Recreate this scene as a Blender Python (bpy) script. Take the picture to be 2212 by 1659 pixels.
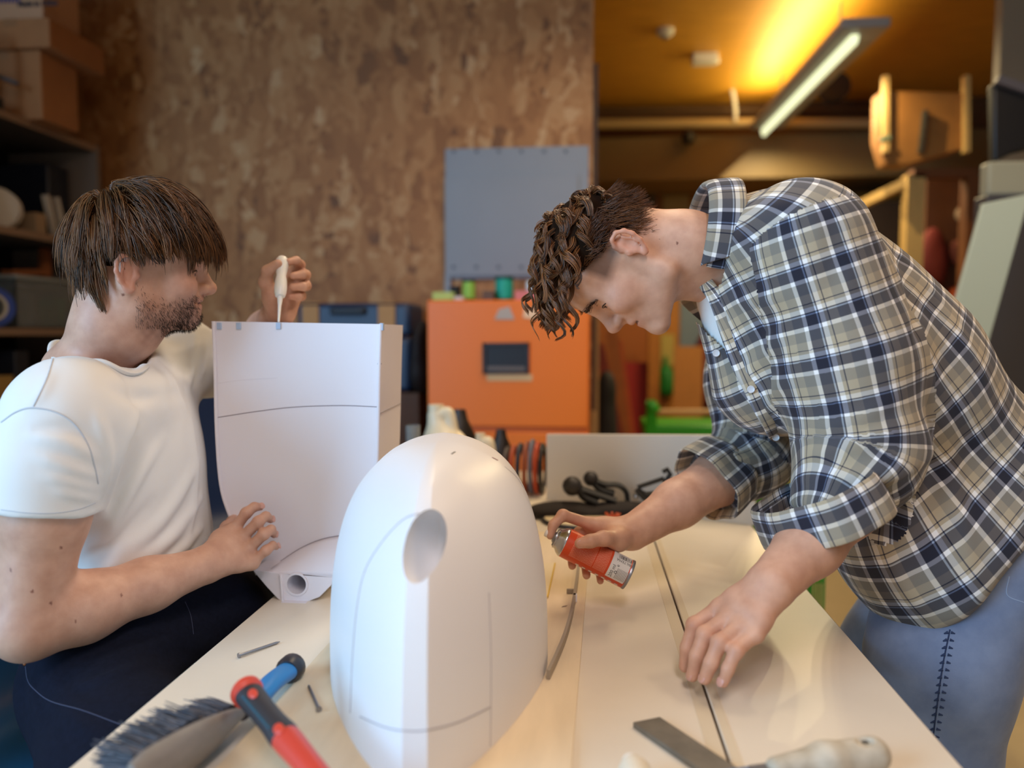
import bpy, bmesh, math, random
import numpy as np
from mathutils import Vector, Matrix

random.seed(7)
RNG = np.random.default_rng(7)
for _o in list(bpy.data.objects):
    bpy.data.objects.remove(_o, do_unlink=True)
SC = bpy.context.scene
COL = SC.collection

# ------------------------------------------------------------------ camera
F, CX, CY = 1650.0, 1106.0, 829.5
YAW, PITCH = math.radians(5.42), math.radians(3.73)
CAM = np.array([0.0, 0.0, 1.17])
FWD = np.array([-math.sin(YAW) * math.cos(PITCH), math.cos(YAW) * math.cos(PITCH), -math.sin(PITCH)])
RGT = np.array([math.cos(YAW), math.sin(YAW), 0.0])
UPV = np.cross(RGT, FWD)
cam = bpy.data.cameras.new('camera')
cam.sensor_width = 36.0
cam.sensor_fit = 'HORIZONTAL'
cam.lens = 36.0 * F / 2212.0
cam.clip_start, cam.clip_end = 0.02, 60
cam.dof.use_dof = True
cam.dof.focus_distance = 1.1
cam.dof.aperture_fstop = 1.9
camo = bpy.data.objects.new('camera', cam)
COL.objects.link(camo)
camo.matrix_world = Matrix(((RGT[0], UPV[0], -FWD[0], CAM[0]), (RGT[1], UPV[1], -FWD[1], CAM[1]),
                            (RGT[2], UPV[2], -FWD[2], CAM[2]), (0, 0, 0, 1)))
SC.camera = camo

# ------------------------------------------------------------------ world, lamps, exposure
W = bpy.data.worlds.new('world')
SC.world = W
W.use_nodes = True
W.node_tree.nodes['Background'].inputs[0].default_value = (0.55, 0.65, 0.85, 1)
W.node_tree.nodes['Background'].inputs[1].default_value = 0.05
SC.view_settings.view_transform = 'Standard'
SC.view_settings.look = 'None'
SC.view_settings.gamma = 1.0
SC.view_settings.use_curve_mapping = False
SC.view_settings.exposure = 0.16


def area(name, loc, target, sx, sy, power, color, spread=180):
    l = bpy.data.lights.new(name, 'AREA')
    l.shape, l.size, l.size_y = 'RECTANGLE', sx, sy
    l.energy, l.color, l.spread = power, color, math.radians(spread)
    o = bpy.data.objects.new(name, l)
    COL.objects.link(o)
    d = Vector(target) - Vector(loc)
    z = -d.normalized()
    y = Vector((0, 1, 0)) if abs(z.y) < 0.9 else Vector((0, 0, 1))
    x = y.cross(z).normalized()
    y = z.cross(x)
    o.matrix_world = Matrix(((x.x, y.x, z.x, loc[0]), (x.y, y.y, z.y, loc[1]), (x.z, y.z, z.z, loc[2]), (0, 0, 0, 1)))
    return o


# daylight through the big window in the left wall (behind and left of the camera)
area('window_daylight', (-2.60, -0.75, 1.62), (0.6, 1.0, 1.0), 2.3, 2.1, 158, (0.35, 0.65, 1.0))
# back and right fluorescent ceiling lamps of the near bay (above the frame), warm white
area('ceiling_lamp_back', (0.10, 2.20, 2.85), (0.05, 2.12, 0), 0.25, 1.5, 16, (1.0, 0.80, 0.55), 160)
area('ceiling_lamp_right', (1.5, 1.5, 2.85), (1.4, 1.5, 0), 0.25, 1.5, 18, (1.0, 0.80, 0.58), 150)
area('front_fill', (0.3, -0.7, 2.85), (0.2, -0.4, 0), 0.25, 1.5, 24, (1.0, 0.88, 0.90))  # added unseen fill behind the camera, brightens surfaces turned towards it

# ------------------------------------------------------------------ pixel -> place helpers
def ray(px, py):
    return FWD + (px - CX) / F * RGT - (py - CY) / F * UPV


def pd(px, py, d):
    return CAM + d * ray(px, py)


def pz(px, py, z):
    r = ray(px, py)
    return CAM + (z - CAM[2]) / r[2] * r


def py_(px, py, Y):
    r = ray(px, py)
    return CAM + Y / r[1] * r


def px_(px, py, X):
    r = ray(px, py)
    return CAM + X / r[0] * r


def nrm(v):
    v = np.asarray(v, float)
    return v / (np.linalg.norm(v) + 1e-12)


# ------------------------------------------------------------------ materials
def lin(c):
    c = [x / 255.0 for x in c]
    return tuple(x / 12.92 if x <= 0.04045 else ((x + 0.055) / 1.055) ** 2.4 for x in c)


MATS = {}


def mat(name, rgb, rough=0.6, metal=0.0, var=0.0, scale=20.0, bump=0.0, bscale=80.0, rgb2=None, trans=0.0,
        sheen=0.0, sss=0.0, stretch=None, emit=0.0, spec=0.5):
    if name in MATS:
        return MATS[name]
    m = bpy.data.materials.new(name)
    m.use_nodes = True
    nt = m.node_tree
    b = nt.nodes['Principled BSDF']
    col = lin(rgb)
    b.inputs['Base Color'].default_value = (*col, 1)
    b.inputs['Roughness'].default_value = rough
    b.inputs['Metallic'].default_value = metal
    b.inputs['Specular IOR Level'].default_value = spec
    if trans:
        b.inputs['Transmission Weight'].default_value = trans
    if sheen:
        b.inputs['Sheen Weight'].default_value = sheen
    if sss:
        b.inputs['Subsurface Weight'].default_value = sss
        b.inputs['Subsurface Radius'].default_value = (1.0, 0.35, 0.2)
        b.inputs['Subsurface Scale'].default_value = 0.008
    if emit:
        b.inputs['Emission Color'].default_value = (*col, 1)
        b.inputs['Emission Strength'].default_value = emit
    if var or bump or rgb2:
        tc = nt.nodes.new('ShaderNodeTexCoord')
        mp = nt.nodes.new('ShaderNodeMapping')
        nt.links.new(tc.outputs['Object'], mp.inputs[0])
        if stretch:
            mp.inputs['Scale'].default_value = stretch
    if var or rgb2:
        n = nt.nodes.new('ShaderNodeTexNoise')
        n.inputs['Scale'].default_value = scale
        n.inputs['Detail'].default_value = 5
        n.inputs['Roughness'].default_value = 0.6
        nt.links.new(mp.outputs[0], n.inputs['Vector'])
        cr = nt.nodes.new('ShaderNodeValToRGB')
        c2 = lin(rgb2) if rgb2 else tuple(min(1, x * (1 + var)) for x in col)
        c1 = col if rgb2 else tuple(x * (1 - var) for x in col)
        cr.color_ramp.elements[0].position, cr.color_ramp.elements[1].position = 0.32, 0.68
        cr.color_ramp.elements[0].color, cr.color_ramp.elements[1].color = (*c1, 1), (*c2, 1)
        nt.links.new(n.outputs['Fac'], cr.inputs[0])
        nt.links.new(cr.outputs[0], b.inputs['Base Color'])
    if bump:
        n2 = nt.nodes.new('ShaderNodeTexNoise')
        n2.inputs['Scale'].default_value = bscale
        n2.inputs['Detail'].default_value = 3
        nt.links.new(mp.outputs[0], n2.inputs['Vector'])
        bp = nt.nodes.new('ShaderNodeBump')
        bp.inputs['Strength'].default_value = bump
        bp.inputs['Distance'].default_value = 0.002
        nt.links.new(n2.outputs['Fac'], bp.inputs['Height'])
        nt.links.new(bp.outputs[0], b.inputs['Normal'])
    MATS[name] = m
    return m


def node(nt, t, **kw):
    n = nt.nodes.new(t)
    for k, v in kw.items():
        setattr(n, k, v)
    return n


def ramp(nt, stops, interp='LINEAR'):
    cr = nt.nodes.new('ShaderNodeValToRGB')
    cr.color_ramp.interpolation = interp
    el = cr.color_ramp.elements
    while len(el) < len(stops):
        el.new(0.5)
    for e, (p, c) in zip(el, stops):
        e.position = p
        e.color = (*c, 1)
    return cr


def osb_material():
    m = bpy.data.materials.new('oriented_strand_board')
    m.use_nodes = True
    nt = m.node_tree
    b = nt.nodes['Principled BSDF']
    tc = node(nt, 'ShaderNodeTexCoord')
    warp = node(nt, 'ShaderNodeTexNoise')
    warp.inputs['Scale'].default_value = 5
    nt.links.new(tc.outputs['Object'], warp.inputs['Vector'])
    add = node(nt, 'ShaderNodeMixRGB', blend_type='ADD')
    add.inputs[0].default_value = 0.12
    nt.links.new(tc.outputs['Object'], add.inputs[1])
    nt.links.new(warp.outputs['Color'], add.inputs[2])
    outs = []
    for rot, sc in ((0.5, (16, 16, 7)), (-0.6, (18, 16, 6)), (1.35, (15, 16, 7))):
        mp = node(nt, 'ShaderNodeMapping')
        mp.inputs['Rotation'].default_value = (0, rot, 0)
        mp.inputs['Scale'].default_value = sc
        nt.links.new(add.outputs[0], mp.inputs[0])
        v = node(nt, 'ShaderNodeTexVoronoi')
        v.inputs['Scale'].default_value = 1.0
        nt.links.new(mp.outputs[0], v.inputs['Vector'])
        outs.append(v)
    sel = node(nt, 'ShaderNodeTexNoise')
    sel.inputs['Scale'].default_value = 9
    nt.links.new(tc.outputs['Object'], sel.inputs['Vector'])
    m1 = node(nt, 'ShaderNodeMixRGB')
    m2 = node(nt, 'ShaderNodeMixRGB')
    r1 = ramp(nt, [(0.42, (0, 0, 0)), (0.5, (1, 1, 1))])
    r2 = ramp(nt, [(0.52, (0, 0, 0)), (0.6, (1, 1, 1))])
    nt.links.new(sel.outputs['Fac'], r1.inputs[0])
    nt.links.new(sel.outputs['Fac'], r2.inputs[0])
    nt.links.new(r1.outputs[0], m1.inputs[0])
    nt.links.new(outs[0].outputs['Color'], m1.inputs[1])
    nt.links.new(outs[1].outputs['Color'], m1.inputs[2])
    nt.links.new(r2.outputs[0], m2.inputs[0])
    nt.links.new(m1.outputs[0], m2.inputs[1])
    nt.links.new(outs[2].outputs['Color'], m2.inputs[2])
    sep = node(nt, 'ShaderNodeSeparateColor')
    nt.links.new(m2.outputs[0], sep.inputs[0])
    cr = ramp(nt, [(0.0, lin((112, 70, 34))), (0.12, lin((146, 94, 48))), (0.55, lin((168, 114, 64))), (0.86, lin((180, 130, 80))), (1.0, lin((198, 156, 110)))])
    nt.links.new(sep.outputs[0], cr.inputs[0])
    nt.links.new(cr.outputs[0], b.inputs['Base Color'])
    b.inputs['Roughness'].default_value = 0.62
    return m


def plaid_material(name='plaid_cotton', period=0.062):
    """woven check from the cloth's own UV (metres along and around the limb)"""
    m = bpy.data.materials.new(name)
    m.use_nodes = True
    nt = m.node_tree
    b = nt.nodes['Principled BSDF']
    uv = node(nt, 'ShaderNodeUVMap', uv_map='cloth')
    sep = node(nt, 'ShaderNodeSeparateXYZ')
    nt.links.new(uv.outputs[0], sep.inputs[0])
    tan, grey, navy, white, blue = lin((176, 160, 132)), lin((128, 122, 110)), lin((20, 22, 40)), lin((240, 236, 230)), lin((150, 168, 196))
    stops = [(0.0, tan), (0.18, tan), (0.185, navy), (0.205, navy), (0.21, tan), (0.27, tan), (0.28, white), (0.37, white), (0.375, navy),
             (0.40, navy), (0.405, blue), (0.43, blue), (0.435, navy), (0.66, navy), (0.67, white), (0.75, white), (0.76, grey), (0.99, grey), (1.0, tan)]
    cs = []
    for k in (0, 1):
        mul = node(nt, 'ShaderNodeMath', operation='MULTIPLY')
        mul.inputs[1].default_value = 1.0 / period
        nt.links.new(sep.outputs[k], mul.inputs[0])
        fr = node(nt, 'ShaderNodeMath', operation='FRACT')
        nt.links.new(mul.outputs[0], fr.inputs[0])
        cr = ramp(nt, stops, 'LINEAR')
        nt.links.new(fr.outputs[0], cr.inputs[0])
        cs.append(cr)
    mx = node(nt, 'ShaderNodeMixRGB')
    mx.inputs[0].default_value = 0.5
    nt.links.new(cs[0].outputs[0], mx.inputs[1])
    nt.links.new(cs[1].outputs[0], mx.inputs[2])
    ml = node(nt, 'ShaderNodeMixRGB', blend_type='MULTIPLY')
    ml.inputs[0].default_value = 1.0
    nt.links.new(cs[0].outputs[0], ml.inputs[1])
    nt.links.new(cs[1].outputs[0], ml.inputs[2])
    gm = node(nt, 'ShaderNodeGamma')
    gm.inputs[1].default_value = 0.5
    nt.links.new(ml.outputs[0], gm.inputs[0])
    fin = node(nt, 'ShaderNodeMixRGB')
    fin.inputs[0].default_value = 0.7
    nt.links.new(mx.outputs[0], fin.inputs[1])
    nt.links.new(gm.outputs[0], fin.inputs[2])
    nt.links.new(fin.outputs[0], b.inputs['Base Color'])
    b.inputs['Roughness'].default_value = 0.85
    b.inputs['Sheen Weight'].default_value = 0.15
    return m


def attr_material(name, attr='tint', rough=0.5, sss=0.12, bump=0.05, spec=0.4, bscale=600):
    m = bpy.data.materials.new(name)
    m.use_nodes = True
    nt = m.node_tree
    b = nt.nodes['Principled BSDF']
    a = node(nt, 'ShaderNodeAttribute', attribute_name=attr)
    tc = node(nt, 'ShaderNodeTexCoord')
    n = node(nt, 'ShaderNodeTexNoise')
    n.inputs['Scale'].default_value = 45
    n.inputs['Detail'].default_value = 6
    nt.links.new(tc.outputs['Object'], n.inputs['Vector'])
    cr = ramp(nt, [(0.3, (0.86, 0.80, 0.78)), (0.7, (1.06, 1.06, 1.06))])
    nt.links.new(n.outputs['Fac'], cr.inputs[0])
    mx = node(nt, 'ShaderNodeMixRGB', blend_type='MULTIPLY')
    mx.inputs[0].default_value = 1.0
    nt.links.new(a.outputs['Color'], mx.inputs[1])
    nt.links.new(cr.outputs[0], mx.inputs[2])
    nt.links.new(mx.outputs[0], b.inputs['Base Color'])
    b.inputs['Roughness'].default_value = rough
    b.inputs['Specular IOR Level'].default_value = spec
    if sss:
        b.inputs['Subsurface Weight'].default_value = sss
        b.inputs['Subsurface Radius'].default_value = (1.0, 0.36, 0.2)
        b.inputs['Subsurface Scale'].default_value = 0.006
    n2 = node(nt, 'ShaderNodeTexNoise')
    n2.inputs['Scale'].default_value = bscale
    nt.links.new(tc.outputs['Object'], n2.inputs['Vector'])
    bp = node(nt, 'ShaderNodeBump')
    bp.inputs['Strength'].default_value = bump
    bp.inputs['Distance'].default_value = 0.001
    nt.links.new(n2.outputs['Fac'], bp.inputs['Height'])
    nt.links.new(bp.outputs[0], b.inputs['Normal'])
    return m


def hair_material(name, rgb, rgb2, rough=0.42):
    m = bpy.data.materials.new(name)
    m.use_nodes = True
    nt = m.node_tree
    b = nt.nodes['Principled BSDF']
    a = node(nt, 'ShaderNodeAttribute', attribute_name='shade')
    cr = ramp(nt, [(0.0, lin(rgb)), (1.0, lin(rgb2))])
    nt.links.new(a.outputs['Fac'], cr.inputs[0])
    nt.links.new(cr.outputs[0], b.inputs['Base Color'])
    b.inputs['Roughness'].default_value = rough
    b.inputs['Specular IOR Level'].default_value = 0.55
    return m


# ------------------------------------------------------------------ object helpers
def worldloc(o):
    v = np.zeros(3)
    while o is not None:
        v += np.array(o.location)
        o = o.parent
    return v


def tag(o, label=None, cat=None, group=None, kind=None):
    if label:
        o['label'] = label
    if cat:
        o['category'] = cat
    if group:
        o['group'] = group
    if kind:
        o['kind'] = kind
    return o


def thing(name, loc, label, cat, group=None):
    o = bpy.data.objects.new(name, None)
    o.empty_display_size = 0.05
    COL.objects.link(o)
    o.location = tuple(float(x) for x in loc)
    return tag(o, label, cat, group)


def mesh_object(name, V, faces, m, parent=None, smooth=True, origin=None):
    """V in world metres; faces list of tuples or an (n,4) array"""
    V = np.asarray(V, float)
    if parent is not None:
        base = worldloc(parent)
    elif origin is not None:
        base = np.asarray(origin, float)
    else:
        base = np.array([V[:, 0].mean(), V[:, 1].mean(), V[:, 2].min()])
    me = bpy.data.meshes.new(name)
    if isinstance(faces, np.ndarray):
        n = len(faces)
        k = faces.shape[1]
        me.vertices.add(len(V))
        me.vertices.foreach_set('co', (V - base).astype(np.float32).ravel())
        me.loops.add(n * k)
        me.loops.foreach_set('vertex_index', faces.astype(np.int32).ravel())
        me.polygons.add(n)
        me.polygons.foreach_set('loop_start', np.arange(0, n * k, k, dtype=np.int32))
        me.update(calc_edges=True)
        me.validate()
    else:
        me.from_pydata([tuple(v) for v in (V - base)], [], faces)
        me.update()
    if smooth:
        me.polygons.foreach_set('use_smooth', np.ones(len(me.polygons), dtype=bool))
    o = bpy.data.objects.new(name, me)
    COL.objects.link(o)
    if parent is not None:
        o.parent = parent
    else:
        o.location = tuple(base)
    for mm in (m if isinstance(m, (list, tuple)) else [m]):
        me.materials.append(mm)
    return o


def frame_from(axis, ref=(0, 0, 1)):
    z = nrm(axis)
    r = np.asarray(ref, float)
    if abs(np.dot(z, nrm(r))) > 0.97:
        r = np.array([1.0, 0, 0]) if abs(z[0]) < 0.9 else np.array([0, 1.0, 0])
    x = nrm(np.cross(r, z))
    return x, np.cross(z, x), z


class MB:
    def __init__(s):
        s.V, s.F = [], []

    def add(s, V, Fc):
        b = len(s.V)
        s.V += [tuple(float(c) for c in v) for v in V]
        s.F += [tuple(i + b for i in f) for f in Fc]
        return s

    def box(s, c, size, ex=(1, 0, 0), ey=(0, 1, 0), ez=None, taper=1.0):
        c, ex, ey = np.asarray(c, float), nrm(ex), nrm(ey)
        ez = np.cross(ex, ey) if ez is None else nrm(ez)
        V = []
        for k in (-1, 1):
            t = taper if k == 1 else 1.0
            for i, j in ((-1, -1), (1, -1), (1, 1), (-1, 1)):
                V.append(c + ex * i * size[0] / 2 * t + ey * j * size[1] / 2 * t + ez * k * size[2] / 2)
        return s.add(V, [(3, 2, 1, 0), (4, 5, 6, 7), (0, 1, 5, 4), (1, 2, 6, 5), (2, 3, 7, 6), (3, 0, 4, 7)])

    def bar(s, a, b, w, h, ref=(0, 0, 1)):
        a, b = np.asarray(a, float), np.asarray(b, float)
        x, y, z = frame_from(b - a, ref)
        return s.box((a + b) / 2, (w, h, np.linalg.norm(b - a)), x, y, z)

    def tube(s, path, r, n=10, caps=True, flat=1.0, ref=None, closed=False):
        P = np.asarray(path, float)
        m = len(P)
        R = np.broadcast_to(np.asarray(r, float), (m,))
        T = np.roll(P, -1, 0) - np.roll(P, 1, 0) if closed else np.gradient(P, axis=0)
        up = None
        V = []
        for i in range(m):
            t = nrm(T[i])
            if up is None:
                x, y, _ = frame_from(t, ref if ref is not None else (0, 0, 1))
            else:
                x = nrm(up - t * np.dot(up, t))
                y = np.cross(t, x)
            up = x
            for k in range(n):
                a = 2 * math.pi * k / n
                V.append(P[i] + R[i] * (x * math.cos(a) + y * math.sin(a) * flat))
        Fc = []
        for i in range(m if closed else m - 1):
            i2 = (i + 1) % m
            for k in range(n):
                k2 = (k + 1) % n
                Fc.append((i * n + k, i * n + k2, i2 * n + k2, i2 * n + k))
        if caps and not closed:
            Fc.append(tuple(range(n - 1, -1, -1)))
            Fc.append(tuple(range((m - 1) * n, m * n)))
        return s.add(V, Fc)

    def cyl(s, a, b, r, n=24, r2=None):
        a, b = np.asarray(a, float), np.asarray(b, float)
        return s.tube([a, b], [r, r if r2 is None else r2], n)

    def lathe(s, base, axis, prof, n=32, ref=(0, 0, 1), sx=1.0, sy=1.0):
        """prof: list of (r, h) from bottom to top along the axis"""
        x, y, z = frame_from(axis, ref)
        base = np.asarray(base, float)
        V, Fc = [], []
        for r, h in prof:
            for k in range(n):
                a = 2 * math.pi * k / n
                V.append(base + z * h + max(r, 1e-5) * (x * math.cos(a) * sx + y * math.sin(a) * sy))
        for i in range(len(prof) - 1):
            for k in range(n):
                k2 = (k + 1) % n
                Fc.append((i * n + k, i * n + k2, (i + 1) * n + k2, (i + 1) * n + k))
        if prof[0] != prof[-1]:
            Fc.append(tuple(range(n - 1, -1, -1)))
            Fc.append(tuple(range((len(prof) - 1) * n, len(prof) * n)))
        return s.add(V, Fc)

    def prism(s, pts, vec):
        """closed outline (list of 3-D points) swept along vec"""
        P = [np.asarray(p, float) for p in pts]
        n = len(P)
        v = np.asarray(vec, float)
        return s.add(P + [p + v for p in P],
                     [tuple(range(n - 1, -1, -1)), tuple(range(n, 2 * n))] +
                     [(i, (i + 1) % n, n + (i + 1) % n, n + i) for i in range(n)])

    def sphere(s, c, r, n=16, sc=(1, 1, 1), axes=None):
        c = np.asarray(c, float)
        A = np.eye(3) if axes is None else np.asarray(axes, float)
        V, Fc = [], []
        m = n // 2
        for i in range(m + 1):
            th = math.pi * i / m
            for k in range(n):
                ph = 2 * math.pi * k / n
                q = np.array([math.sin(th) * math.cos(ph) * sc[0], math.sin(th) * math.sin(ph) * sc[1], math.cos(th) * sc[2]]) * r
                V.append(c + q @ A)
        for i in range(m):
            for k in range(n):
                k2 = (k + 1) % n
                Fc.append((i * n + k, (i + 1) * n + k, (i + 1) * n + k2, i * n + k2))
        return s.add(V, Fc)

    def build(s, name, m, parent=None, smooth=False, bevel=0.0, seg=2, label=None, cat=None, group=None, kind=None, origin=None, auto=None):
        o = mesh_object(name, s.V, s.F, m, parent, smooth, origin)
        bm = bmesh.new()
        bm.from_mesh(o.data)
        bmesh.ops.remove_doubles(bm, verts=bm.verts, dist=1e-6)
        bmesh.ops.recalc_face_normals(bm, faces=bm.faces)
        bm.to_mesh(o.data)
        bm.free()
        if smooth:
            o.data.set_sharp_from_angle(angle=math.radians(auto or 40))
        if bevel:
            bv = o.modifiers.new('bevel', 'BEVEL')
            bv.width, bv.segments, bv.limit_method = bevel, seg, 'ANGLE'
            bv.harden_normals = False
            o.data.polygons.foreach_set('use_smooth', np.ones(len(o.data.polygons), dtype=bool))
            o.data.set_sharp_from_angle(angle=math.radians(40))
        return tag(o, label, cat, group, kind)


def bez(pts, n=24):
    """Catmull-Rom through the points"""
    P = [np.asarray(p, float) for p in pts]
    P = [2 * P[0] - P[1]] + P + [2 * P[-1] - P[-2]]
    out = []
    segs = len(P) - 3
    per = max(2, n // segs)
    for i in range(segs):
        p0, p1, p2, p3 = P[i:i + 4]
        for t in np.linspace(0, 1, per, endpoint=False):
            out.append(0.5 * (2 * p1 + (p2 - p0) * t + (2 * p0 - 5 * p1 + 4 * p2 - p3) * t * t + (3 * p1 - p0 - 3 * p2 + p3) * t ** 3))
    out.append(P[-2])
    return np.array(out)


def text_mesh(body, size, align='LEFT', bold=0.0):
    cu = bpy.data.curves.new('lettering', 'FONT')
    cu.body, cu.size, cu.align_x = body, size, align
    cu.resolution_u = 2
    cu.offset = bold
    ob = bpy.data.objects.new('lettering', cu)
    me = bpy.data.meshes.new_from_object(ob)
    V = np.array([v.co for v in me.vertices])
    Fc = [tuple(p.vertices) for p in me.polygons]
    bpy.data.objects.remove(ob)
    bpy.data.meshes.remove(me)
    bpy.data.curves.remove(cu)
    return V, Fc


# ------------------------------------------------------------------ implicit surfaces (smooth unions, surface nets)
class Field:
    def __init__(s):
        s.p = []
        s.disp = None

    def rc(s, a, b, r1, r2=None, k=0.01, sub=False):
        a, b = np.asarray(a, float), np.asarray(b, float)
        r2 = r1 if r2 is None else r2
        s.p.append(('rc', (a, b, r1, r2), k, sub, (a + b) / 2, np.linalg.norm(b - a) / 2 + max(r1, r2)))
        return s

    def el(s, c, r, A=None, k=0.01, sub=False):
        """A: rows are the ellipsoid's own axes in world space"""
        c = np.asarray(c, float)
        A = np.eye(3) if A is None else np.asarray(A, float)
        s.p.append(('el', (c, np.asarray(r, float), A), k, sub, c, max(r)))
        return s

    def cone_cut(s, a, b, r1, r2, pt, n, k=0.01):
        """round cone whose far end is cut flat by a plane"""
        a, b = np.asarray(a, float), np.asarray(b, float)
        s.p.append(('rcp', (a, b, r1, r2, np.asarray(pt, float), nrm(n)), k, False, (a + b) / 2, np.linalg.norm(b - a) / 2 + max(r1, r2)))
        return s

    def plane(s, pt, n, k=0.01):
        """cuts away the side n points to"""
        s.p.append(('pl', (np.asarray(pt, float), nrm(n)), k, True, np.asarray(pt, float), 1e9))
        return s

    @staticmethod
    def _d(kind, a, P):
        if kind == 'rc':
            A, B, r1, r2 = a
            ba = B - A
            L = ba @ ba
            pa = P - A
            t = np.clip(pa @ ba / (L + 1e-12), 0, 1)
            return np.sqrt(((pa - t[:, None] * ba) ** 2).sum(1)) - (r1 + t * (r2 - r1))
        if kind == 'rcp':
            d = Field._d('rc', a[:4], P)
            e = (P - a[4]) @ a[5]
            h = np.maximum(0.006 - np.abs(d - e), 0) / 0.006
            return np.maximum(d, e) + h * h * 0.006 / 4
        if kind == 'el':
            c, r, A = a
            q = (P - c) @ A.T
            k0 = np.sqrt(((q / r) ** 2).sum(1))
            k1 = np.sqrt(((q / r ** 2) ** 2).sum(1)) + 1e-9
            return k0 * (k0 - 1) / k1
        pt, n = a
        return -((P - pt) @ n)

    def val(s, P, cull=None):
        d = None
        for kind, a, k, sub, c, R in s.p:
            if cull is not None and kind != 'pl':
                if np.linalg.norm(cull[0] - c) - R > cull[1] + k + 0.012:
                    continue
            if sub:
                if d is None:
                    continue
                e = -Field._d(kind, a, P)
                if kind == 'pl':
                    pass
                h = np.maximum(k - np.abs(d - e), 0) / k
                d = np.maximum(d, e) + h * h * k / 4
            else:
                e = Field._d(kind, a, P)
                if d is None:
                    d = e
                else:
                    h = np.maximum(k - np.abs(d - e), 0) / k
                    d = np.minimum(d, e) - h * h * k / 4
        if d is None:
            return np.full(len(P), 1.0)
        if s.disp is not None:
            d = d + s.disp(P)
        return d

    def mesh(s, h=0.0025, B=16, smooth=1):
        adds = [p for p in s.p if not p[3]]
        lo = np.min([p[4] - p[5] for p in adds], 0) - 4 * h
        hi = np.max([p[4] + p[5] for p in adds], 0) + 4 * h
        nb = np.ceil((hi - lo) / (h * B)).astype(int)
        N = nb * B + 2
        hd = h * B * 0.87 + 2 * h
        ctr = np.stack(np.meshgrid(*[np.arange(n) for n in nb], indexing='ij'), -1).reshape(-1, 3)
        cpos = lo + (ctr + 0.5) * h * B
        near = np.zeros(len(ctr), bool)
        for p in adds:
            near |= (np.abs(Field._d(p[0], p[1], cpos)) < 1e9) & (Field._d(p[0], p[1], cpos) < hd * 1.35 + 0.02)
        g = np.stack(np.meshgrid(*[np.arange(B + 1)] * 3, indexing='ij'), -1).reshape(-1, 3)
        ids, pos, quads = [], [], []
        S = (B + 1, B + 1, B + 1)
        off = [(0, 0, 0), (1, 0, 0), (0, 1, 0), (1, 1, 0), (0, 0, 1), (1, 0, 1), (0, 1, 1), (1, 1, 1)]
        edges = [(i, j) for i in range(8) for j in range(i + 1, 8) if bin(i ^ j).count('1') == 1]
        mul = np.array([N[1] * N[2], N[2], 1], np.int64)
        for bidx, cp in zip(ctr[near], cpos[near]):
            d0 = s.val(cp[None], (cp, hd))[0]
            if abs(d0) > hd * 2.2 + 0.02:
                continue
            base = bidx * B
            P = lo + (base + g) * h
            D = s.val(P, (cp, hd)).reshape(S)
            sg = D < 0
            if sg.all() or not sg.any():
                continue
            c = [D[o[0]:o[0] + B, o[1]:o[1] + B, o[2]:o[2] + B] for o in off]
            cs = [x < 0 for x in c]
            cnt = sum(x.astype(np.int8) for x in cs)
            act = (cnt > 0) & (cnt < 8)
            ii = np.argwhere(act)
            if len(ii) == 0:
                continue
            vals = np.stack([x[act] for x in c], 1)
            acc = np.zeros((len(ii), 3))
            n = np.zeros(len(ii))
            O = np.array(off, float)
            for i, j in edges:
                a, b = vals[:, i], vals[:, j]
                cr = (a < 0) != (b < 0)
                t = np.where(cr, a / np.where(cr, a - b, 1), 0)
                acc += np.where(cr[:, None], O[i] + t[:, None] * (O[j] - O[i]), 0)
                n += cr
            loc = ii + acc / n[:, None]
            ids.append((ii + base) @ mul)
            pos.append(lo + (base + loc) * h)
            for ax in range(3):
                e = np.eye(3, dtype=int)[ax]
                u, v = np.eye(3, dtype=int)[(ax + 1) % 3], np.eye(3, dtype=int)[(ax + 2) % 3]
                A = sg[:B, :B, :B]
                Bq = sg[e[0]:e[0] + B, e[1]:e[1] + B, e[2]:e[2] + B]
                cr = np.argwhere(A != Bq)
                if len(cr) == 0:
                    continue
                w = cr + base
                ok = ((w[:, (ax + 1) % 3] > 0) & (w[:, (ax + 2) % 3] > 0))
                cr, w = cr[ok], w[ok]
                ins = A[cr[:, 0], cr[:, 1], cr[:, 2]]
                q = np.stack([(w - u - v) @ mul, (w - v) @ mul, w @ mul, (w - u) @ mul], 1)
                q[~ins] = q[~ins][:, ::-1]
                quads.append(q)
        ids, pos, quads = np.concatenate(ids), np.concatenate(pos), np.concatenate(quads)
        order = np.argsort(ids)
        sid = ids[order]
        k = np.searchsorted(sid, quads)
        k = np.clip(k, 0, len(sid) - 1)
        ok = (sid[k] == quads).all(1)
        Q = order[k[ok]]
        V = pos
        for _ in range(smooth):
            s1 = np.zeros_like(V)
            c1 = np.zeros(len(V))
            for i in range(4):
                a, b = Q[:, i], Q[:, (i + 1) % 4]
                np.add.at(s1, a, V[b])
                np.add.at(s1, b, V[a])
                np.add.at(c1, a, 1)
                np.add.at(c1, b, 1)
            V = 0.5 * V + 0.5 * s1 / np.maximum(c1, 1)[:, None]
        used = np.unique(Q)
        mp = np.zeros(len(V), np.int64)
        mp[used] = np.arange(len(used))
        return V[used], mp[Q].astype(np.int32)


def set_point_color(o, C, name='tint'):
    a = o.data.color_attributes.new(name, 'FLOAT_COLOR', 'POINT')
    a.data.foreach_set('color', np.concatenate([C, np.ones((len(C), 1))], 1).astype(np.float32).ravel())


def set_point_float(o, C, name='shade'):
    a = o.data.attributes.new(name, 'FLOAT', 'POINT')
    a.data.foreach_set('value', np.asarray(C, np.float32))


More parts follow.
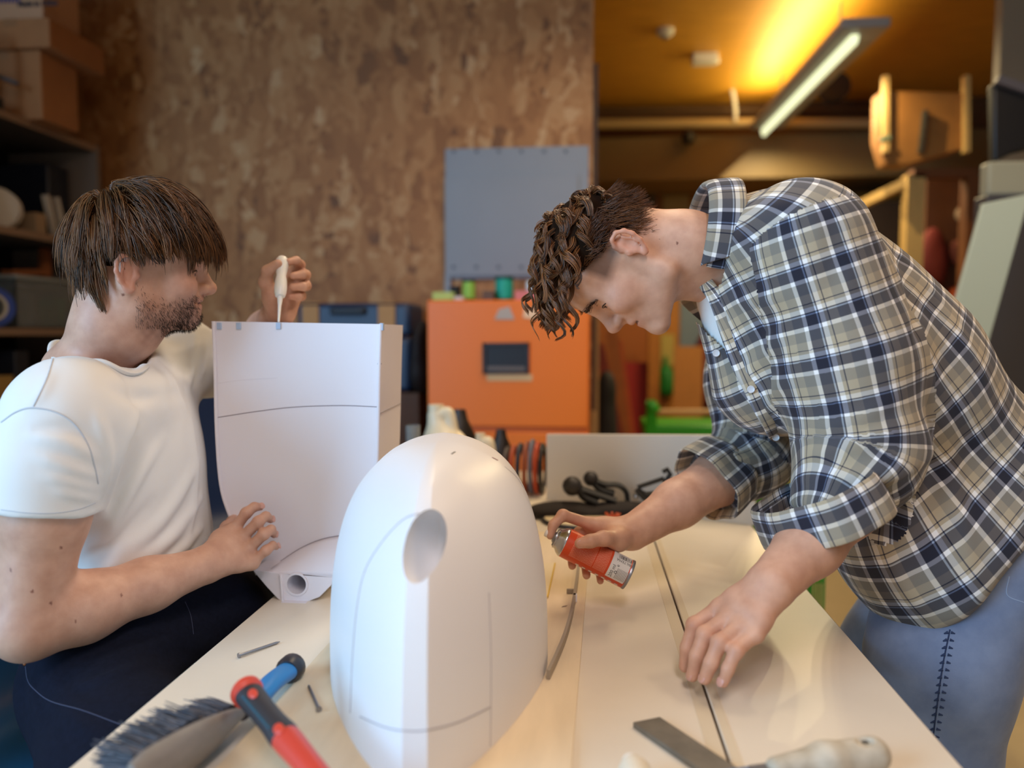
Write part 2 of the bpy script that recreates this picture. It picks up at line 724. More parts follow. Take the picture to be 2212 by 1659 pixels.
def strands_object(name, paths, radius, m, parent, shade, sides=3, flat=1.0):
    """paths (n,k,3) in world metres -> one mesh of thin tapering tubes"""
    n, k, _ = paths.shape
    T = np.gradient(paths, axis=1)
    T /= np.linalg.norm(T, axis=2, keepdims=True) + 1e-9
    ref = np.array([0.31, -0.9, 0.3])
    X = np.cross(T, ref)
    X /= np.linalg.norm(X, axis=2, keepdims=True) + 1e-9
    Y = np.cross(T, X)
    R = np.asarray(radius)
    if R.ndim == 1:
        R = R[:, None] * np.ones((1, k))
    rings = []
    for j in range(sides):
        a = 2 * math.pi * j / sides
        rings.append(paths + R[..., None] * (X * math.cos(a) + Y * math.sin(a) * flat))
    V = np.stack(rings, 2)
    idx = np.arange(n * k * sides).reshape(n, k, sides)
    q = []
    for j in range(sides):
        j2 = (j + 1) % sides
        q.append(np.stack([idx[:, :-1, j], idx[:, :-1, j2], idx[:, 1:, j2], idx[:, 1:, j]], -1).reshape(-1, 4))
    o = mesh_object(name, V.reshape(-1, 3), np.concatenate(q).astype(np.int32), m, parent, True)
    set_point_float(o, np.repeat(np.asarray(shade), k * sides))
    return o
# ================================================================== the room
OSB = osb_material()
M_floor = mat('linoleum', (176, 158, 122), 0.35, var=0.05, scale=6)
M_ceil = mat('varnished_wood_ceiling', (200, 142, 44), 0.5, var=0.12, scale=4, stretch=(1, 8, 1))
M_far = mat('orange_wood_panelling', (164, 104, 30), 0.5, var=0.15, scale=3, stretch=(8, 1, 1))
M_duct = mat('olive_duct_paint', (116, 94, 56), 0.6, var=0.06, scale=3)
M_white = mat('white_wall_paint', (214, 208, 196), 0.7)
M_darkwood = mat('dark_red_wood', (84, 34, 16), 0.6, var=0.2, scale=3)
M_black = mat('black_plastic', (18, 18, 20), 0.45)
M_steel = mat('brushed_steel', (150, 152, 156), 0.35, 0.9, var=0.1, scale=60)
M_tan = mat('pine_wood', (196, 158, 92), 0.6, var=0.12, scale=6, stretch=(12, 12, 1))
M_card = mat('cardboard', (150, 98, 56), 0.8, var=0.08, scale=8)


def struct(o):
    o['kind'] = 'structure'
    return o


def slab(name, lo, hi, m, parent=None, bevel=0.0, **k):
    lo, hi = np.array(lo, float), np.array(hi, float)
    return MB().box((lo + hi) / 2, hi - lo).build(name, m, parent, bevel=bevel, **k)


struct(slab('floor', (-2.9, -2.2, -0.06), (3.3, 7.1, 0), M_floor))
struct(slab('ceiling', (-2.9, -2.2, 3.0), (3.3, 7.1, 3.06), M_ceil))
struct(slab('wall_left', (-2.9, -2.2, 0), (-2.78, 7.1, 3.0), M_white))
struct(slab('wall_right', (3.2, -2.2, 0), (3.3, 7.1, 3.0), M_darkwood))
struct(slab('wall_far', (-2.78, 6.95, 0), (3.2, 7.1, 3.0), M_far))
struct(slab('wall_front', (-2.78, -2.2, 0), (3.2, -2.1, 3.0), M_white))
XE = py_(1279, 500, 3.7)[0]
struct(slab('wall_back', (-2.78, 3.7, 0), (XE, 3.8, 3.0), OSB))
a, b = py_(1281, 140, 3.74), py_(1290, 400, 3.74)
struct(slab('trim_1', (a[0], 3.72, 0.8), (b[0], 3.80, a[2]), mat('dark_edge_strip', (60, 34, 18), 0.6)))
a = py_(2150, 400, 3.6)
struct(slab('pillar', (a[0], 3.6, 0), (a[0] + 0.5, 3.66, 3.0), mat('grey_brown_pillar_paint', (126, 108, 84), 0.7)))
# window in the left wall: frame and pane
wf = MB()
for z in (0.62, 2.62):
    wf.box((-2.76, -0.75, z), (0.06, 2.4, 0.07))
for y in (-1.92, -0.75, 0.42):
    wf.box((-2.76, y, 1.62), (0.06, 0.07, 2.06))
w_ = struct(wf.build('window_1', M_white))
MB().box((-2.775, -0.75, 1.62), (0.008, 2.3, 2.0)).build('pane', mat('window_glass', (205, 222, 235), 0.1), w_)

# far duct, pipes and door
Yd = 6.2
zt = lambda y, Y: py_(1500, y, Y)[2]
struct(slab('ceiling_duct', (0.06, Yd, zt(388, Yd)), (3.2, 6.9, zt(292, Yd)), M_duct, bevel=0.01))
struct(slab('duct_gap_beam', (0.06, 6.35, zt(292, Yd)), (3.2, 6.9, 3.0), mat('dark_beam_wood', (92, 56, 22), 0.7)))  # dark brown solid filling the dark gap above the duct
p = MB()
p.tube([py_(1285, 268, 6.12), py_(1660, 266, 6.12), py_(1950, 266, 6.12)], 0.038, 12)
tag(p.build('ceiling_pipe', mat('cream_pipe', (176, 152, 108), 0.5), smooth=True), 'cream pipe running along the top of the far duct', 'pipe')
p = MB()
p.tube([py_(1285, 237, 6.3), py_(1950, 237, 6.3)], 0.022, 10)
tag(p.build('ceiling_pipe', mat('brown_pipe', (96, 66, 34), 0.5), smooth=True), 'thin brown pipe under the ceiling behind the cream pipe', 'pipe')
p = MB()
p.lathe(py_(1487, 292, 6.1) + np.array([0, 0, -0.07]), (0, 0, 1), [(0.03, 0), (0.05, 0.02), (0.05, 0.08), (0.02, 0.1)], 16)
tag(p.build('pipe_bracket', M_black, smooth=True), 'small dark bracket under the cream pipe', 'bracket')
# ceiling fittings
c = pz(1437, 65, 3.0)
t = thing('smoke_detector', c, 'small pale round detector on the ceiling near the board wall', 'detector')
MB().lathe(c - np.array([0, 0, 0.04]), (0, 0, 1), [(0.03, 0), (0.05, 0.015), (0.055, 0.04)], 20).build('housing', M_white, t, True)
MB().lathe(c - np.array([0, 0, 0.05]), (0, 0, 1), [(0.018, 0), (0.02, 0.012)], 14).build('sensor_cap', M_steel, t, True)
c = pz(1522, 128, 2.97)
t = thing('junction_box', c, 'white junction box on the ceiling with a cable running down', 'box')
MB().box(c, (0.16, 0.10, 0.06)).build('housing', M_white, t, bevel=0.008)
MB().tube(bez([c + np.array([0.08, 0, 0]), py_(1555, 150, 5.9), py_(1580, 190, 6.0), py_(1588, 235, 6.05), py_(1588, 262, 6.07)], 24), 0.016, 8).build('cable', M_white, t, True)
c = py_(1803, 190, 5.6)
t = thing('cable_reel', c, 'dark round cable reel hanging under the ceiling', 'reel')
MB().lathe(c, (0, 1, 0), [(0.05, -0.05), (0.095, -0.05), (0.095, -0.04), (0.06, -0.035), (0.06, 0.035), (0.095, 0.04), (0.095, 0.05), (0.05, 0.05)], 28).build('drum', mat('dark_rubber', (38, 26, 16), 0.6), t, True)
MB().tube([c + np.array([0, 0, 0.08]), np.array([c[0], c[1], 3.0])], 0.01, 8).build('hanger', M_steel, t, True)

# fluorescent fitting of the far bay
A, B_ = pz(1872, 62, 2.70), pz(1655, 283, 2.70)
ax = nrm(B_ - A)
side = nrm(np.cross(ax, (0, 0, 1)))
t = thing('ceiling_light', (A + B_) / 2, 'long hanging fluorescent light glowing under the wooden ceiling', 'light')
Lf = np.linalg.norm(B_ - A)
MB().box((A + B_) / 2 + np.array([0, 0, 0.035]), (Lf, 0.24, 0.05), ax, side).build('housing', mat('grey_lamp_housing', (150, 146, 138), 0.5), t, bevel=0.01)
tb = MB()
tb.tube([A + ax * 0.10 + side * -0.02, B_ - ax * 0.01 + side * -0.02], 0.045, 12, flat=0.45, ref=side)
tb.build('tube_diffuser', mat('lit_tube', (236, 240, 190), 0.4, emit=1.1), t, True)
for q in (0.2, 0.8):
    m_ = A + (B_ - A) * q
    MB().tube([m_ + np.array([0, 0, 0.05]), np.array([m_[0], m_[1], 3.0])], 0.006, 6).build('hanger', M_steel, t, True)
mid = (A + B_) / 2
area('far_light_up', tuple(mid + np.array([-0.06, 0.0, 0.085])), tuple(mid + np.array([-0.36, 0.0, 1])), 0.16, Lf * 0.95, 16, (1.0, 0.80, 0.36))
for q in (0.15, 0.38, 0.62, 0.85):
    l = bpy.data.lights.new('far_tube_glow', 'SPOT')
    l.energy, l.color, l.spot_size, l.spot_blend, l.shadow_soft_size = 36, (1.0, 0.80, 0.44), math.radians(170), 0.6, 0.0
    o = bpy.data.objects.new('far_tube_glow', l)
    COL.objects.link(o)
    o.location = tuple(A + (B_ - A) * q + np.array([0, 0, -0.03]))

# door and notices on the far wall
Yw = 6.93
t = thing('door_1', py_(1350, 1010, Yw), 'wooden door with a dark window in a grey frame', 'door')
t['kind'] = 'structure'
a, b = py_(1288, 400, Yw), py_(1412, 1000, Yw)
slab('leaf', (a[0], Yw - 0.05, 0.0), (b[0], Yw, a[2]), mat('orange_door_wood', (150, 82, 22), 0.5, var=0.1, scale=3), t)
fr = MB()
p0, p1 = py_(1290, 398, Yw), py_(1408, 478, Yw)
fr.box(((p0[0] + p1[0]) / 2, Yw - 0.07, p0[2]), (p1[0] - p0[0] + 0.06, 0.05, 0.06))
fr.box(((p0[0] + p1[0]) / 2, Yw - 0.07, p1[2]), (p1[0] - p0[0] + 0.06, 0.05, 0.06))
for x in (p0[0], p1[0]):
    fr.box((x, Yw - 0.07, (p0[2] + p1[2]) / 2), (0.06, 0.05, p0[2] - p1[2]))
fr.build('window_frame', mat('grey_frame_paint', (96, 84, 66), 0.6), t)
slab('window_pane', (p0[0], Yw - 0.065, p1[2]), (p1[0], Yw - 0.055, p0[2]), mat('dark_glass', (10, 10, 12), 0.15), t)


def panel(name, px0, y0, px1, y1, Y, m, label, cat, th=0.01, tofloor=False, group=None):
    a, b = py_(px0, y0, Y), py_(px1, y1, Y)
    return slab(name, (a[0], Y, 0.0 if tofloor else b[2]), (b[0], Y + th, a[2]), m, label=label, cat=cat, group=group)


M_paper = mat('aged_paper', (182, 160, 110), 0.8)
panel('paper_notice', 1433, 418, 1488, 482, Yw - 0.012, M_paper, 'pale paper notice on the orange wall beside the door', 'notice')
panel('paper_notice', 1428, 722, 1456, 790, Yw - 0.002, mat('yellow_paper', (170, 150, 78), 0.8), 'yellowish paper notice above the green bag', 'notice')
panel('wall_board', 1338, 690, 1402, 782, Yw + 0.005, mat('grey_board', (140, 132, 116), 0.7), 'grey board behind the leaning planks', 'board')
panel('red_board', 1342, 782, 1402, 905, 6.55, mat('red_panel_paint', (150, 26, 22), 0.6), 'red board standing under the grey board', 'board', tofloor=True)
panel('cream_post', 1274, 668, 1292, 940, 4.0, mat('cream_post_paint', (176, 140, 92), 0.6), 'cream wooden post beside the orange cabinet', 'post', 0.05, True)
panel('blue_board', 1470, 640, 1532, 752, Yw + 0.005, mat('blue_grey_board', (104, 120, 136), 0.6), 'blue grey board above the cardboard sheet', 'board')
panel('cardboard_sheet', 1456, 748, 1516, 900, 6.2, mat('cardboard_sheet_brown', (168, 112, 56), 0.8, var=0.05), 'tall brown cardboard sheet standing by the far wall', 'cardboard', 0.02, True)
panel('wooden_post', 1402, 700, 1424, 900, 6.4, mat('amber_wood', (156, 96, 26), 0.6, var=0.1), 'amber wooden post left of the yellow notice', 'post', 0.08, True)
panel('pine_board', 1288, 676, 1314, 750, Yw - 0.002, mat('cream_notice', (176, 140, 76), 0.8), 'cream board on the wall above the leaning planks', 'board', 0.02)
for (x0, x1, xb0, xb1, yt, rgb, lab, YY) in ((1284, 1304, 1318, 1346, 742, (128, 40, 14), 'dark rust plank leaning left of the other planks', 4.7),
                                         (1308, 1334, 1334, 1360, 715, (160, 88, 30), 'orange brown plank leaning in the middle', 4.9),
                                         (1330, 1344, 1358, 1372, 735, (176, 78, 24), 'thin orange plank leaning right of the middle plank', 5.0)):
    zb = py_(1300, 935, YY)[2]
    k_ = (py_(1300, yt, YY)[2] - 0.0) / (py_(1300, yt, YY)[2] - zb)
    a0, a1 = py_(x0, yt, YY), py_(x1, yt, YY)
    q0, q1 = py_(xb0, 935, YY), py_(xb1, 935, YY)
    f0, f1 = a0 + (q0 - a0) * k_, a1 + (q1 - a1) * k_
    o = MB().prism([a0, a1, f1, f0], (0, 0.03, 0)).build('plank', mat('plank_%d' % x0, rgb, 0.6, var=0.1), label=lab, cat='plank')
# dark bag by the planks
f = Field()
q = py_(1310, 920, 4.5)
f.el((q[0], 4.5, 0.45), (0.07, 0.12, 0.46)).el((q[0], 4.5, 0.86), (0.05, 0.08, 0.1), k=0.05)
V, Q = f.mesh(0.02)
tag(mesh_object('black_sack', V, Q, mat('black_sack_cloth', (22, 16, 12), 0.8)), 'black sack at the foot of the leaning planks', 'sack')
# green bag on the post, maroon jacket
f = Field()
q = py_(1438, 822, 6.89)
f.rc(q + np.array([0, 0, -0.07]), q + np.array([0, 0, 0.06]), 0.075, 0.07, k=0.02).el(q + np.array([0.03, -0.03, -0.03]), (0.05, 0.05, 0.09), k=0.04).rc(q + np.array([0, 0, 0.12]), q + np.array([0.0, 0.02, 0.2]), 0.02, k=0.03)
V, Q = f.mesh(0.008)
tag(mesh_object('green_bag', V, Q, mat('green_cloth', (14, 110, 34), 0.6)), 'dark green bag hanging under the yellow notice', 'bag')
f = Field()
q = py_(1522, 790, 6.84)
f.el(q, (0.10, 0.10, 0.30)).el(q + np.array([0.05, 0, -0.25]), (0.1, 0.08, 0.14), k=0.05).el(q + np.array([0.0, -0.03, 0.1]), (0.05, 0.06, 0.1), k=0.03)
V, Q = f.mesh(0.012)
tag(mesh_object('jacket', V, Q, mat('maroon_cloth', (96, 30, 42), 0.85)), 'maroon jacket hanging behind the bending man', 'jacket')
# green trolley and basket
M_green = mat('green_powder_coat', (40, 150, 26), 0.4)


def wire_basket(name, cx, cy, z0, z1, w, d, nx, nz, label):
    t = thing(name, (cx, cy, z0), label, 'basket')
    wires = MB()
    for z in (z0, z1):
        P = [(cx - w / 2, cy - d / 2, z), (cx + w / 2, cy - d / 2, z), (cx + w / 2, cy + d / 2, z), (cx - w / 2, cy + d / 2, z)]
        MB().tube(P, 0.008, 8, closed=True).build('rim', M_green, t, True)
    for k in range(nx + 1):
        x = cx - w / 2 + w * k / nx
        for y in (cy - d / 2, cy + d / 2):
            wires.tube([(x, y, z0), (x, y, z1)], 0.004, 6)
    ny = max(2, int(nx * d / w))
    for k in range(1, ny):
        y = cy - d / 2 + d * k / ny
        for x in (cx - w / 2, cx + w / 2):
            wires.tube([(x, y, z0), (x, y, z1)], 0.004, 6)
    for k in range(1, nz):
        z = z0 + (z1 - z0) * k / nz
        P = [(cx - w / 2, cy - d / 2, z), (cx + w / 2, cy - d / 2, z), (cx + w / 2, cy + d / 2, z), (cx - w / 2, cy + d / 2, z)]
        wires.tube(P, 0.004, 6, closed=True)
    wires.build('wires', M_green, t, True)
    return t


a, b = pd(1638, 985, 2.2), pd(1698, 985, 2.2)
wire_basket('wire_basket', (a[0] + b[0]) / 2 + 0.05, 2.35, 0.0, a[2], b[0] - a[0] + 0.1, 0.30, 5, 7, 'green wire basket standing on the floor behind the worktable')
# trolley with a green top rail
a, b = py_(1394, 905, 4.2), py_(1545, 935, 4.2)
t = thing('hand_trolley', ((a[0] + b[0]) / 2, 4.3, 0), 'green hand trolley with a pale handle bar behind the table', 'trolley')
slab('tray', (a[0], 4.2, b[2] - 0.03), (b[0] + 0.15, 4.6, py_(1400, 918, 4.2)[2]), M_green, t, bevel=0.01)
q0, q1 = py_(1418, 889, 4.2), py_(1540, 889, 4.2)
MB().tube([q0, q1], 0.014, 10).build('handle_bar', mat('pale_handle', (196, 160, 104), 0.5), t, True)
lg = MB()
q = py_(1408, 878, 4.2)
MB().tube(bez([(q[0], 4.22, 0.05), (q[0], 4.22, q[2] - 0.05), q, q0], 16), 0.03, 10).build('upright', M_green, t, True)
for x in (a[0] + 0.04, b[0] + 0.1):
    for y in (4.24, 4.56):
        MB().tube([(x, y, 0.04), (x, y, b[2] - 0.02)], 0.012, 8).build('leg', M_green, t, True)

# plywood crate on a pine frame (right, far)
Yp = 4.7
pt = py_(1982, 375, Yp)
t = thing('timber_stand', (pt[0], Yp, 0), 'pine frame with a post and a sloping brace behind the bending man', 'stand')
a, b = py_(1962, 376, Yp), py_(2000, 376, Yp)
slab('post', (a[0], Yp, 0), (b[0], Yp + 0.09, a[2]), M_tan, t)
MB().bar(py_(1972, 388, Yp + 0.03), py_(1800, 472, Yp + 0.4), 0.05, 0.05).build('brace', M_tan, t)
q0, q1 = py_(1975, 372, Yp), py_(2115, 372, Yp)
slab('rail', (q0[0], Yp, q0[2] - 0.03), (q1[0], Yp + 0.09, q0[2] + 0.02), mat('brown_rail', (110, 62, 24), 0.6), t)
slab('post', (q1[0] - 0.06, Yp, 0), (q1[0], Yp + 0.09, q0[2] - 0.03), mat('brown_rail', (110, 62, 24), 0.6), t)
zb = q0[2] + 0.022
t = thing('plywood_crate', (pt[0], Yp, zb), 'open plywood crate with corner battens on top of the pine frame', 'crate')
o = [py_(x, y, Yp - 0.12) for x, y in ((1903, 196), (2086, 200), (2078, 322), (1962, 380), (1914, 386), (1900, 300))]
o = [np.array([v[0], v[1], max(v[2], zb)]) for v in o]
MB().prism(o, (0, 0.14, 0)).build('shell', mat('plywood_brown', (150, 98, 40), 0.6, var=0.15, scale=5), t, bevel=0.006)
for x in (1912, 2086):
    a, b = py_(x, 165, Yp - 0.13), py_(x, 330, Yp - 0.13)
    MB().bar(a, b, 0.045, 0.03).build('batten', M_tan, t)
MB().bar(py_(1998, 240, Yp - 0.135), py_(1988, 330, Yp - 0.135), 0.05, 0.02).build('dark_strip', mat('dark_tape', (48, 44, 34), 0.6), t)
MB().bar(py_(1903, 300, Yp - 0.137), py_(1922, 298, Yp - 0.137), 0.04, 0.02).build('tape', mat('teal_tape', (110, 130, 100), 0.6), t)
# dark cupboard and tool board behind
a, b = py_(1818, 436, 6.3), py_(1985, 436, 6.3)
slab('tall_cupboard', (a[0], 6.3, 0), (b[0] + 0.3, 6.9, a[2]), mat('dark_cupboard', (34, 20, 12), 0.6), label='dark cupboard against the far wall behind the pine frame', cat='cupboard')
a, b = py_(2003, 386, 5.3), py_(2160, 386, 5.3)
slab('tool_board', (a[0], 5.3, 0.0), (b[0], 5.34, a[2]), mat('brown_tool_board', (88, 50, 26), 0.7, var=0.2, scale=4), label='brown tool board right of the pine post', cat='board')
for nm, x, y, s, rgb, lab in (('red_cloth', 2014, 545, (0.08, 0.05, 0.16), (120, 44, 40), 'dusky red cloth hanging on the tool board'),
                              ('work_glove', 2066, 545, (0.05, 0.04, 0.08), (96, 40, 28), 'rust red work glove hanging right of the red cloth'),
                              ('paper_cup', 2078, 462, (0.04, 0.04, 0.045), (150, 130, 110), 'pale cup on the tool board near the leaning board'),
                              ('tin_can', 2096, 420, (0.04, 0.04, 0.05), (120, 110, 110), 'grey tin hanging high on the tool board'),
                              ('orange_clamp', 2060, 640, (0.04, 0.04, 0.06), (196, 84, 30), 'small orange clamp low on the tool board'),
                              ('yellow_tape', 2086, 596, (0.05, 0.04, 0.05), (140, 130, 30), 'small yellow tape roll low on the tool board')):
    f = Field()
    q = py_(x, y, 5.3 - s[1] * 0.9)
    f.el(q, s).el(q + np.array([s[0] * 0.5, -0.01, -s[2] * 0.6]), (s[0] * 0.6, s[1] * 0.8, s[2] * 0.7), k=0.04)
    V, Q = f.mesh(0.008)
    tag(mesh_object(nm, V, Q, mat(nm + '_mat', rgb, 0.8)), lab, nm.split('_')[-1])
# pale board leaning, cabinet and black monitor at the right edge
Yl = 2.75
tl, tr = py_(2124, 440, Yl), py_(2226, 418, Yl)
dx = -0.238
h0 = tl[2]
bl, br = tl + np.array([dx * h0, -0.02, -h0]), tr + np.array([dx * h0 + 0.0, -0.02, -tr[2]])
MB().prism([tl, tr, br, bl], (0, 0.02, 0)).build('leaning_board', mat('pale_green_grey_board', (176, 184, 164), 0.6), bevel=0.003, label='pale grey green board leaning behind the bending man', cat='board')
a = py_(2136, 352, 3.1)
slab('storage_cabinet', (a[0], 3.1, 0), (a[0] + 0.6, 3.20, py_(2118, 420, 3.1)[2]), mat('dark_grey_cabinet', (66, 64, 66), 0.5), label='dark grey cabinet at the right edge behind the leaning board', cat='cabinet', bevel=0.005)
zc = py_(2118, 420, 3.1)[2]
slab('plastic_box', (a[0] + 0.01, 3.12, zc), (a[0] + 0.5, 3.19, py_(2118, 348, 3.12)[2]), mat('pale_box_plastic', (158, 154, 130), 0.6), label='pale box on the cabinet below the black monitor', cat='box', bevel=0.01)
zq = py_(2118, 348, 3.12)[2]
t = thing('monitor', (a[0] + 0.3, 3.2, zq), 'black angular monitor on the pale box at the right edge', 'monitor')
o = [py_(x, y, 3.14) for x, y in ((2146, 178), (2190, 190), (2240, 215), (2240, 318), (2190, 330), (2148, 350))]
o = [np.array([v[0], v[1], max(v[2], zq)]) for v in o]
MB().prism(o, (0, 0.05, 0)).build('housing', M_black, t, bevel=0.01)
o2 = [v + np.array([0.02, -0.004, 0]) for v in o]
MB().bar(py_(2152, 172, 3.13), py_(2245, 205, 3.13), 0.03, 0.03).build('bezel', mat('grey_bezel', (84, 78, 80), 0.5), t)

# ------------------------------------------------------------------ orange cabinet and what stands on it
M_orange = mat('orange_steel', (232, 116, 30), 0.38, var=0.03, scale=2)
Yc = 3.05
a, b = py_(921, 648, Yc), py_(1272, 930, Yc)
t = thing('metal_cabinet', ((a[0] + b[0]) / 2, Yc + 0.25, 0), 'bright orange metal cabinet against the strand board wall', 'cabinet')
slab('body', (a[0], Yc + 0.02, 0.02), (b[0], Yc + 0.55, a[2]), mat('orange_steel_body', (212, 100, 22), 0.45), t, bevel=0.004)
slab('door', (a[0] + 0.003, Yc, b[2] + 0.012), (b[0] - 0.003, Yc + 0.02, a[2] - 0.004), M_orange, t, bevel=0.004)
dr = slab('drawer', (a[0] + 0.003, Yc, 0.06), (b[0] - 0.003, Yc + 0.02, b[2] - 0.012), M_orange, t, bevel=0.004)
h0, h1 = py_(1047, 744, Yc), py_(1140, 803, Yc)
hm = MB()
cx, cz = (h0[0] + h1[0]) / 2, (h0[2] + h1[2]) / 2
w_, h_ = h1[0] - h0[0], h0[2] - h1[2]
for sx in (-1, 1):
    hm.box((cx + sx * w_ / 2, Yc - 0.006, cz), (0.012, 0.014, h_ + 0.012))
    hm.box((cx, Yc - 0.006, cz + sx * h_ / 2), (w_ + 0.012, 0.014, 0.012))
hd = hm.build('handle', mat('dark_handle_frame', (44, 38, 44), 0.5), t, bevel=0.002)
slab('recess', (cx - w_ / 2, Yc - 0.004, cz - h_ / 2), (cx + w_ / 2, Yc - 0.001, cz + h_ / 2), mat('dark_recess', (18, 20, 30), 0.5), hd)
slab('lip', (cx - w_ / 2 + 0.01, Yc - 0.007, cz - h_ / 2 + 0.004), (cx + w_ / 2 - 0.01, Yc - 0.004, cz - h_ / 2 + 0.022), mat('grey_lip', (96, 84, 80), 0.5), hd)
l0, l1 = py_(1052, 808, Yc), py_(1150, 823, Yc)
slab('label_strip', (l0[0], Yc - 0.003, l1[2]), (l1[0], Yc - 0.0005, l0[2]), mat('pale_label', (214, 170, 120), 0.6), t)
q = [py_(x, y, Yc - 0.001) for x, y in ((1068, 690), (1078, 668), (1100, 662), (1112, 690))]
MB().prism(q, (0, -0.002, 0)).build('sticker', mat('grey_sticker', (176, 160, 150), 0.6), t)
q = [py_(x, y, Yc - 0.001) for x, y in ((1133, 664), (1160, 668), (1160, 690), (1130, 686))]
MB().prism(q, (0, -0.002, 0)).build('sticker', mat('cream_sticker', (236, 196, 160), 0.6), t)
zt_ = a[2]


def spool(px, yt, w, rgb, label, Y=3.2, core=(40, 34, 26)):
    c = py_(px, 648, Y)
    c[2] = zt_
    r = w / 2 / 1650 * Y
    H = py_(px, yt, Y)[2] - zt_
    t = thing('thread_spool', c, label, 'spool', 'spools on the orange cabinet')
    MB().lathe(c, (0, 0, 1), [(r, 0), (r, 0.008), (r * 0.5, 0.01), (r * 0.5, H - 0.01), (r, H - 0.008), (r, H)], 24).build('reel', mat('reel_%d' % px, core, 0.5), t, True)
    MB().lathe(c, (0, 0, 1), [(r * 0.5, 0.011), (r * 0.9, 0.011), (r * 0.93, H * 0.5), (r * 0.9, H - 0.011), (r * 0.5, H - 0.011)], 24).build('winding', mat('winding_%d' % px, rgb, 0.55), t, True)


spool(1013, 604, 30, (140, 190, 76), 'lime green spool on the orange cabinet')
spool(1089, 598, 42, (20, 160, 138), 'large teal spool on the orange cabinet', core=(10, 74, 66))
spool(984, 618, 26, (16, 14, 18), 'black spool left of the lime spool on the orange cabinet', core=(12, 10, 12))
for nm, x0, x1, yt, d, rgb, lab, cat in (('sticky_notes', 934, 978, 631, 0.12, (176, 196, 110), 'lime pad lying at the left end of the orange cabinet', 'pad'),
                                          ('paper_stack', 980, 1000, 640, 0.1, (206, 196, 190), 'low white paper stack under the black spool edge', 'paper'),
                                          ('small_box', 1042, 1066, 628, 0.1, (96, 74, 62), 'small brown box between the lime and teal spools', 'box'),
                                          ('folder_stack', 1112, 1166, 628, 0.2, (206, 120, 120), 'pink folder stack right of the teal spool', 'folder')):
    Yq = 3.12 if nm != 'paper_stack' else 3.10
    p0, p1 = py_(x0, yt, Yq), py_(x1, 648, Yq)
    slab(nm, (p0[0], Yq, zt_), (p1[0], Yq + d, p0[2]), mat(nm + '_mat', rgb, 0.7), bevel=0.002, label=lab, cat=cat)
p0, p1 = py_(1136, 606, 3.14), py_(1170, 628, 3.14)
slab('tissue_pack', (p0[0], 3.16, py_(1136, 628, 3.12)[2]), (p1[0], 3.26, p0[2]), mat('pale_blue_pack', (180, 208, 222), 0.6), bevel=0.006, label='pale blue pack on top of the pink folders', cat='pack')

# grey steel sheets on the strand board wall
Yg = 3.675
M_grey = mat('blue_grey_sheet', (136, 142, 152), 0.5, var=0.03, scale=3)
a, b = py_(961, 321, Yg), py_(1270, 600, Yg)
t = thing('steel_sheet', ((a[0] + b[0]) / 2, Yg, b[2]), 'blue grey sheet with holes screwed to the strand board wall', 'sheet')
slab('backing_sheet', (a[0], Yg + 0.008, b[2]), (b[0], Yg + 0.02, a[2]), M_grey, t)
c0, c1 = py_(961, 384, Yg), py_(1249, 594, Yg)
slab('front_sheet', (c0[0], Yg - 0.004, c1[2]), (c1[0], Yg + 0.006, c0[2]), M_grey, t, bevel=0.001)
q0, q1 = py_(961, 590, Yg), py_(974, 650, Yg)
slab('side_strip', (q0[0], Yg - 0.002, q1[2]), (q1[0], Yg + 0.008, q0[2]), M_grey, t)
for x in (980, 1029, 1077, 1126, 1175, 1222):
    for y in (326, 577):
        q = py_(x, y, Yg)
        yy = Yg - 0.004 if y > 400 else Yg + 0.008
        MB().cyl((q[0], yy - 0.0015, q[2]), (q[0], yy + 0.001, q[2]), 0.010, 14).build('hole', mat('hole_grey', (96, 102, 112), 0.6), t, True)

# navy tool case on a brown cupboard
Yt = 3.3
a, b = py_(640, 655, Yt), py_(886, 800, Yt)
zc = py_(700, 845, Yt)[2]
slab('side_cupboard', (a[0] - 0.2, Yt - 0.05, 0), (b[0] + 0.05, Yt + 0.36, zc), mat('brown_cupboard', (84, 50, 26), 0.6, var=0.1), label='brown cupboard under the navy tool case', cat='cupboard', bevel=0.004)
t = thing('tool_case', ((a[0] + b[0]) / 2, Yt + 0.15, zc), 'navy blue tool case with two tan straps behind the white hull', 'case')
M_navy = mat('navy_plastic', (34, 54, 84), 0.45)
slab('lower_shell', (a[0], Yt, zc), (b[0], Yt + 0.3, zc + 0.24), M_navy, t, bevel=0.02)
slab('lid', (a[0], Yt, zc + 0.245), (b[0], Yt + 0.3, a[2]), M_navy, t, bevel=0.02)
for x in (672, 836):
    q = py_(x, 700, Yt)
    s0 = MB().box((q[0], Yt - 0.006, (zc + a[2]) / 2 + 0.04), (0.075, 0.012, a[2] - zc - 0.10))
    s0.box((q[0], Yt + 0.15, a[2] + 0.002), (0.075, 0.31, 0.008))
    s0.build('strap', mat('tan_strap', (176, 132, 84), 0.7), t, bevel=0.002)
hb = MB()
q = py_(753, 664, Yt)
MB().box((q[0], Yt - 0.012, py_(753, 672, Yt)[2]), (0.16, 0.03, 0.035)).build('handle', mat('black_navy_handle', (16, 22, 34), 0.5), t, bevel=0.01)
# black bag beside the case
f = Field()
q = py_(905, 760, 3.25)
f.el((q[0], 3.32, q[2] - 0.02), (0.040, 0.14, 0.16)).el((q[0], 3.32, zc + 0.08), (0.045, 0.14, 0.076), k=0.04)
V, Q = f.mesh(0.01)
tag(mesh_object('tool_bag', V, Q, mat('black_bag_cloth', (20, 16, 20), 0.75)), 'black soft bag between the navy case and the orange cabinet', 'bag')

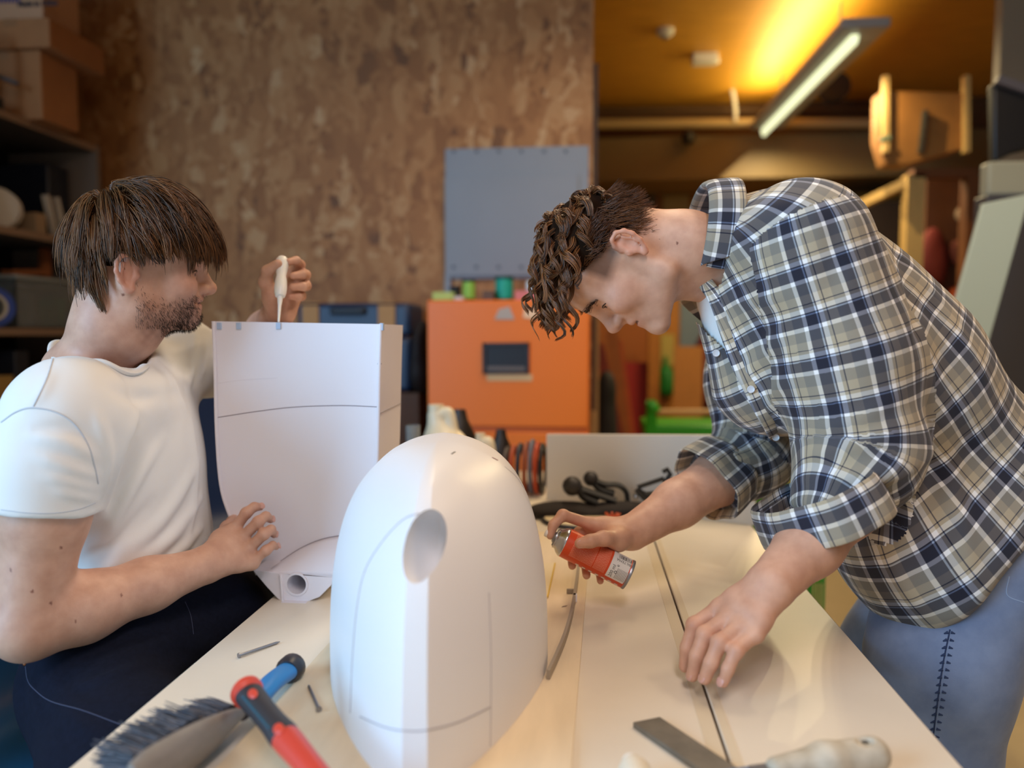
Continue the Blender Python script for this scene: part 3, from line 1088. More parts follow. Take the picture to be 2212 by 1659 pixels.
# ------------------------------------------------------------------ shelving on the left
XS, XB = -2.30, -2.74
Y0, Y1 = 2.05, 3.46
M_shelf = mat('dark_shelf_laminate', (66, 58, 54), 0.6)
M_edge = mat('brown_shelf_edge', (128, 100, 78), 0.6)
zt_s = 2.057
t = thing('shelving_unit', (-2.5, 2.75, 0), 'dark open shelving unit along the left wall', 'shelf')
zs = [0.12, 0.80, 1.195, 1.60]
for z in zs + [zt_s]:
    o = slab('shelf_board', (XB, Y0, z - 0.03), (XS - 0.006, Y1, z), M_shelf, t)
    slab('edge_strip', (XS - 0.006, Y0, z - 0.03), (XS, Y1, z), M_edge, o)
for y in (Y0 - 0.03, Y1):
    slab('upright', (XB, y, 0), (XS + 0.002, y + 0.03, zt_s), mat('grey_brown_upright', (112, 98, 88), 0.6), t)
slab('back_panel', (XB - 0.01, Y0, 0), (XB, Y1, zt_s), mat('black_back_panel', (20, 20, 26), 0.7), t)


def onshelf(px, py, X=-2.42):
    return px_(px, py, X)


M_drk = mat('dark_plastic_case', (16, 20, 32), 0.5)
for k, (y0, y1, h, lab) in enumerate(((2.36, 2.66, 0.16, 'dark low case at the near end of the upper shelf'), (3.28, 3.42, 0.34, 'dark tall case at the far end of the upper shelf'))):
    slab('storage_case', (-2.68, y0, 1.60), (-2.38 - 0.03 * k, y1, 1.60 + h), M_drk, label=lab, cat='case', bevel=0.01)
for k, (y, r, rgb, lab) in enumerate(((2.80, 0.075, (190, 176, 160), 'pale filament reel at the left on the upper shelf'), (2.985, 0.085, (196, 180, 160), 'large cream filament reel on the upper shelf'))):
    c = np.array([-2.42, y, 1.60 + r + 0.001])
    t = thing('filament_reel', (c[0], c[1], 1.60), lab, 'reel', 'reels on the upper shelf')
    d_ = nrm((0.45, -0.9, 0))
    for s in (-1, 1):
        MB().cyl(c + d_ * s * 0.03, c + d_ * (s * 0.03 + 0.006), r, 28).build('flange', mat('cream_flange_%d' % k, rgb, 0.5), t, True)
    MB().cyl(c - d_ * 0.029, c + d_ * 0.029, r * 0.86, 28).build('winding', mat('cream_winding_%d' % k, tuple(int(x * 0.9) for x in rgb), 0.5), t, True)
for k, (y, lean, lab) in enumerate(((3.10, 0.0, 'small tan box beside the cream reel on the upper shelf'),)):
    slab('small_box', (-2.42, y, 1.60), (-2.34, y + 0.06, 1.69), mat('tan_box', (150, 122, 92), 0.7), label=lab, cat='box')
for k, (y, lab) in enumerate(((3.19, 'pale strip leaning left of the other strip on the upper shelf'), (3.255, 'pale strip leaning by the tall case on the upper shelf'))):
    MB().bar((-2.36, y + 0.05, 1.602), (-2.36, y - 0.0, 1.78), 0.03, 0.012).build('wood_strip', mat('pale_strip', (196, 182, 164), 0.6), label=lab, cat='strip')
# clear bin, tape roll and wood bits on the middle shelf
t = thing('plastic_bin', (-2.45, 3.15, 1.195), 'clear plastic bin on the middle shelf', 'bin')
M_clear = mat('clear_plastic', (150, 158, 160), 0.25, spec=0.4)
bn = MB()
x0, x1, y0, y1, z0, z1 = -2.66, -2.345, 2.97, 3.42, 1.197, 1.40
for s in ((x1 - 0.004, y0, z0, x1, y1, z1), (x0, y0, z0, x0 + 0.004, y1, z1), (x0, y0, z0, x1, y0 + 0.004, z1), (x0, y1 - 0.004, z0, x1, y1, z1), (x0, y0, z0, x1, y1, z0 + 0.004)):
    bn.box(((s[0] + s[3]) / 2, (s[1] + s[4]) / 2, (s[2] + s[5]) / 2), (s[3] - s[0], s[4] - s[1], s[5] - s[2]))
mc = mat('clear_bin_plastic', (200, 210, 214), 0.12, trans=0.85)
bn.build('tub', mc, t)
slab('rim', (x0 - 0.01, y0 - 0.01, z1), (x1 + 0.012, y1 + 0.01, z1 + 0.016), mat('milky_rim', (136, 140, 138), 0.4), t, bevel=0.004)
for nm, y, h, rgb, lab in (('glue_box', 3.26, 0.13, (18, 120, 80), 'green box inside the clear bin'), ('blue_sponge', 3.33, 0.06, (40, 56, 150), 'blue sponge inside the clear bin'), ('grey_pouch', 3.06, 0.14, (84, 92, 104), 'grey pouch inside the clear bin')):
    slab(nm, (-2.47, y, 1.203), (-2.37, y + 0.05, 1.203 + h), mat(nm + '_m', rgb, 0.6), label=lab, cat=nm.split('_')[-1], bevel=0.004)
c = np.array([-2.37, 2.86, 1.195 + 0.083])
d_ = nrm((0.8, -0.6, 0))
t = thing('tape_roll', (c[0], c[1], 1.195), 'blue edged tape roll standing on the middle shelf', 'tape')
MB().lathe(c, d_, [(0.052, -0.025), (0.082, -0.025), (0.082, 0.025), (0.052, 0.025), (0.052, -0.025)], 28).build('tape', mat('blue_tape', (30, 58, 130), 0.5), t, True)
MB().lathe(c, d_, [(0.046, -0.027), (0.056, -0.027), (0.056, 0.027), (0.046, 0.027), (0.046, -0.027)], 28).build('core', mat('cream_core', (180, 168, 150), 0.7), t, True)
for a, b, lab in (((-2.46, 3.30, 1.42), (-2.46, 3.31, 1.56), 'short upright wood offcut above the clear bin'), ((-2.42, 3.02, 1.428), (-2.42, 3.26, 1.45), 'flat brown wood offcut lying on the clear bin')):
    MB().bar(a, b, 0.05, 0.025).build('wood_offcut', mat('orange_offcut', (128, 70, 30), 0.6), label=lab, cat='wood')
for y, lab in ((2.70, 'yellow brown carton at the left on the lower shelf'), (3.08, 'yellow brown carton at the right on the lower shelf')):
    slab('carton', (-2.62, y, 0.80), (-2.36, y + 0.26, 1.0), mat('ochre_carton', (150, 116, 60), 0.8), label=lab, cat='carton', bevel=0.003)
slab('storage_case', (-2.62, 2.97, 0.80), (-2.36, 3.05, 1.1), M_drk, label='narrow black case between the cartons on the lower shelf', cat='case', bevel=0.004)
# cardboard boxes on top
def carton(lo, hi, label, m=M_card):
    t = thing('cardboard_box', ((lo[0] + hi[0]) / 2, (lo[1] + hi[1]) / 2, lo[2]), label, 'box', 'cardboard boxes on the shelving')
    slab('body', lo, hi, m, t, bevel=0.004)
    slab('tape_seam', (hi[0] - 0.2, lo[1] - 0.001, hi[2] - 0.03), (hi[0] - 0.14, lo[1], hi[2]), mat('box_tape', (140, 96, 60), 0.4), t)
    return t


XA, XW, XC = py_(88, 150, 3.02)[0], py_(106, 60, 3.0)[0], py_(92, 10, 3.02)[0]
carton((-2.74, 3.02, zt_s), (XA, 3.25, 2.335), 'tall brown cardboard box on the shelving, lowest of its stack')
carton((-2.76, 3.0, 2.337), (XW, 3.36, 2.455), 'wide flat brown cardboard box in the middle of the stack')
t = carton((-2.74, 3.02, 2.458), (XC, 3.25, 2.80), 'pale printed cardboard box on top of the stack', mat('pale_carton', (176, 132, 98), 0.8))
V, Fc = text_mesh('Made in China', 0.030, bold=0.0022)
mb = MB()
q = py_(38, 14, 3.018)
mb.add([(q[0] + v[0], 3.0185, q[2] + v[1]) for v in V], Fc)
mb.build('print', mat('dark_print', (40, 30, 34), 0.7), t)
q0 = py_(-10, 4, 3.018)
pr = MB()
for k in range(7):
    q = py_(-8 + k * 8, 3, 3.018)
    pr.box((q[0], 3.0185, q[2] + 0.006), (0.011, 0.001, 0.022))
pr.build('print_block', mat('blue_print', (44, 36, 96), 0.7), t)
# work lamp on top of the shelving
t = thing('work_lamp', (-2.36, 2.87, zt_s), 'black work lamp with a bent steel carrying frame on the shelving', 'lamp')
zb = zt_s
slab('base', (-2.5, 2.78, zb), (-2.325, 2.93, zb + 0.06), M_black, t, bevel=0.01)
pts = [(-2.50, 2.86, zb + 0.29), (-2.36, 2.86, zb + 0.29), (-2.335, 2.86, zb + 0.265), (-2.335, 2.86, zb + 0.07)]
MB().tube(bez(pts, 20), 0.011, 10).build('frame', M_steel, t, True)
MB().bar((-2.50, 2.85, zb + 0.20), (-2.28, 2.95, zb + 0.12), 0.02, 0.012).build('lever', M_black, t)
MB().cyl((-2.45, 2.80, zb + 0.13), (-2.45, 2.90, zb + 0.13), 0.05, 20).build('lamp_head', mat('dark_blue_head', (24, 26, 44), 0.4), t, True)
# ================================================================== worktable and what lies on it
from mathutils.bvhtree import BVHTree

ZT = 0.74
M_top = mat('cream_laminate', (226, 214, 194), 0.42, var=0.025, scale=7)
M_edgeband = mat('beige_edge_band', (216, 200, 172), 0.5)
M_legs = mat('grey_table_steel', (110, 112, 116), 0.45, 0.5)
XL, XR = pz(150, 1659, ZT)[0], pz(2080, 1659, ZT)[0]
XM = pz(1580, 1659, ZT)[0]
YN, YF = 0.12, 2.38
t = thing('work_table', ((XL + XR) / 2, 1.1, 0), 'long cream worktable with a dark joint running down its top', 'table')
slab('tabletop', (XL, YN, ZT - 0.024), (XM - 0.0015, YF, ZT), M_top, t, bevel=0.0015)
slab('tabletop', (XM + 0.0015, YN, ZT - 0.024), (XR, YF, ZT), M_top, t, bevel=0.0015)
slab('joint_gap', (XM - 0.0022, YN, ZT - 0.022), (XM + 0.0022, YF, ZT - 0.004), mat('dark_joint', (60, 44, 30), 0.7), t)
for s0, s1 in ((-0.019, -0.003), (0.003, 0.013)):
    slab('joint_strip', (XM + s0, YN, ZT - 0.001), (XM + s1, YF, ZT + 0.0006), M_edgeband, t)
for x in (XL + 0.30, XR - 0.06):
    for y in (YN + 0.12, YF - 0.12):
        slab('leg', (x - 0.02, y - 0.02, 0), (x + 0.02, y + 0.02, ZT - 0.024), M_legs, t)
slab('apron_rail', (XL + 0.30, YN + 0.1, ZT - 0.064), (XL + 0.33, YF - 0.1, ZT - 0.024), M_legs, t)
slab('apron_rail', (XR - 0.075, YN + 0.1, ZT - 0.064), (XR - 0.045, YF - 0.1, ZT - 0.024), M_legs, t)

# plywood board under the nose
ZB = ZT + 0.0062
MB().prism([(-0.372, 0.18, ZT + 0.0002), (-0.026, 0.18, ZT + 0.0002), (0.016, 1.62, ZT + 0.0002), (-0.33, 1.62, ZT + 0.0002)], (0, 0, 0.006)).build(
    'plywood_board', mat('pale_plywood', (228, 206, 172), 0.55, var=0.06, scale=5, stretch=(6, 1, 1)), bevel=0.001, label='pale plywood board lying on the table under the white hull nose', cat='board')

# ------------------------------------------------------------------ white hull nose
M_hull = mat('white_printed_plastic', (236, 233, 232), 0.42, bump=0.02, bscale=260)
Lh, Wh, Hh = 0.290, 0.139, 0.285
ang = math.radians(6.2)
O_h = np.array([-0.183, 0.945, ZB])


def hull_pt(ox, oy, sy, tau):
    """ox,oy: base outline point; sy: its spine point; tau 0..pi/2"""
    rho = max(math.cos(tau), 0.0) ** (2 / 2.5)
    zz = math.sin(tau) ** (2 / 3.0)
    x, y = ox * rho, sy + (oy - sy) * rho
    z = Hh * zz + 0.005 * max(0.0, 1 - abs(x) / 0.055) * min(1, tau * 1.2)
    z *= 1 - 0.10 * max(0, y - 0.08) / 0.2
    c, s = math.cos(ang), math.sin(ang)
    return O_h + np.array([c * x - s * y, s * x + c * y, z])


outl = []
for y in np.linspace(0.23, 0.01, 14):
    outl.append((-Wh * (1 - 0.35 * max(0, y - 0.05) ** 2 / 0.04), y, y))
a_ = 1.34
us = np.concatenate([np.linspace(0, 1, 30) ** 1.0])
front = []
for u in us:
    x = Wh * math.cos(u * math.pi / 2) ** (1.0)
    x = max(x, 0.0)
    y = -Lh * max(0.0, 1 - (x / Wh) ** a_) ** (1 / a_)
    front.append((x, y))
xs = 0.0115
ys = -Lh * max(0.0, 1 - (xs / Wh) ** a_) ** (1 / a_)
front = [(x, y) for x, y in front if x > xs * 1.15] + [(xs, ys)]
for x, y in front:
    outl.append((-x, y, 0.0))
for q in (-0.5, 0, 0.5):
    outl.append((xs * q, ys, 0.0))
for x, y in reversed(front):
    outl.append((x, y, 0.0))
for y in np.linspace(0.01, 0.23, 14):
    outl.append((Wh * (1 - 0.35 * max(0, y - 0.05) ** 2 / 0.04), y, y))
taus = np.linspace(0, 1, 34) ** 0.9 * math.pi / 2
V, n = [], len(outl)
for tau in taus:
    for ox, oy, sy in outl:
        V.append(hull_pt(ox, oy, sy, tau))
Fc = []
for i in range(len(taus) - 1):
    for k in range(n - 1):
        Fc.append((i * n + k, i * n + k + 1, (i + 1) * n + k + 1, (i + 1) * n + k))
Fc.append(tuple(range(n - 1, -1, -1)))
Fc.append(tuple([i * n for i in range(len(taus))] + [i * n + n - 1 for i in range(len(taus) - 2, -1, -1)]))
hull_root = thing('hull_nose', (-0.18, 0.95, ZB), 'large rounded white hull nose with an oval hole, standing on the plywood board', 'hull')
hull = MB().add(V, Fc).build('shell', M_hull, hull_root)
bm = bmesh.new()
bm.from_mesh(hull.data)
bmesh.ops.remove_doubles(bm, verts=bm.verts, dist=1e-5)
bmesh.ops.triangulate(bm, faces=[f for f in bm.faces if len(f.verts) > 4])
bmesh.ops.recalc_face_normals(bm, faces=bm.faces)
bm.to_mesh(hull.data)
bm.free()


def bvh_of(o):
    base = worldloc(o)
    return BVHTree.FromPolygons([tuple(np.array(v.co) + base) for v in o.data.vertices], [tuple(p.vertices) for p in o.data.polygons])


hull_bvh = bvh_of(hull)


def hit(bvh, px, py, lift=0.0):
    r = nrm(ray(px, py))
    loc, nor, _, _ = bvh.ray_cast(Vector(CAM), Vector(r))
    if loc is None:
        return None
    nor = np.array(nor)
    if nor @ r > 0:
        nor = -nor
    return np.array(loc) + nor * lift


def apply_bool(o, cut):
    md = o.modifiers.new('cut', 'BOOLEAN')
    md.operation, md.solver, md.object = 'DIFFERENCE', 'EXACT', cut
    bpy.context.view_layer.update()
    ev = o.evaluated_get(bpy.context.evaluated_depsgraph_get())
    me = bpy.data.meshes.new_from_object(ev)
    o.modifiers.clear()
    o.data = me
    bpy.data.objects.remove(cut, do_unlink=True)


hc = hit(hull_bvh, 910, 1182)
axc = nrm(np.array([0.09, 0.90, -0.12]))
cut = MB()
ux = nrm(np.cross(axc, (0, 0, 1)))
uz = np.cross(ux, axc)
cut.sphere(hc + axc * 0.012, 1.0, 40, (0.019, 0.062, 0.036), axes=np.array([ux, axc, uz]))
apply_bool(hull, cut.build('cutter', M_hull, smooth=True))
hull.data.polygons.foreach_set('use_smooth', np.ones(len(hull.data.polygons), dtype=bool))
hull.data.set_sharp_from_angle(angle=math.radians(17))
M_seam = mat('grey_seam', (178, 172, 174), 0.6)


def seam(bvh, pts, parent, r=0.0007, m=None, name='seam_line', n=40):
    P = bez([np.array([x, y, 0.0]) for x, y in pts], n)
    Q = [hit(bvh, p[0], p[1], r * 0.2) for p in P]
    Q = [q for q in Q if q is not None]
    if len(Q) > 2:
        MB().tube(Q, r, 6).build(name, m or M_seam, parent, True)


seam(hull_bvh, [(905, 1109), (872, 1122), (830, 1165), (790, 1230), (772, 1310), (762, 1420), (757, 1540)], hull_root)
seam(hull_bvh, [(1058, 1655), (1060, 1540), (1060, 1400), (1056, 1280)], hull_root, 0.0005)
seam(hull_bvh, [(778, 1548), (830, 1570), (872, 1578), (922, 1577), (990, 1560), (1058, 1528)], hull_root)
seam(hull_bvh, [(1090, 1008), (1115, 1030), (1135, 1060)], hull_root, 0.0004)
p0 = hit(hull_bvh, 979, 979, 0.0003)
MB().bar(hit(hull_bvh, 975, 981, 0.0002), hit(hull_bvh, 983, 976, 0.0002), 0.0015, 0.0005).build('scuff_mark', mat('dark_scuff', (60, 54, 50), 0.7), hull_root)
MB().bar(hit(hull_bvh, 1062, 988, 0.0002), hit(hull_bvh, 1074, 994, 0.0002), 0.004, 0.0005).build('scuff_mark', mat('pink_scuff', (224, 176, 160), 0.7), hull_root)

# ------------------------------------------------------------------ tall hull section standing behind
M_sheet = mat('white_hull_sheet', (232, 226, 230), 0.5, bump=0.02, bscale=200)
YS = 1.215
root = thing('hull_section', (-0.46, YS + 0.06, ZT), 'tall white hollow hull section standing on its nose, held by the seated man', 'hull')
left = bez([py_(x, y, YS) for x, y in ((462, 694), (466, 800), (469, 930), (478, 1045), (497, 1112), (526, 1180), (557, 1240))], 40)
right = bez([py_(x, y, YS) for x, y in ((823, 700), (820, 800), (818, 900), (814, 1015), (800, 1120), (768, 1200), (722, 1246))], 40)


def resamp(P, zs):
    z = P[:, 2][::-1]
    return np.interp(zs, z, P[:, 0][::-1])


ztop_l, ztop_r = left[0, 2], right[0, 2]
zbot = max(left[-1, 2], right[-1, 2])
NR, NC = 44, 26
vs = np.linspace(0, 1, NR)
FV, BV = [], []
for v in vs:
    for u in np.linspace(0, 1, NC):
        z = (ztop_l * (1 - u) + ztop_r * u) * (1 - v) + zbot * v
        xl, xr = np.interp(z, left[::-1, 2], left[::-1, 0]), np.interp(z, right[::-1, 2], right[::-1, 0])
        x = xl + (xr - xl) * u
        conc = 0.020 * (1 - (2 * u - 1) ** 2) * (0.4 + 0.6 * v)
        FV.append((x, YS + conc, z))
        BV.append((x, YS + 0.15 - 0.05 * max(0.0, v - 0.6), z))
m = MB()
g = lambda i, k: i * NC + k
Fc = [(g(i, k), g(i + 1, k), g(i + 1, k + 1), g(i, k + 1)) for i in range(NR - 1) for k in range(NC - 1)]
nF = NR * NC
Fb = [(nF + g(i, k), nF + g(i, k + 1), nF + g(i + 1, k + 1), nF + g(i + 1, k)) for i in range(NR - 1) for k in range(NC - 1)]
Fs = []
for i in range(NR - 1):
    Fs += [(g(i, 0), nF + g(i, 0), nF + g(i + 1, 0), g(i + 1, 0)), (g(i, NC - 1), g(i + 1, NC - 1), nF + g(i + 1, NC - 1), nF + g(i, NC - 1))]
for k in range(NC - 1):
    Fs += [(g(0, k), g(0, k + 1), nF + g(0, k + 1), nF + g(0, k)), (g(NR - 1, k), nF + g(NR - 1, k), nF + g(NR - 1, k + 1), g(NR - 1, k + 1))]
m.add(FV + BV, Fc + Fb + Fs)
sheet = m.build('shell', M_sheet, root, smooth=True, auto=35)
sheet_bvh = bvh_of(sheet)
# raised edge lips left and right
MB().tube(left - np.array([0, 0.002, 0]), 0.0028, 8).build('edge_lip', M_sheet, root, True)
MB().tube(right[:24] - np.array([0, 0.002, 0]), 0.0028, 8).build('edge_lip', M_sheet, root, True)
seam(sheet_bvh, [(468, 902), (560, 888), (640, 879), (740, 876), (817, 879)], root, 0.0007, mat('seam_grey_mauve', (140, 128, 136), 0.6))
seam(sheet_bvh, [(465, 829), (520, 821), (600, 816)], root, 0.0004, M_sheet)
for x in (474, 516, 602):
    q = hit(sheet_bvh, x, 704, 0.001)
    MB().box(q, (0.008, 0.003, 0.011)).build('tape_tab', mat('pale_blue_tape', (176, 196, 222), 0.5), root, bevel=0.0008)
q = hit(sheet_bvh, 820, 786, 0.0005) if hit(sheet_bvh, 820, 786) is not None else hit(sheet_bvh, 812, 786, 0.0005)
MB().sphere(q, 0.0035, 10, (1, 0.3, 0.7)).build('bolt_hole', mat('dark_bolt', (52, 46, 54), 0.5), root, True)
q = py_(825, 706, YS)
MB().box(q + np.array([0, 0, 0]), (0.006, 0.008, 0.012)).build('tape_tab', mat('pale_blue_tape', (176, 196, 222), 0.5), root, bevel=0.0008)
# seam of the outer side face
zs_ = py_(820, 893, YS)[2]
xr_ = np.interp(zs_, right[::-1, 2], right[::-1, 0])
MB().tube([(xr_ + 0.0003, YS + 0.002, zs_), (xr_ + 0.0003, YS + 0.15, zs_ + 0.004)], 0.0007, 6).build('seam_line', M_seam, root, True)
# nose block with the round socket
YB = 1.172
bl = MB().prism([py_(x, y, YB) for x, y in ((545, 1231), (606, 1238), (724, 1246), (716, 1264), (690, 1290), (664, 1300), (612, 1300), (600, 1294), (574, 1266))], (0, 0.12, 0)).build('nose_block', M_sheet, root)
c = py_(641, 1262, YB)
apply_bool(bl, MB().cyl(c - np.array([0, 0.02, 0]), c + np.array([0, 0.07, 0]), 0.0158, 40).build('cutter', M_sheet))
bv = bl.modifiers.new('bevel', 'BEVEL')
bv.width, bv.segments, bv.limit_method = 0.0012, 2, 'ANGLE'
a, b = py_(607, 1240, YB), py_(612, 1298, YB)
MB().bar(a + np.array([0, -0.001, 0]), b + np.array([0, -0.001, 0]), 0.004, 0.006, ref=(0, 1, 0)).build('rib', M_sheet, root, bevel=0.001)
a, b = py_(612, 1300, YB), py_(666, 1306, YB)
slab('foot_tab', (a[0], YB - 0.012, ZT + 0.0003), (b[0], YB + 0.05, a[2] + 0.001), M_sheet, root, bevel=0.001)
MB().lathe(c - np.array([0, 0.0015, 0]), (0, 1, 0), [(0.0158, 0), (0.019, 0), (0.0195, 0.003), (0.0158, 0.003), (0.0158, 0)], 40).build('socket_ring', M_sheet, root, True)
# curved bottom panel
top = bez([np.array([x, y, 0.0]) for x, y in ((558, 1238), (600, 1216), (650, 1184), (695, 1165), (738, 1157), (776, 1158))], 30)
TP = [hit(sheet_bvh, p[0], p[1], 0.0006) for p in top]
TP = [p if p is not None else py_(top[i][0], top[i][1], YS) for i, p in enumerate(TP)]
BP = [py_(556 + (724 - 556) * i / (len(TP) - 1), 1236 + 10 * i / (len(TP) - 1), YB + 0.001) for i in range(len(TP))]
GV, rows = [], 10
for j in range(rows):
    s_ = j / (rows - 1)
    for i in range(len(TP)):
        p = TP[i] * (1 - s_) + BP[i] * s_
        p = p + np.array([0, -0.008, 0.004]) * math.sin(math.pi * s_)
        GV.append(p)
nT = len(TP)
Fc = [(j * nT + i, (j + 1) * nT + i, (j + 1) * nT + i + 1, j * nT + i + 1) for j in range(rows - 1) for i in range(nT - 1)]
o = mesh_object('bottom_panel', GV, Fc, M_sheet, root)
sd = o.modifiers.new('thickness', 'SOLIDIFY')
sd.thickness, sd.offset = 0.002, -1
MB().tube(TP[2:], 0.0008, 6).build('seam_line', mat('seam_grey_mauve', (140, 128, 136), 0.6), root, True)

# ------------------------------------------------------------------ nails
M_nail = mat('nail_steel', (150, 150, 156), 0.3, 0.95)


def nail(hx, hy, tx, ty, z, label):
    a, b = pz(hx, hy, z + 0.0034), pz(tx, ty, z + 0.0019)
    d = nrm(b - a)
    t = thing('nail', (a + b) / 2 * np.array([1, 1, 0]) + np.array([0, 0, z]), label, 'nail', 'nails on the table')
    L = np.linalg.norm(b - a)
    MB().tube([a, a + d * (L - 0.006), b], [0.0018, 0.0018, 0.0003], 12).build('shank', M_nail, t, True)
    MB().cyl(a - d * 0.0008, a + d * 0.0008, 0.0034, 16).build('head', M_nail, t, True)


nail(516, 1416, 605, 1386, ZT, 'steel nail lying on the bare table beside the brush')
nail(689, 1532, 666, 1479, ZB, 'steel nail lying on the plywood left of the hull nose')

# ------------------------------------------------------------------ hand brush
ZBR = ZT + 0.029
P0, P1, P2 = pz(285, 1690, ZBR), pz(532, 1530, ZBR), pz(630, 1442, ZT + 0.019)
ax = nrm(P1 - P0)
perp = nrm(np.cross((0, 0, 1), ax))           # towards the bristle side (left)
br = nrm(perp * 0.93 + np.array([0, 0, -0.12]))
wd = np.cross(ax, br)
root = thing('hand_brush', (P0 + P1) / 2 * np.array([1, 1, 0]) + np.array([0, 0, ZT]), 'grey hand brush with dark bristles and a blue handle', 'brush')
Lb = np.linalg.norm(P1 - P0)
V, Fc, NB, K = [], [], 30, 20
for i in range(NB + 1):
    s_ = i / NB
    hw = 0.0225 * (math.sin(math.pi * min(1, max(0.02, (1.0 - s_) * 0.62 + 0.02))) ** 0.8) * (1.0 if s_ > 0.08 else 0.85 + 1.8 * s_)
    th = 0.012 * (0.55 + 0.45 * math.sin(math.pi * min(1, s_ + 0.15)))
    c = P0 + ax * Lb * s_ - br * 0.004 * math.sin(math.pi * s_)
    for k in range(K):
        a = 2 * math.pi * k / K
        V.append(c + wd * hw * math.cos(a) + br * th * math.sin(a) * (1.0 if math.sin(a) < 0 else 0.55))
for i in range(NB):
    for k in range(K):
        Fc.append((i * K + k, i * K + (k + 1) % K, (i + 1) * K + (k + 1) % K, (i + 1) * K + k))
Fc += [tuple(range(K - 1, -1, -1)), tuple(range(NB * K, NB * K + K))]
MB().add(V, Fc).build('brush_back', mat('grey_stained_wood', (126, 120, 114), 0.5, var=0.12, scale=12, stretch=(3, 3, 8)), root, True)
N = 2600
s_ = RNG.uniform(0.03, 0.93, N)
tuft = np.round(s_ * 17) / 17
s_ = tuft + RNG.normal(0, 0.012, N)
hwv = 0.0225 * (np.sin(np.pi * np.clip((1.0 - s_) * 0.62 + 0.02, 0.02, 1)) ** 0.8)
w_ = RNG.uniform(-0.8, 0.8, N) * hwv
w_ = np.round(w_ / 0.009) * 0.009 + RNG.normal(0, 0.0014, N)
r0 = P0 + ax * (Lb * s_)[:, None] + wd * w_[:, None] + br * 0.004
Lr = 0.047 * RNG.uniform(0.85, 1.06, N)
dv = br + ax * (0.10 * (s_ - 0.3) + RNG.normal(0, 0.07, N))[:, None] + wd * (w_ * 12 + RNG.normal(0, 0.06, N))[:, None]
tt = np.linspace(0, 1, 5)
P = r0[:, None] + dv[:, None] * (Lr[:, None] * tt)[..., None] + np.array([0, 0, -0.004]) * (tt ** 2)[None, :, None]
P[..., 2] = np.maximum(P[..., 2], ZT + 0.0012)
o = strands_object('bristles', P, np.array([0.0008] * 4 + [0.0004]) * np.ones((N, 1)), hair_material('bristle_fibre', (48, 50, 60), (104, 104, 112), 0.5), root, RNG.uniform(0, 1, N))
o['kind'] = 'stuff'
hd = nrm(P2 - P1)
path = bez([P1 - ax * 0.01, P1 + hd * 0.03, P1 + (P2 - P1) * 0.55 + np.array([0, 0, 0.003]), P2 - hd * 0.012], 24)
MB().tube(path[:8], np.linspace(0.011, 0.012, 8), 16, flat=0.85).build('neck', mat('grey_neck', (70, 70, 80), 0.5), root, True)
MB().tube(path[6:], np.linspace(0.0125, 0.0135, len(path) - 6), 20, flat=0.8).build('handle', mat('blue_handle_paint', (30, 122, 184), 0.4), root, True)
f = MB()
f.tube([P2 - hd * 0.016, P2 - hd * 0.010, P2 + hd * 0.004, P2 + hd * 0.011, P2 + hd * 0.015], [0.0135, 0.0165, 0.0165, 0.012, 0.004], 20)
f.build('end_cap', mat('dark_cap', (38, 36, 42), 0.4), root, True)
rc = P2 + hd * 0.019
rp = [rc + 0.007 * (hd * math.cos(a) + np.array([0, 0, 1]) * math.sin(a)) for a in np.linspace(0, 2 * math.pi, 20, endpoint=False)]
MB().tube(rp, 0.0009, 6, closed=True).build('hanging_ring', M_steel, root, True)

# ------------------------------------------------------------------ hammer lying across the brush handle
A, B_ = pz(531, 1492, ZT + 0.058), pz(672, 1659, ZT + 0.040)
d = nrm(B_ - A)
root = thing('hammer', (A + B_) / 2 * np.array([1, 1, 0]) + np.array([0, 0, ZT]), 'hammer with a red and black rubber grip lying across the brush handle', 'hammer')
x_, y_, _ = frame_from(d)
MB().tube([A - d * 0.004, A, A + d * 0.006, A + d * 0.010], [0.013, 0.0165, 0.0165, 0.013], 24).build('butt_flange', mat('red_rubber', (214, 70, 48), 0.45), root, True)
g_ = MB()
g_.tube([A + d * q for q in (0.008, 0.02, 0.045, 0.07, 0.09, 0.097)], [0.0145, 0.0142, 0.0130, 0.0132, 0.0148, 0.0142], 24, flat=0.86)
grip = g_.build('grip', mat('black_rubber_grip', (50, 48, 52), 0.5), root, True)
gb = bvh_of(grip)
M_red = mat('red_rubber', (214, 70, 48), 0.45)
for (px0, py0, rx, ry) in ((546, 1499, 0.006, 0.008), (602, 1575, 0.0065, 0.008)):
    q = hit(gb, px0, py0, 0.0002)
    if q is None:
        continue
    nn = nrm(CAM - q)
    sd_ = nrm(np.cross(nn, d))
    MB().sphere(q, 1.0, 18, (rx * 0.8, ry, 0.0022), axes=np.array([sd_, d, np.cross(sd_, d)])).build('inlay', M_red, root, True)
mt = mat('teal_rubber', (40, 92, 112), 0.5)
for k in range(16):
    a = A + d * (0.014 + k * 0.0042)
    q = hit(gb, *(lambda v: (CX + F * ((v - CAM) @ RGT) / ((v - CAM) @ FWD), CY - F * ((v - CAM) @ UPV) / ((v - CAM) @ FWD)))(a - RGT * 0.008), 0.0001)
    if q is not None:
        MB().sphere(q, 0.0016, 8).build('grip_ridge', mt, root, True)
end = A + d * 0.26
MB().tube([A + d * 0.096, A + d * 0.11, A + d * 0.14, A + d * 0.19, end], [0.0142, 0.0140, 0.0125, 0.0110, 0.0105], 24, flat=0.86).build('shaft', mat('red_lacquer', (214, 74, 58), 0.35), root, True)
hx = nrm(np.cross(d, (0, 0, 1)))
hm = MB()
hm.box(end, (0.024, 0.024, 0.024), hx, d)
hm.tube([end + hx * 0.012, end + hx * 0.03, end + hx * 0.045, end + hx * 0.055], [0.009, 0.009, 0.013, 0.0125], 20)
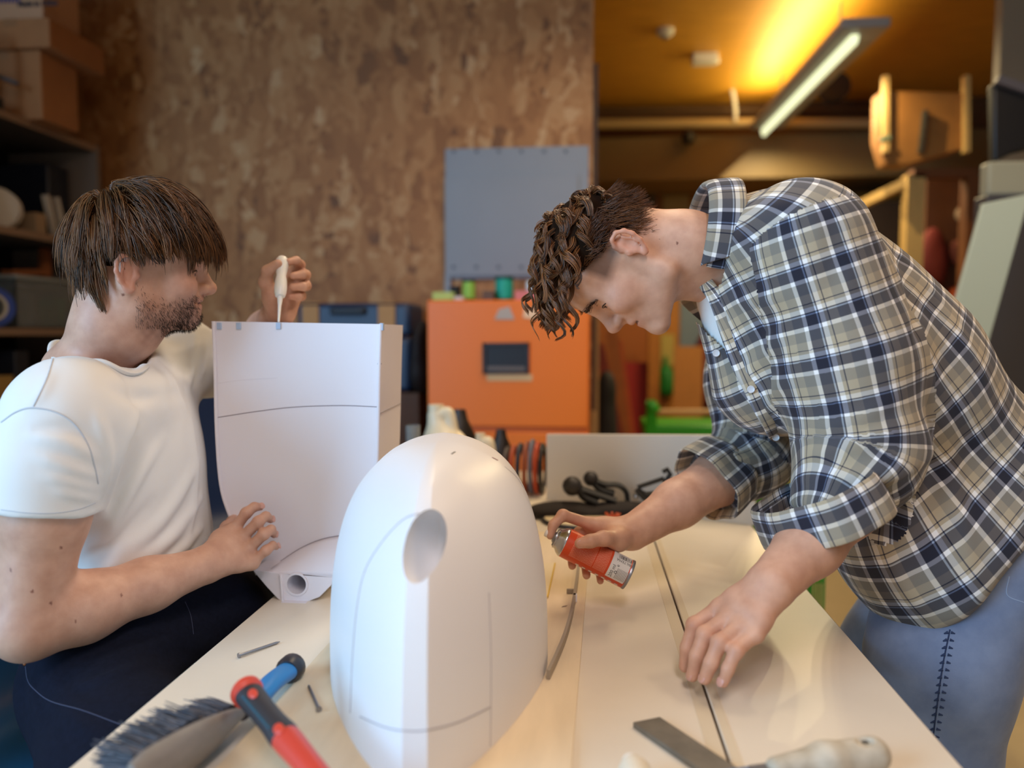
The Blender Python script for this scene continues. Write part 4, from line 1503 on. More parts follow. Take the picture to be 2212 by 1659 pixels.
hm.tube([end - hx * 0.012, end - hx * 0.05], [0.011, 0.004], 16, flat=1.2)
hm.build('head', mat('forged_steel', (70, 70, 74), 0.4, 0.9), root, bevel=0.0015)

# ------------------------------------------------------------------ steel file, putty knife, glue tube
a, b = pz(1367, 1572, ZT + 0.0003), pz(1425, 1560, ZT + 0.0003)
dr = nrm(pz(1503, 1668, ZT + 0.0003) - a)
t = thing('steel_file', (a + b) / 2, 'flat grey steel file lying on the table beside the joint', 'file')
MB().prism([a, b, b + dr * 0.22, a + dr * 0.22], (0, 0, 0.0065)).build('blade', mat('worn_file_steel', (126, 120, 108), 0.5, 0.55, var=0.18, scale=30, bump=0.3, bscale=400), t, bevel=0.0008)
MB().tube([(a + b) / 2 + dr * 0.219 + np.array([0, 0, 0.006]), (a + b) / 2 + dr * 0.25 + np.array([0, 0, 0.011]), (a + b) / 2 + dr * 0.33 + np.array([0, 0, 0.013])], [0.006, 0.011, 0.0125], 14).build('handle', mat('beech_handle', (170, 120, 70), 0.5), t, True)
A, B_ = pz(1896, 1628, ZT + 0.018), pz(1668, 1660, ZT + 0.018)
d = nrm(B_ - A)
t = thing('putty_knife', (A + B_) / 2 * np.array([1, 1, 0]) + np.array([0, 0, ZT]), 'putty knife with a thick dusty white handle at the table edge', 'knife')
L = np.linalg.norm(B_ - A)
f = Field()
f.rc(A + d * 0.006, A + d * L * 0.5, 0.0172, 0.0165, k=0.01).rc(A + d * L * 0.5, B_ - d * 0.005, 0.0165, 0.0105, k=0.01)
hx = nrm(np.cross(d, (0, 0, 1)))
f.el(pz(1868, 1601, ZT + 0.034), (0.009, 0.006, 0.005), A=np.array([d, hx, (0, 0, 1)]), k=0.002, sub=True)
V, Q = f.mesh(0.0016)
mesh_object('handle', V, Q, mat('dusty_white_handle', (206, 196, 176), 0.7, rgb2=(170, 158, 136), scale=40), t)
q = pz(1868, 1601, ZT + 0.0305)
MB().sphere(q, 0.005, 12, (1.3, 0.9, 0.3)).build('hanging_hole', mat('dark_hole', (80, 72, 60), 0.8), t, True)
MB().bar(B_ - d * 0.006, B_ + d * 0.022, 0.012, 0.006).build('collar', M_steel, t, bevel=0.001)
q = B_ + d * 0.02
e = B_ + d * 0.085
e[2] = ZT + 0.0015
q2 = np.array([q[0], q[1], q[2]])
MB().prism([q2 + hx * 0.007, q2 - hx * 0.007, e - hx * 0.032, e + hx * 0.032], (0, 0, 0.0012)).build('blade', mat('blue_steel_blade', (128, 150, 182), 0.3, 0.7), t)
A = pz(1366, 1655, ZT + 0.0165)
B_ = pz(1408, 1775, ZT + 0.0165)
t = thing('glue_tube', (A + B_) / 2 * np.array([1, 1, 0]) + np.array([0, 0, ZT]), 'small cream tube lying at the front edge of the picture beside the file', 'tube')
d = nrm(B_ - A)
MB().tube([A - d * 0.002, A + d * 0.002, A + d * 0.01, A + d * 0.09], [0.008, 0.013, 0.0158, 0.016], 20).build('body', mat('cream_plastic', (232, 222, 200), 0.45), t, True)
MB().tube([A - d * 0.008, A - d * 0.001], [0.009, 0.0095], 16).build('cap', mat('cream_cap', (240, 234, 220), 0.4), t, True)

# ------------------------------------------------------------------ bent strip and card by the nose
path = bez([pz(x, y, ZB + 0.006) for x, y in ((1184, 1458), (1202, 1420), (1222, 1370), (1236, 1318), (1243, 1276), (1248, 1238), (1252, 1196))], 40)
t = thing('bent_strip', path[20] * np.array([1, 1, 0]) + np.array([0, 0, ZB]), 'thin bent grey strip curving along the plywood edge', 'strip')
V, Fc = [], []
T = np.gradient(path, axis=0)
for i, p in enumerate(path):
    n_ = nrm(np.cross(T[i], (0, 0, 1)))
    V += [p - n_ * 0.0022 + np.array([0, 0, -0.0058]), p + n_ * 0.0022 + np.array([0, 0, -0.0058]), p + n_ * 0.0022 + np.array([0, 0, 0.006]), p - n_ * 0.0022 + np.array([0, 0, 0.006])]
for i in range(len(path) - 1):
    for k in range(4):
        Fc.append((i * 4 + k, i * 4 + (k + 1) % 4, i * 4 + 4 + (k + 1) % 4, i * 4 + 4 + k))
Fc += [(3, 2, 1, 0), tuple(len(V) - 4 + k for k in range(4))]
MB().add(V, Fc).build('strip', mat('grey_trim', (160, 146, 128), 0.45), t)
q = pz(1232, 1277, ZB + 0.004)
MB().box(q, (0.012, 0.004, 0.008)).build('clip', mat('grey_trim', (160, 146, 128), 0.45), t, bevel=0.001)
q = pz(1242, 1291, ZB + 0.006)
MB().box(q, (0.007, 0.009, 0.012)).build('clip', M_hull, t, bevel=0.001)
c4 = [pz(x, y, ZB + 0.0003) for x, y in ((1060, 1216), (1199, 1219), (1183, 1292), (1040, 1290))]
t = thing('card_sheet', sum(c4) / 4, 'thin cream card with a yellow edge lying right of the hull nose', 'card')
MB().prism(c4, (0, 0, 0.0025)).build('card', mat('cream_card', (228, 208, 170), 0.6), t)
MB().bar(c4[1] + np.array([0, 0, 0.0018]), c4[2] + np.array([0, 0, 0.0018]), 0.0022, 0.0032).build('yellow_edge', mat('yellow_edge', (214, 176, 60), 0.5), t)
q = pz(1213, 1312, ZB + 0.0004)
MB().prism([q, q + np.array([0.007, 0.004, 0]), q + np.array([0.009, 0.006, 0.001]), q + np.array([0.002, 0.002, 0.001])], (0, 0, 0.0006)).build('paper_scrap', mat('grey_scrap', (150, 130, 112), 0.7), label='tiny grey scrap on the plywood left of the bent strip', cat='scrap')

# ------------------------------------------------------------------ things at the far end of the table
bl_, br_ = pz(1180, 1079, ZT + 0.0003), pz(1630, 1136, ZT + 0.0003)
tl = np.array([bl_[0], bl_[1], pd(1180, 937, (bl_ - CAM) @ FWD)[2]])
tr = np.array([br_[0], br_[1], 0.945])
th = nrm(np.cross((0, 0, 1), br_ - bl_)) * 0.012
MB().prism([bl_, br_, tr, tl], th).build('white_panel', mat('warm_white_board', (222, 212, 198), 0.5), bevel=0.001, label='low white board standing on edge across the far end of the table', cat='board')
M_rub = mat('black_rubber_strap', (20, 17, 15), 0.55)


def tz(px, py, h=0.0):
    """a point above the table whose foot is seen at this pixel"""
    return pz(px, py, ZT + h)


def strap(name, pts, w, label, cat='strap', h=0.003, m=None, group=None):
    P = bez(pts, 30)
    V, Fc = [], []
    T = np.gradient(P, axis=0)
    for i, p in enumerate(P):
        n_ = nrm(np.cross(T[i], (0, 0, 1)) + np.array([1e-6, 0, 0]))
        u_ = nrm(np.cross(n_, T[i]))
        V += [p - n_ * w / 2 - u_ * h / 2, p + n_ * w / 2 - u_ * h / 2, p + n_ * w / 2 + u_ * h / 2, p - n_ * w / 2 + u_ * h / 2]
    for i in range(len(P) - 1):
        for k in range(4):
            Fc.append((i * 4 + k, i * 4 + (k + 1) % 4, i * 4 + 4 + (k + 1) % 4, i * 4 + 4 + k))
    Fc += [(3, 2, 1, 0), tuple(len(V) - 4 + k for k in range(4))]
    return MB().add(V, Fc).build(name, m or M_rub, None, label=label, cat=cat, group=group)


D1 = 1.80
f = Field()
for x, y, rx, rz in ((1180, 1082, 0.045, 0.016), (1225, 1086, 0.05, 0.018), (1270, 1090, 0.05, 0.014), (1330, 1088, 0.05, 0.018), (1380, 1088, 0.045, 0.017)):
    q = pd(x, y, D1)
    q[2] = ZT + rz * 0.95
    f.el(q, (rx, 0.04, rz), k=0.02)
V, Q = f.mesh(0.005)
tag(mesh_object('webbing_heap', V, Q, mat('black_brown_webbing', (34, 25, 20), 0.85, bump=0.4, bscale=120)), 'heap of black webbing lying in front of the low white board', 'webbing')


def clamp(pts, r, label, jaw):
    t = thing('bar_clamp', pts[0] * np.array([1, 1, 0]) + np.array([0, 0, ZT]), label, 'clamp', 'black clamps at the far end of the table')
    P = bez(pts, 24)
    MB().tube(P, r, 10, flat=0.6).build('bar', M_rub, t, True)
    MB().tube(bez(jaw, 16), r * 1.1, 10, flat=0.7).build('jaw', M_rub, t, True)
    MB().sphere(pts[0], r * 1.7, 12).build('knob', mat('grey_black_knob', (44, 38, 36), 0.5), t, True)
    return t


clamp([pd(1236, 1050, D1), pd(1270, 1062, D1), pd(1330, 1082, D1)], 0.014, 'black clamp with a rounded end leaning left of the other clamps', [pd(1250, 1052, D1), pd(1262, 1072, D1), pd(1290, 1085, D1)])
clamp([pd(1276, 1034, 1.83), pd(1306, 1046, 1.83), pd(1335, 1048, 1.83), pd(1352, 1062, 1.83), pd(1356, 1084, 1.83)], 0.011, 'black clamp with a curved arm rising over the webbing heap', [pd(1276, 1036, 1.83), pd(1296, 1056, 1.83), pd(1326, 1066, 1.83)])
t = thing('clamp_frame', pd(1410, 1080, 1.74) * np.array([1, 1, 0]) + np.array([0, 0, ZT]), 'black triangular clamp frame beside the rolled plaid cuff', 'clamp', 'black clamps at the far end of the table')
P = [pd(1378, 1052, 1.74), pd(1432, 1034, 1.74), pd(1440, 1062, 1.74), pd(1395, 1068, 1.74)]
MB().tube(P, 0.006, 8, closed=True).build('frame', M_rub, t, True)
MB().tube([pd(1376, 1056, 1.74), pd(1392, 1075, 1.74), pd(1450, 1082, 1.74)], 0.008, 8).build('lower_bar', M_rub, t, True)
MB().tube([pd(1432, 1020, 1.74), pd(1441, 1014, 1.74), pd(1448, 1024, 1.74), pd(1436, 1044, 1.74)], 0.006, 8).build('hook', M_rub, t, True)
MB().sphere(pd(1374, 1072, 1.74), 0.007, 10).build('screw_head', M_steel, t, True)
q = pd(1408, 1084, 1.745)
q[2] = ZT
MB().lathe(q, (0, 0, 1), [(0.02, 0.0003), (0.022, 0.02), (0.016, 0.045)], 16).build('foot', M_rub, t, True)
# lid with dark rim
q = pz(1248, 1125, ZT + 0.0004)
t = thing('round_plate', q, 'flat cream plate with a dark rim beyond the spray can', 'plate')
MB().lathe(q, (0, 0, 1), [(0.078, 0), (0.08, 0.006), (0.074, 0.010), (0.02, 0.011)], 40).build('disc', mat('cream_lid', (226, 206, 166), 0.45), t, True)
MB().tube([q + np.array([0.081 * math.cos(a), 0.081 * math.sin(a), 0.005]) for a in np.linspace(0, 2 * math.pi, 48, endpoint=False)], 0.0045, 8, closed=True).build('rim', mat('dark_rim', (46, 42, 44), 0.4), t, True)
# orange clip
q = pz(1322, 1122, ZT + 0.006)
t = thing('spring_clip', q - np.array([0, 0, 0.006]), 'small orange spring clip behind the sprayer hand', 'clip')
for k, (dx_, dy_) in enumerate(((-0.014, 0.006), (0.0, 0.012), (0.012, 0.005), (0.018, -0.004))):
    MB().tube(bez([q, q + np.array([dx_ * 0.6, dy_, 0.008]), q + np.array([dx_, dy_ * 0.4, 0.014])], 10), 0.003, 8).build('prong', mat('orange_plastic', (206, 92, 50), 0.45), t, True)
MB().sphere(q, 0.006, 10).build('hub', mat('orange_plastic', (206, 92, 50), 0.45), t, True)


# jugs, cup, cable hanks
def jug(px, top, d, w, label, rgb=(226, 212, 182)):
    c = pd(px, top, d)
    H = c[2] - ZT
    t = thing('plastic_jug', (c[0], c[1], ZT), label, 'jug', 'cream jugs behind the hull nose')
    b0 = np.array([c[0], c[1], ZT])
    f = Field()
    f.el(b0 + np.array([0, 0, H * 0.36]), (w / 2, w * 0.40, H * 0.37), k=0.03)
    f.rc(b0 + np.array([0, 0, 0.03]), b0 + np.array([0, 0, H * 0.5]), w * 0.40, w * 0.40, k=0.03)
    f.rc(b0 + np.array([-w * 0.10, 0, H * 0.62]), b0 + np.array([-w * 0.18, 0, H * 0.92]), w * 0.26, w * 0.17, k=0.03)
    hp = bez([b0 + np.array([-w * 0.12, -0.006, H * 0.93]), b0 + np.array([w * 0.06, -0.006, H * 0.97]), b0 + np.array([w * 0.13, -0.006, H * 0.84]), b0 + np.array([w * 0.16, -0.006, H * 0.66])], 12)
    for i in range(len(hp) - 1):
        f.rc(hp[i], hp[i + 1], 0.011, 0.011, k=0.01)
    f.plane(b0 + np.array([0, 0, 0.0004]), (0, 0, -1), k=0.004)
    V, Q = f.mesh(0.004)
    mesh_object('body', V, Q, mat('cream_jug_plastic', rgb, 0.35), t)
    q = b0 + np.array([-w * 0.18, 0, H * 0.93])
    MB().cyl(q, q + np.array([0, 0, 0.028]), w * 0.15, 20).build('cap', mat('cream_jug_plastic', rgb, 0.35), t, True)
    return t


jug(962, 884, 2.12, 0.145, 'cream plastic jug with a handle behind the hull nose')
jug(1050, 950, 2.05, 0.085, 'smaller cream jug peeking over the right of the hull nose')
for k, (x, y, d_, rx, rz, lab) in enumerate(((993, 906, 2.30, 0.050, 0.12, 'black bottle standing behind the larger cream jug'), (1082, 950, 2.17, 0.036, 0.10, 'black bottle standing behind the smaller cream jug'))):
    c = pd(x, y, d_)
    H = c[2] - ZT + 0.03
    MB().lathe((c[0], c[1], ZT + 0.0003), (0, 0, 1), [(rx * 0.9, 0), (rx, 0.01), (rx, H * 0.6), (rx * 0.5, H * 0.85), (rx * 0.36, H)], 24).build('dark_bottle', mat('dark_bottle_plastic', (30, 22, 18), 0.4), None, True, label=lab, cat='bottle')
c = pd(892, 960, 1.95)
zc = pd(892, 917, 1.95)[2]
t = thing('clear_cup', (c[0], c[1], ZT), 'clear plastic cup left of the larger cream jug', 'cup')
MB().lathe((c[0], c[1], ZT + 0.0003), (0, 0, 1), [(0.014, 0), (0.018, zc - ZT - 0.002), (0.0165, zc - ZT - 0.002), (0.0130, 0.004)], 24).build('wall', mat('clear_cup_plastic', (196, 206, 212), 0.15, trans=0.7), t, True)
for k, (x, rgb, lab) in enumerate(((1096, (74, 62, 58), 'dark grey'), (1110, (168, 70, 32), 'rust orange'), (1124, (40, 44, 58), 'navy'), (1138, (150, 76, 46), 'dull orange'), (1150, (104, 104, 118), 'blue grey'), (1161, (188, 72, 34), 'bright orange'), (1172, (30, 22, 20), 'black'))):
    d_ = 2.05
    b0 = pd(x, 1064, d_)
    b0[2] = ZT + 0.006
    H = pd(x, 948 + abs(k - 4) * 4, d_)[2] - ZT - 0.01
    P = [b0 + np.array([0.006 * math.cos(a), 0.045 * math.cos(a), H / 2 + H / 2 * math.sin(a)]) for a in np.linspace(0, 2 * math.pi, 40, endpoint=False)]
    P2 = [p + np.array([0.004, 0.004, 0.0]) for p in P]
    o = MB().tube(P, 0.005, 8, closed=True).tube([b0 + (p - b0) * 0.86 + np.array([0.002, 0, H * 0.07]) for p in P], 0.005, 8, closed=True).build('cable_hank', mat('cable_%d' % k, rgb, 0.5), None, True,
        label='%s cable hank standing behind the right side of the hull nose' % lab, cat='cable', group='cable hanks behind the hull nose')

# ------------------------------------------------------------------ spray can
RC = 0.0235
cb, ct = pd(1359, 1242, 1.190), pd(1221, 1172, 1.200)
az = nrm(ct - cb)
Lc = np.linalg.norm(ct - cb)
ctoc = nrm(CAM - (cb + ct) / 2)
fr_ = nrm(ctoc - az * (ctoc @ az))
uc = np.cross(az, fr_)                      # circumferential, at the front of the can
if uc @ UPV < 0:
    uc = -uc


def cyl_pt(z, phi, r=RC):
    return cb + az * z + r * (fr_ * math.cos(phi) + uc * math.sin(phi))


can = thing('spray_can', (cb + ct) / 2, 'orange and white spray can held by the bending man', 'can')
MB().lathe(cb, az, [(RC * 0.86, 0.002), (RC * 0.98, 0.003), (RC, 0.006), (RC, Lc)], 48).build('body', mat('orange_can_print', (216, 74, 28), 0.32), can, True)
MB().lathe(cb, az, [(RC * 0.80, 0.0), (RC * 1.02, 0.0), (RC * 1.03, 0.002), (RC * 1.0, 0.0045)], 48).build('base_rim', M_steel, can, True)
MB().lathe(cb + az * Lc, az, [(RC, 0), (RC * 1.01, 0.001), (RC * 0.99, 0.003), (RC * 0.86, 0.008), (RC * 0.70, 0.0115), (RC * 0.66, 0.0135), (RC * 0.69, 0.015), (RC * 0.66, 0.0165)], 48).build('shoulder', mat('polished_tin', (196, 198, 204), 0.2, 0.95), can, True)
MB().lathe(cb + az * (Lc + 0.015), az, [(RC * 0.60, 0), (RC * 0.58, 0.003), (RC * 0.40, 0.0035), (RC * 0.30, 0.006)], 32).build('valve_cup', M_steel, can, True)
MB().lathe(cb + az * (Lc + 0.019), az, [(0.0045, 0), (0.0045, 0.007), (0.0062, 0.0075), (0.0060, 0.015), (0.0040, 0.0165)], 24).build('nozzle', mat('white_nozzle', (236, 230, 220), 0.4), can, True)


def cpatch(mb, z0, z1, p0, p1, r, n=16):
    V = []
    for i in range(n + 1):
        p = p0 + (p1 - p0) * i / n
        V += [cyl_pt(z0, p, r), cyl_pt(z1, p, r)]
    return mb.add(V, [(2 * i, 2 * i + 2, 2 * i + 3, 2 * i + 1) for i in range(n)])


R2 = math.radians
cpatch(MB(), 0.006, Lc * 0.325, R2(-46), R2(120), RC + 0.0001, 30).build('white_label', mat('white_label', (226, 222, 216), 0.4), can, True)
tx = MB()
rows = 34
for i in range(rows):
    z = Lc * (0.36 + 0.54 * i / rows)
    p = R2(-40)
    while p < R2(74):
        w = R2(random.uniform(3, 9))
        if not (0.52 < (z / Lc) < 0.545):
            cpatch(tx, z, z + 0.0008, p, p + w, RC + 0.00018, 2)
        p += w + R2(1.6)
tx.build('fine_print', mat('pale_print', (232, 150, 120), 0.5), can)
st = MB()
for k in range(7):
    z = Lc * (0.10 + 0.10 * k)
    cpatch(st, z, z + Lc * 0.05, R2(-76), R2(-64), RC + 0.00018, 3)
st.build('white_marks', mat('white_label', (226, 222, 216), 0.4), can)
gt = MB()
for i in range(9):
    z = Lc * (0.045 + 0.17 * i / 9)
    cpatch(gt, z, z + 0.0010, R2(-38), R2(4), RC + 0.0002, 6)
gt.build('small_print', mat('grey_print', (150, 146, 142), 0.5), can)
bk = MB()
bc = RC + 0.0002
zz = Lc * 0.06
while zz < Lc * 0.25:
    w = random.choice((0.0005, 0.0009, 0.0014))
    cpatch(bk, zz, zz + w, R2(44), R2(66), bc, 6)
    zz += w + random.choice((0.0006, 0.001))


def can_text(mb, body, size, z, phi, along_axis):
    V, Fc = text_mesh(body, size)
    pts = []
    for v in V:
        if along_axis:
            pts.append(cyl_pt(z + v[0], phi - (v[1]) / RC, RC + 0.0002))
        else:
            pts.append(cyl_pt(z + v[1], phi + v[0] / RC, RC + 0.0002))
    mb.add(pts, Fc)


can_text(bk, 'BILTEMA', 0.0062, Lc * 0.055, R2(40), True)
can_text(bk, '200 ml', 0.0075, Lc * 0.245, R2(-40), False)
can_text(bk, 'e', 0.0075, Lc * 0.20, R2(8), False)
ringp = [cyl_pt(Lc * 0.215 + 0.002 * math.cos(a), R2(-14) + 0.002 * math.sin(a) / RC, RC + 0.0002) for a in np.linspace(0, 2 * math.pi, 16, endpoint=False)]
bk.tube(ringp, 0.0004, 5, closed=True)
bk.build('black_print', mat('black_print', (30, 28, 28), 0.5), can)
V, Fc = text_mesh('1', 0.006)

# ------------------------------------------------------------------ glue pipette held by the seated man
gt_, gb_ = pd(610, 556, 1.318), pd(602, 696, 1.262)
ga = nrm(gb_ - gt_)
Lg = np.linalg.norm(gb_ - gt_)
t = thing('glue_bottle', gb_, 'white squeeze bottle with a thin spout dripping glue onto the hull section', 'bottle')
prof = [(0.002, 0), (0.0075, 0.001), (0.0105, 0.006), (0.0115, 0.014), (0.0095, 0.028), (0.0080, 0.038), (0.0100, 0.050), (0.0105, 0.062), (0.0100, 0.072), (0.0080, 0.079), (0.0045, 0.081)]
MB().lathe(gt_, ga, prof, 28).build('body', mat('milky_plastic', (234, 232, 226), 0.35, sss=0.3), t, True)
MB().lathe(gt_ + ga * 0.080, ga, [(0.0048, 0), (0.0042, 0.008), (0.0030, 0.018), (0.0018, Lg - 0.080)], 18).build('spout', mat('milky_plastic', (234, 232, 226), 0.35, sss=0.3), t, True)

# ------------------------------------------------------------------ desk and chair behind the seated man
Zd = 0.66
t = thing('side_desk', (-1.35, 2.55, 0), 'pale desk with tools behind the seated man', 'desk')
slab('desktop', (-1.75, 2.48, Zd - 0.03), (-0.92, 3.05, Zd), mat('pale_desk', (190, 180, 162), 0.5), t, bevel=0.002)
for x in (-1.70, -0.97):
    for y in (2.52, 3.01):
        slab('leg', (x - 0.02, y - 0.02, 0), (x + 0.02, y + 0.02, Zd - 0.03), M_legs, t)
for nm, x0, y0, x1, y1, Y, d_, rgb, lab, cat in (
        ('red_case', 436, 945, 520, 975, 2.84, 0.14, (150, 50, 34), 'red case at the back of the desk behind the seated man', 'case'),
        ('black_drill', 446, 976, 520, 1004, 2.72, 0.06, (26, 22, 24), 'black tool in front of the red case on the desk', 'tool'),
        ('blue_tray', 438, 1008, 520, 1036, 2.52, 0.12, (36, 60, 110), 'blue tray at the front of the desk behind the seated man', 'tray')):
    a, b = py_(x0, y0, Y), py_(x1, y1, Y)
    z0 = Zd + 0.0004
    f = Field()
    f.el(((a[0] + b[0]) / 2, Y + d_ / 2, z0 + (a[2] - z0) / 2), (abs(b[0] - a[0]) / 2 * 1.3, d_ / 2 * 1.2, (a[2] - z0) / 2 * 1.25), k=0.01)
    f.plane((0, 0, z0), (0, 0, -1), k=0.004)
    f.plane((0, 0, a[2]), (0, 0, 1), k=0.02)
    V, Q = f.mesh(0.008)
    tag(mesh_object(nm, V, Q, mat(nm + '_m', rgb, 0.5)), lab, cat)


def shell_chair(name, c, face, zs, rgb, label, w=0.42, back=0.40):
    """moulded plastic chair: seat and back shell in one sweep, steel legs"""
    c = np.array([c[0], c[1], 0.0])
    fd = nrm((face[0], face[1], 0))
    sd = np.array([-fd[1], fd[0], 0])
    t = thing(name, c, label, 'chair')
    prof = [(0.22, -0.035), (0.20, -0.005), (0.10, 0.0), (-0.08, -0.012), (-0.16, 0.0), (-0.205, 0.06), (-0.225, 0.16), (-0.245, 0.28), (-0.262, back)]
    P = bez([np.array([u, v, 0]) for u, v in prof], 48)
    V, nc = [], 18
    for i, p in enumerate(P):
        s_ = i / (len(P) - 1)
        hw = w / 2 * (1 - 0.25 * max(0, s_ - 0.75) * 4 * 0.5) * (0.88 if i == 0 else 1)
        for k in range(nc):
            q = 2 * k / (nc - 1) - 1
            curl = 0.035 * q ** 4
            V.append(c + fd * (p[0] + (curl if s_ > 0.5 else 0)) + sd * hw * q + np.array([0, 0, zs + p[1] + (curl if s_ < 0.5 else 0)]))
    Fc = [(i * nc + k, i * nc + k + 1, (i + 1) * nc + k + 1, (i + 1) * nc + k) for i in range(len(P) - 1) for k in range(nc - 1)]
    o = mesh_object('shell', V, Fc, mat(name + '_shell_%d' % rgb[2], rgb, 0.35), t)
    md = o.modifiers.new('thickness', 'SOLIDIFY')
    md.thickness, md.offset = 0.006, -1
    for u, v in ((0.16, 1), (0.16, -1), (-0.14, 1), (-0.14, -1)):
        a = c + fd * u + sd * v * 0.14 + np.array([0, 0, zs - 0.03])
        b = c + fd * (u * 1.35) + sd * v * 0.21
        b[2] = 0.0
        MB().tube([a, b], 0.011, 10).build('leg', M_legs, t, True)
    return t


shell_chair('plastic_chair', (-0.98, 2.05), (0.75, -0.65), 0.56, (20, 38, 66), 'dark navy plastic chair standing behind the tall white hull section', back=0.44)
shell_chair('plastic_chair', (-0.755, 1.07), (1, -0.05), 0.558, (24, 84, 124), 'blue plastic chair under the seated man in the white shirt', w=0.50, back=0.20)
# ================================================================== people
M_skin = attr_material('skin', rough=0.48, sss=0.10, bump=0.10, spec=0.4)


def head_axes(fwd, up):
    f = nrm(fwd)
    u = nrm(np.asarray(up, float) - f * np.dot(up, f))
    return np.array([f, np.cross(u, f), u])        # rows: forward, left, up


class Head:
    def __init__(s, origin, fwd, up, sc=1.0, chin=0.0, low=1.0):
        s.o, s.A, s.sc, s.chin, s.low = np.asarray(origin, float), head_axes(fwd, up), sc, chin, low

    def w(s, x, y, z):
        z = z if z > -0.02 or x < -0.015 else -0.02 + (z + 0.02) * s.low      # a longer or shorter lower face
        return s.o + s.sc * (np.array([x, y, z]) @ s.A)

    def local(s, P):
        L = (np.asarray(P) - s.o) @ s.A.T / s.sc
        if s.low != 1.0:
            L = L.copy()
            z = L[..., 2]
            L[..., 2] = np.where((z < -0.02) & (L[..., 0] > -0.015), -0.02 + (z + 0.02) / s.low, z)
        return L

    def world(s, L):
        L = np.array(L, float)
        if s.low != 1.0:
            z = L[..., 2]
            L[..., 2] = np.where((z < -0.02) & (L[..., 0] > -0.015), -0.02 + (z + 0.02) * s.low, z)
        return s.o + s.sc * (L @ s.A)

    def prims(s, F, smile=0.0):
        k = s.sc
        rc = lambda a, b, r1, r2=None, kk=0.012, sub=False: F.rc(s.w(*a), s.w(*b), r1 * k, (r1 if r2 is None else r2) * k, kk, sub)

        def el(c, r, kk=0.012, sub=False, yaw=0.0, pit=0.0):
            A = s.A
            cy, sy = math.cos(yaw), math.sin(yaw)
            cp, sp = math.cos(pit), math.sin(pit)
            R = np.array([[cy * cp, sy * cp, sp], [-sy, cy, 0], [-cy * sp, -sy * sp, cp]])
            return F.el(s.w(*c), np.array(r) * k, R @ A, kk, sub)
        c = s.chin
        el((0.014, 0, 0.050), (0.092, 0.076, 0.083))
        el((0.052, 0, 0.042), (0.054, 0.062, 0.056), 0.02)
        el((0.045, 0, -0.018), (0.052, 0.060, 0.062), 0.02)
        el((0.040, 0, -0.048), (0.048, 0.049, 0.036), 0.02)
        for y in (1, -1):
            rc((0.094, y * 0.010, 0.0255), (0.076, y * 0.044, 0.026), 0.0125, 0.0115, 0.014)
            el((0.069, y * 0.043, -0.014), (0.024, 0.021, 0.022), 0.02)
            rc((0.004, y * 0.056, 0.004), (0.012, y * 0.053, -0.054), 0.017, 0.015, 0.02)
            rc((0.012, y * 0.051, -0.056), (0.078 + c * 0.8, y * 0.014, -0.072), 0.0155, 0.0145, 0.02)
        el((0.076, 0, -0.045), (0.0275, 0.032, 0.030), 0.016)
        el((0.0835 + c, 0, -0.0705), (0.0165, 0.019, 0.0165), 0.014)
        # eye sockets, lids
        for y in (1, -1):
            el((0.1015, y * 0.034, 0.006), (0.0130, 0.0175, 0.0105), 0.012, True)
        for y in (1, -1):
            el((0.0800, y * 0.0325, 0.0050), (0.0150, 0.0165, 0.0140), 0.004)
            el((0.0955, y * 0.0335, 0.0030), (0.0075, 0.0115, 0.0010), 0.002, True, 0, -0.15)
        # nose
        rc((0.1015, 0, 0.014), (0.1175, 0, -0.0175), 0.0080, 0.0098, 0.014)
        el((0.1178, 0, -0.0195), (0.0110, 0.0105, 0.0095), 0.006)
        for y in (1, -1):
            el((0.1065, y * 0.0118, -0.0215), (0.0105, 0.0068, 0.0082), 0.005)
        rc((0.1175, 0, -0.0245), (0.1035, 0, -0.0290), 0.0050, 0.0060, 0.005)
        for y in (1, -1):
            el((0.1110, y * 0.0072, -0.0300), (0.0062, 0.0030, 0.0036), 0.002, True, y * -0.25)
        # mouth
        el((0.0985, 0, -0.0385), (0.0085, 0.0215, 0.0058), 0.005)
        el((0.0950, 0, -0.0515), (0.0085, 0.0190, 0.0062), 0.005)
        el((0.1030, 0, -0.0448), (0.0150, 0.0235, 0.0009), 0.0035, True)
        if smile:
            for y in (1, -1):
                el((0.086, y * 0.027, -0.0405), (0.009, 0.0035, 0.0045), 0.005, True)
        # ears
        dx = -0.006
        for y in (1, -1):
            el((-0.003 + dx, y * 0.0765, 0.001), (0.0150, 0.0055, 0.0250), 0.006, False, y * 0.38)
            pts = [(0.012, 0.0785, 0.008), (0.010, 0.082, 0.020), (0.001, 0.086, 0.0275), (-0.010, 0.0890, 0.0255), (-0.0170, 0.0905, 0.015), (-0.0175, 0.0895, 0.002), (-0.0130, 0.086, -0.012), (-0.005, 0.082, -0.022)]
            for a, b in zip(pts[:-1], pts[1:]):
                rc((a[0] + dx, y * a[1], a[2]), (b[0] + dx, y * b[1], b[2]), 0.0034, 0.0034, 0.003)
            rc((-0.0085 + dx, y * 0.0845, 0.015), (-0.0095 + dx, y * 0.0835, -0.007), 0.0030, 0.0028, 0.004)
            el((-0.0005 + dx, y * 0.0858, 0.000), (0.0078, 0.0062, 0.0112), 0.004, True, y * 0.3)
            el((0.0010 + dx, y * 0.0795, -0.0235), (0.0066, 0.0042, 0.0066), 0.004)
            el((0.0115 + dx, y * 0.0785, -0.0035), (0.0040, 0.0040, 0.0055), 0.004)

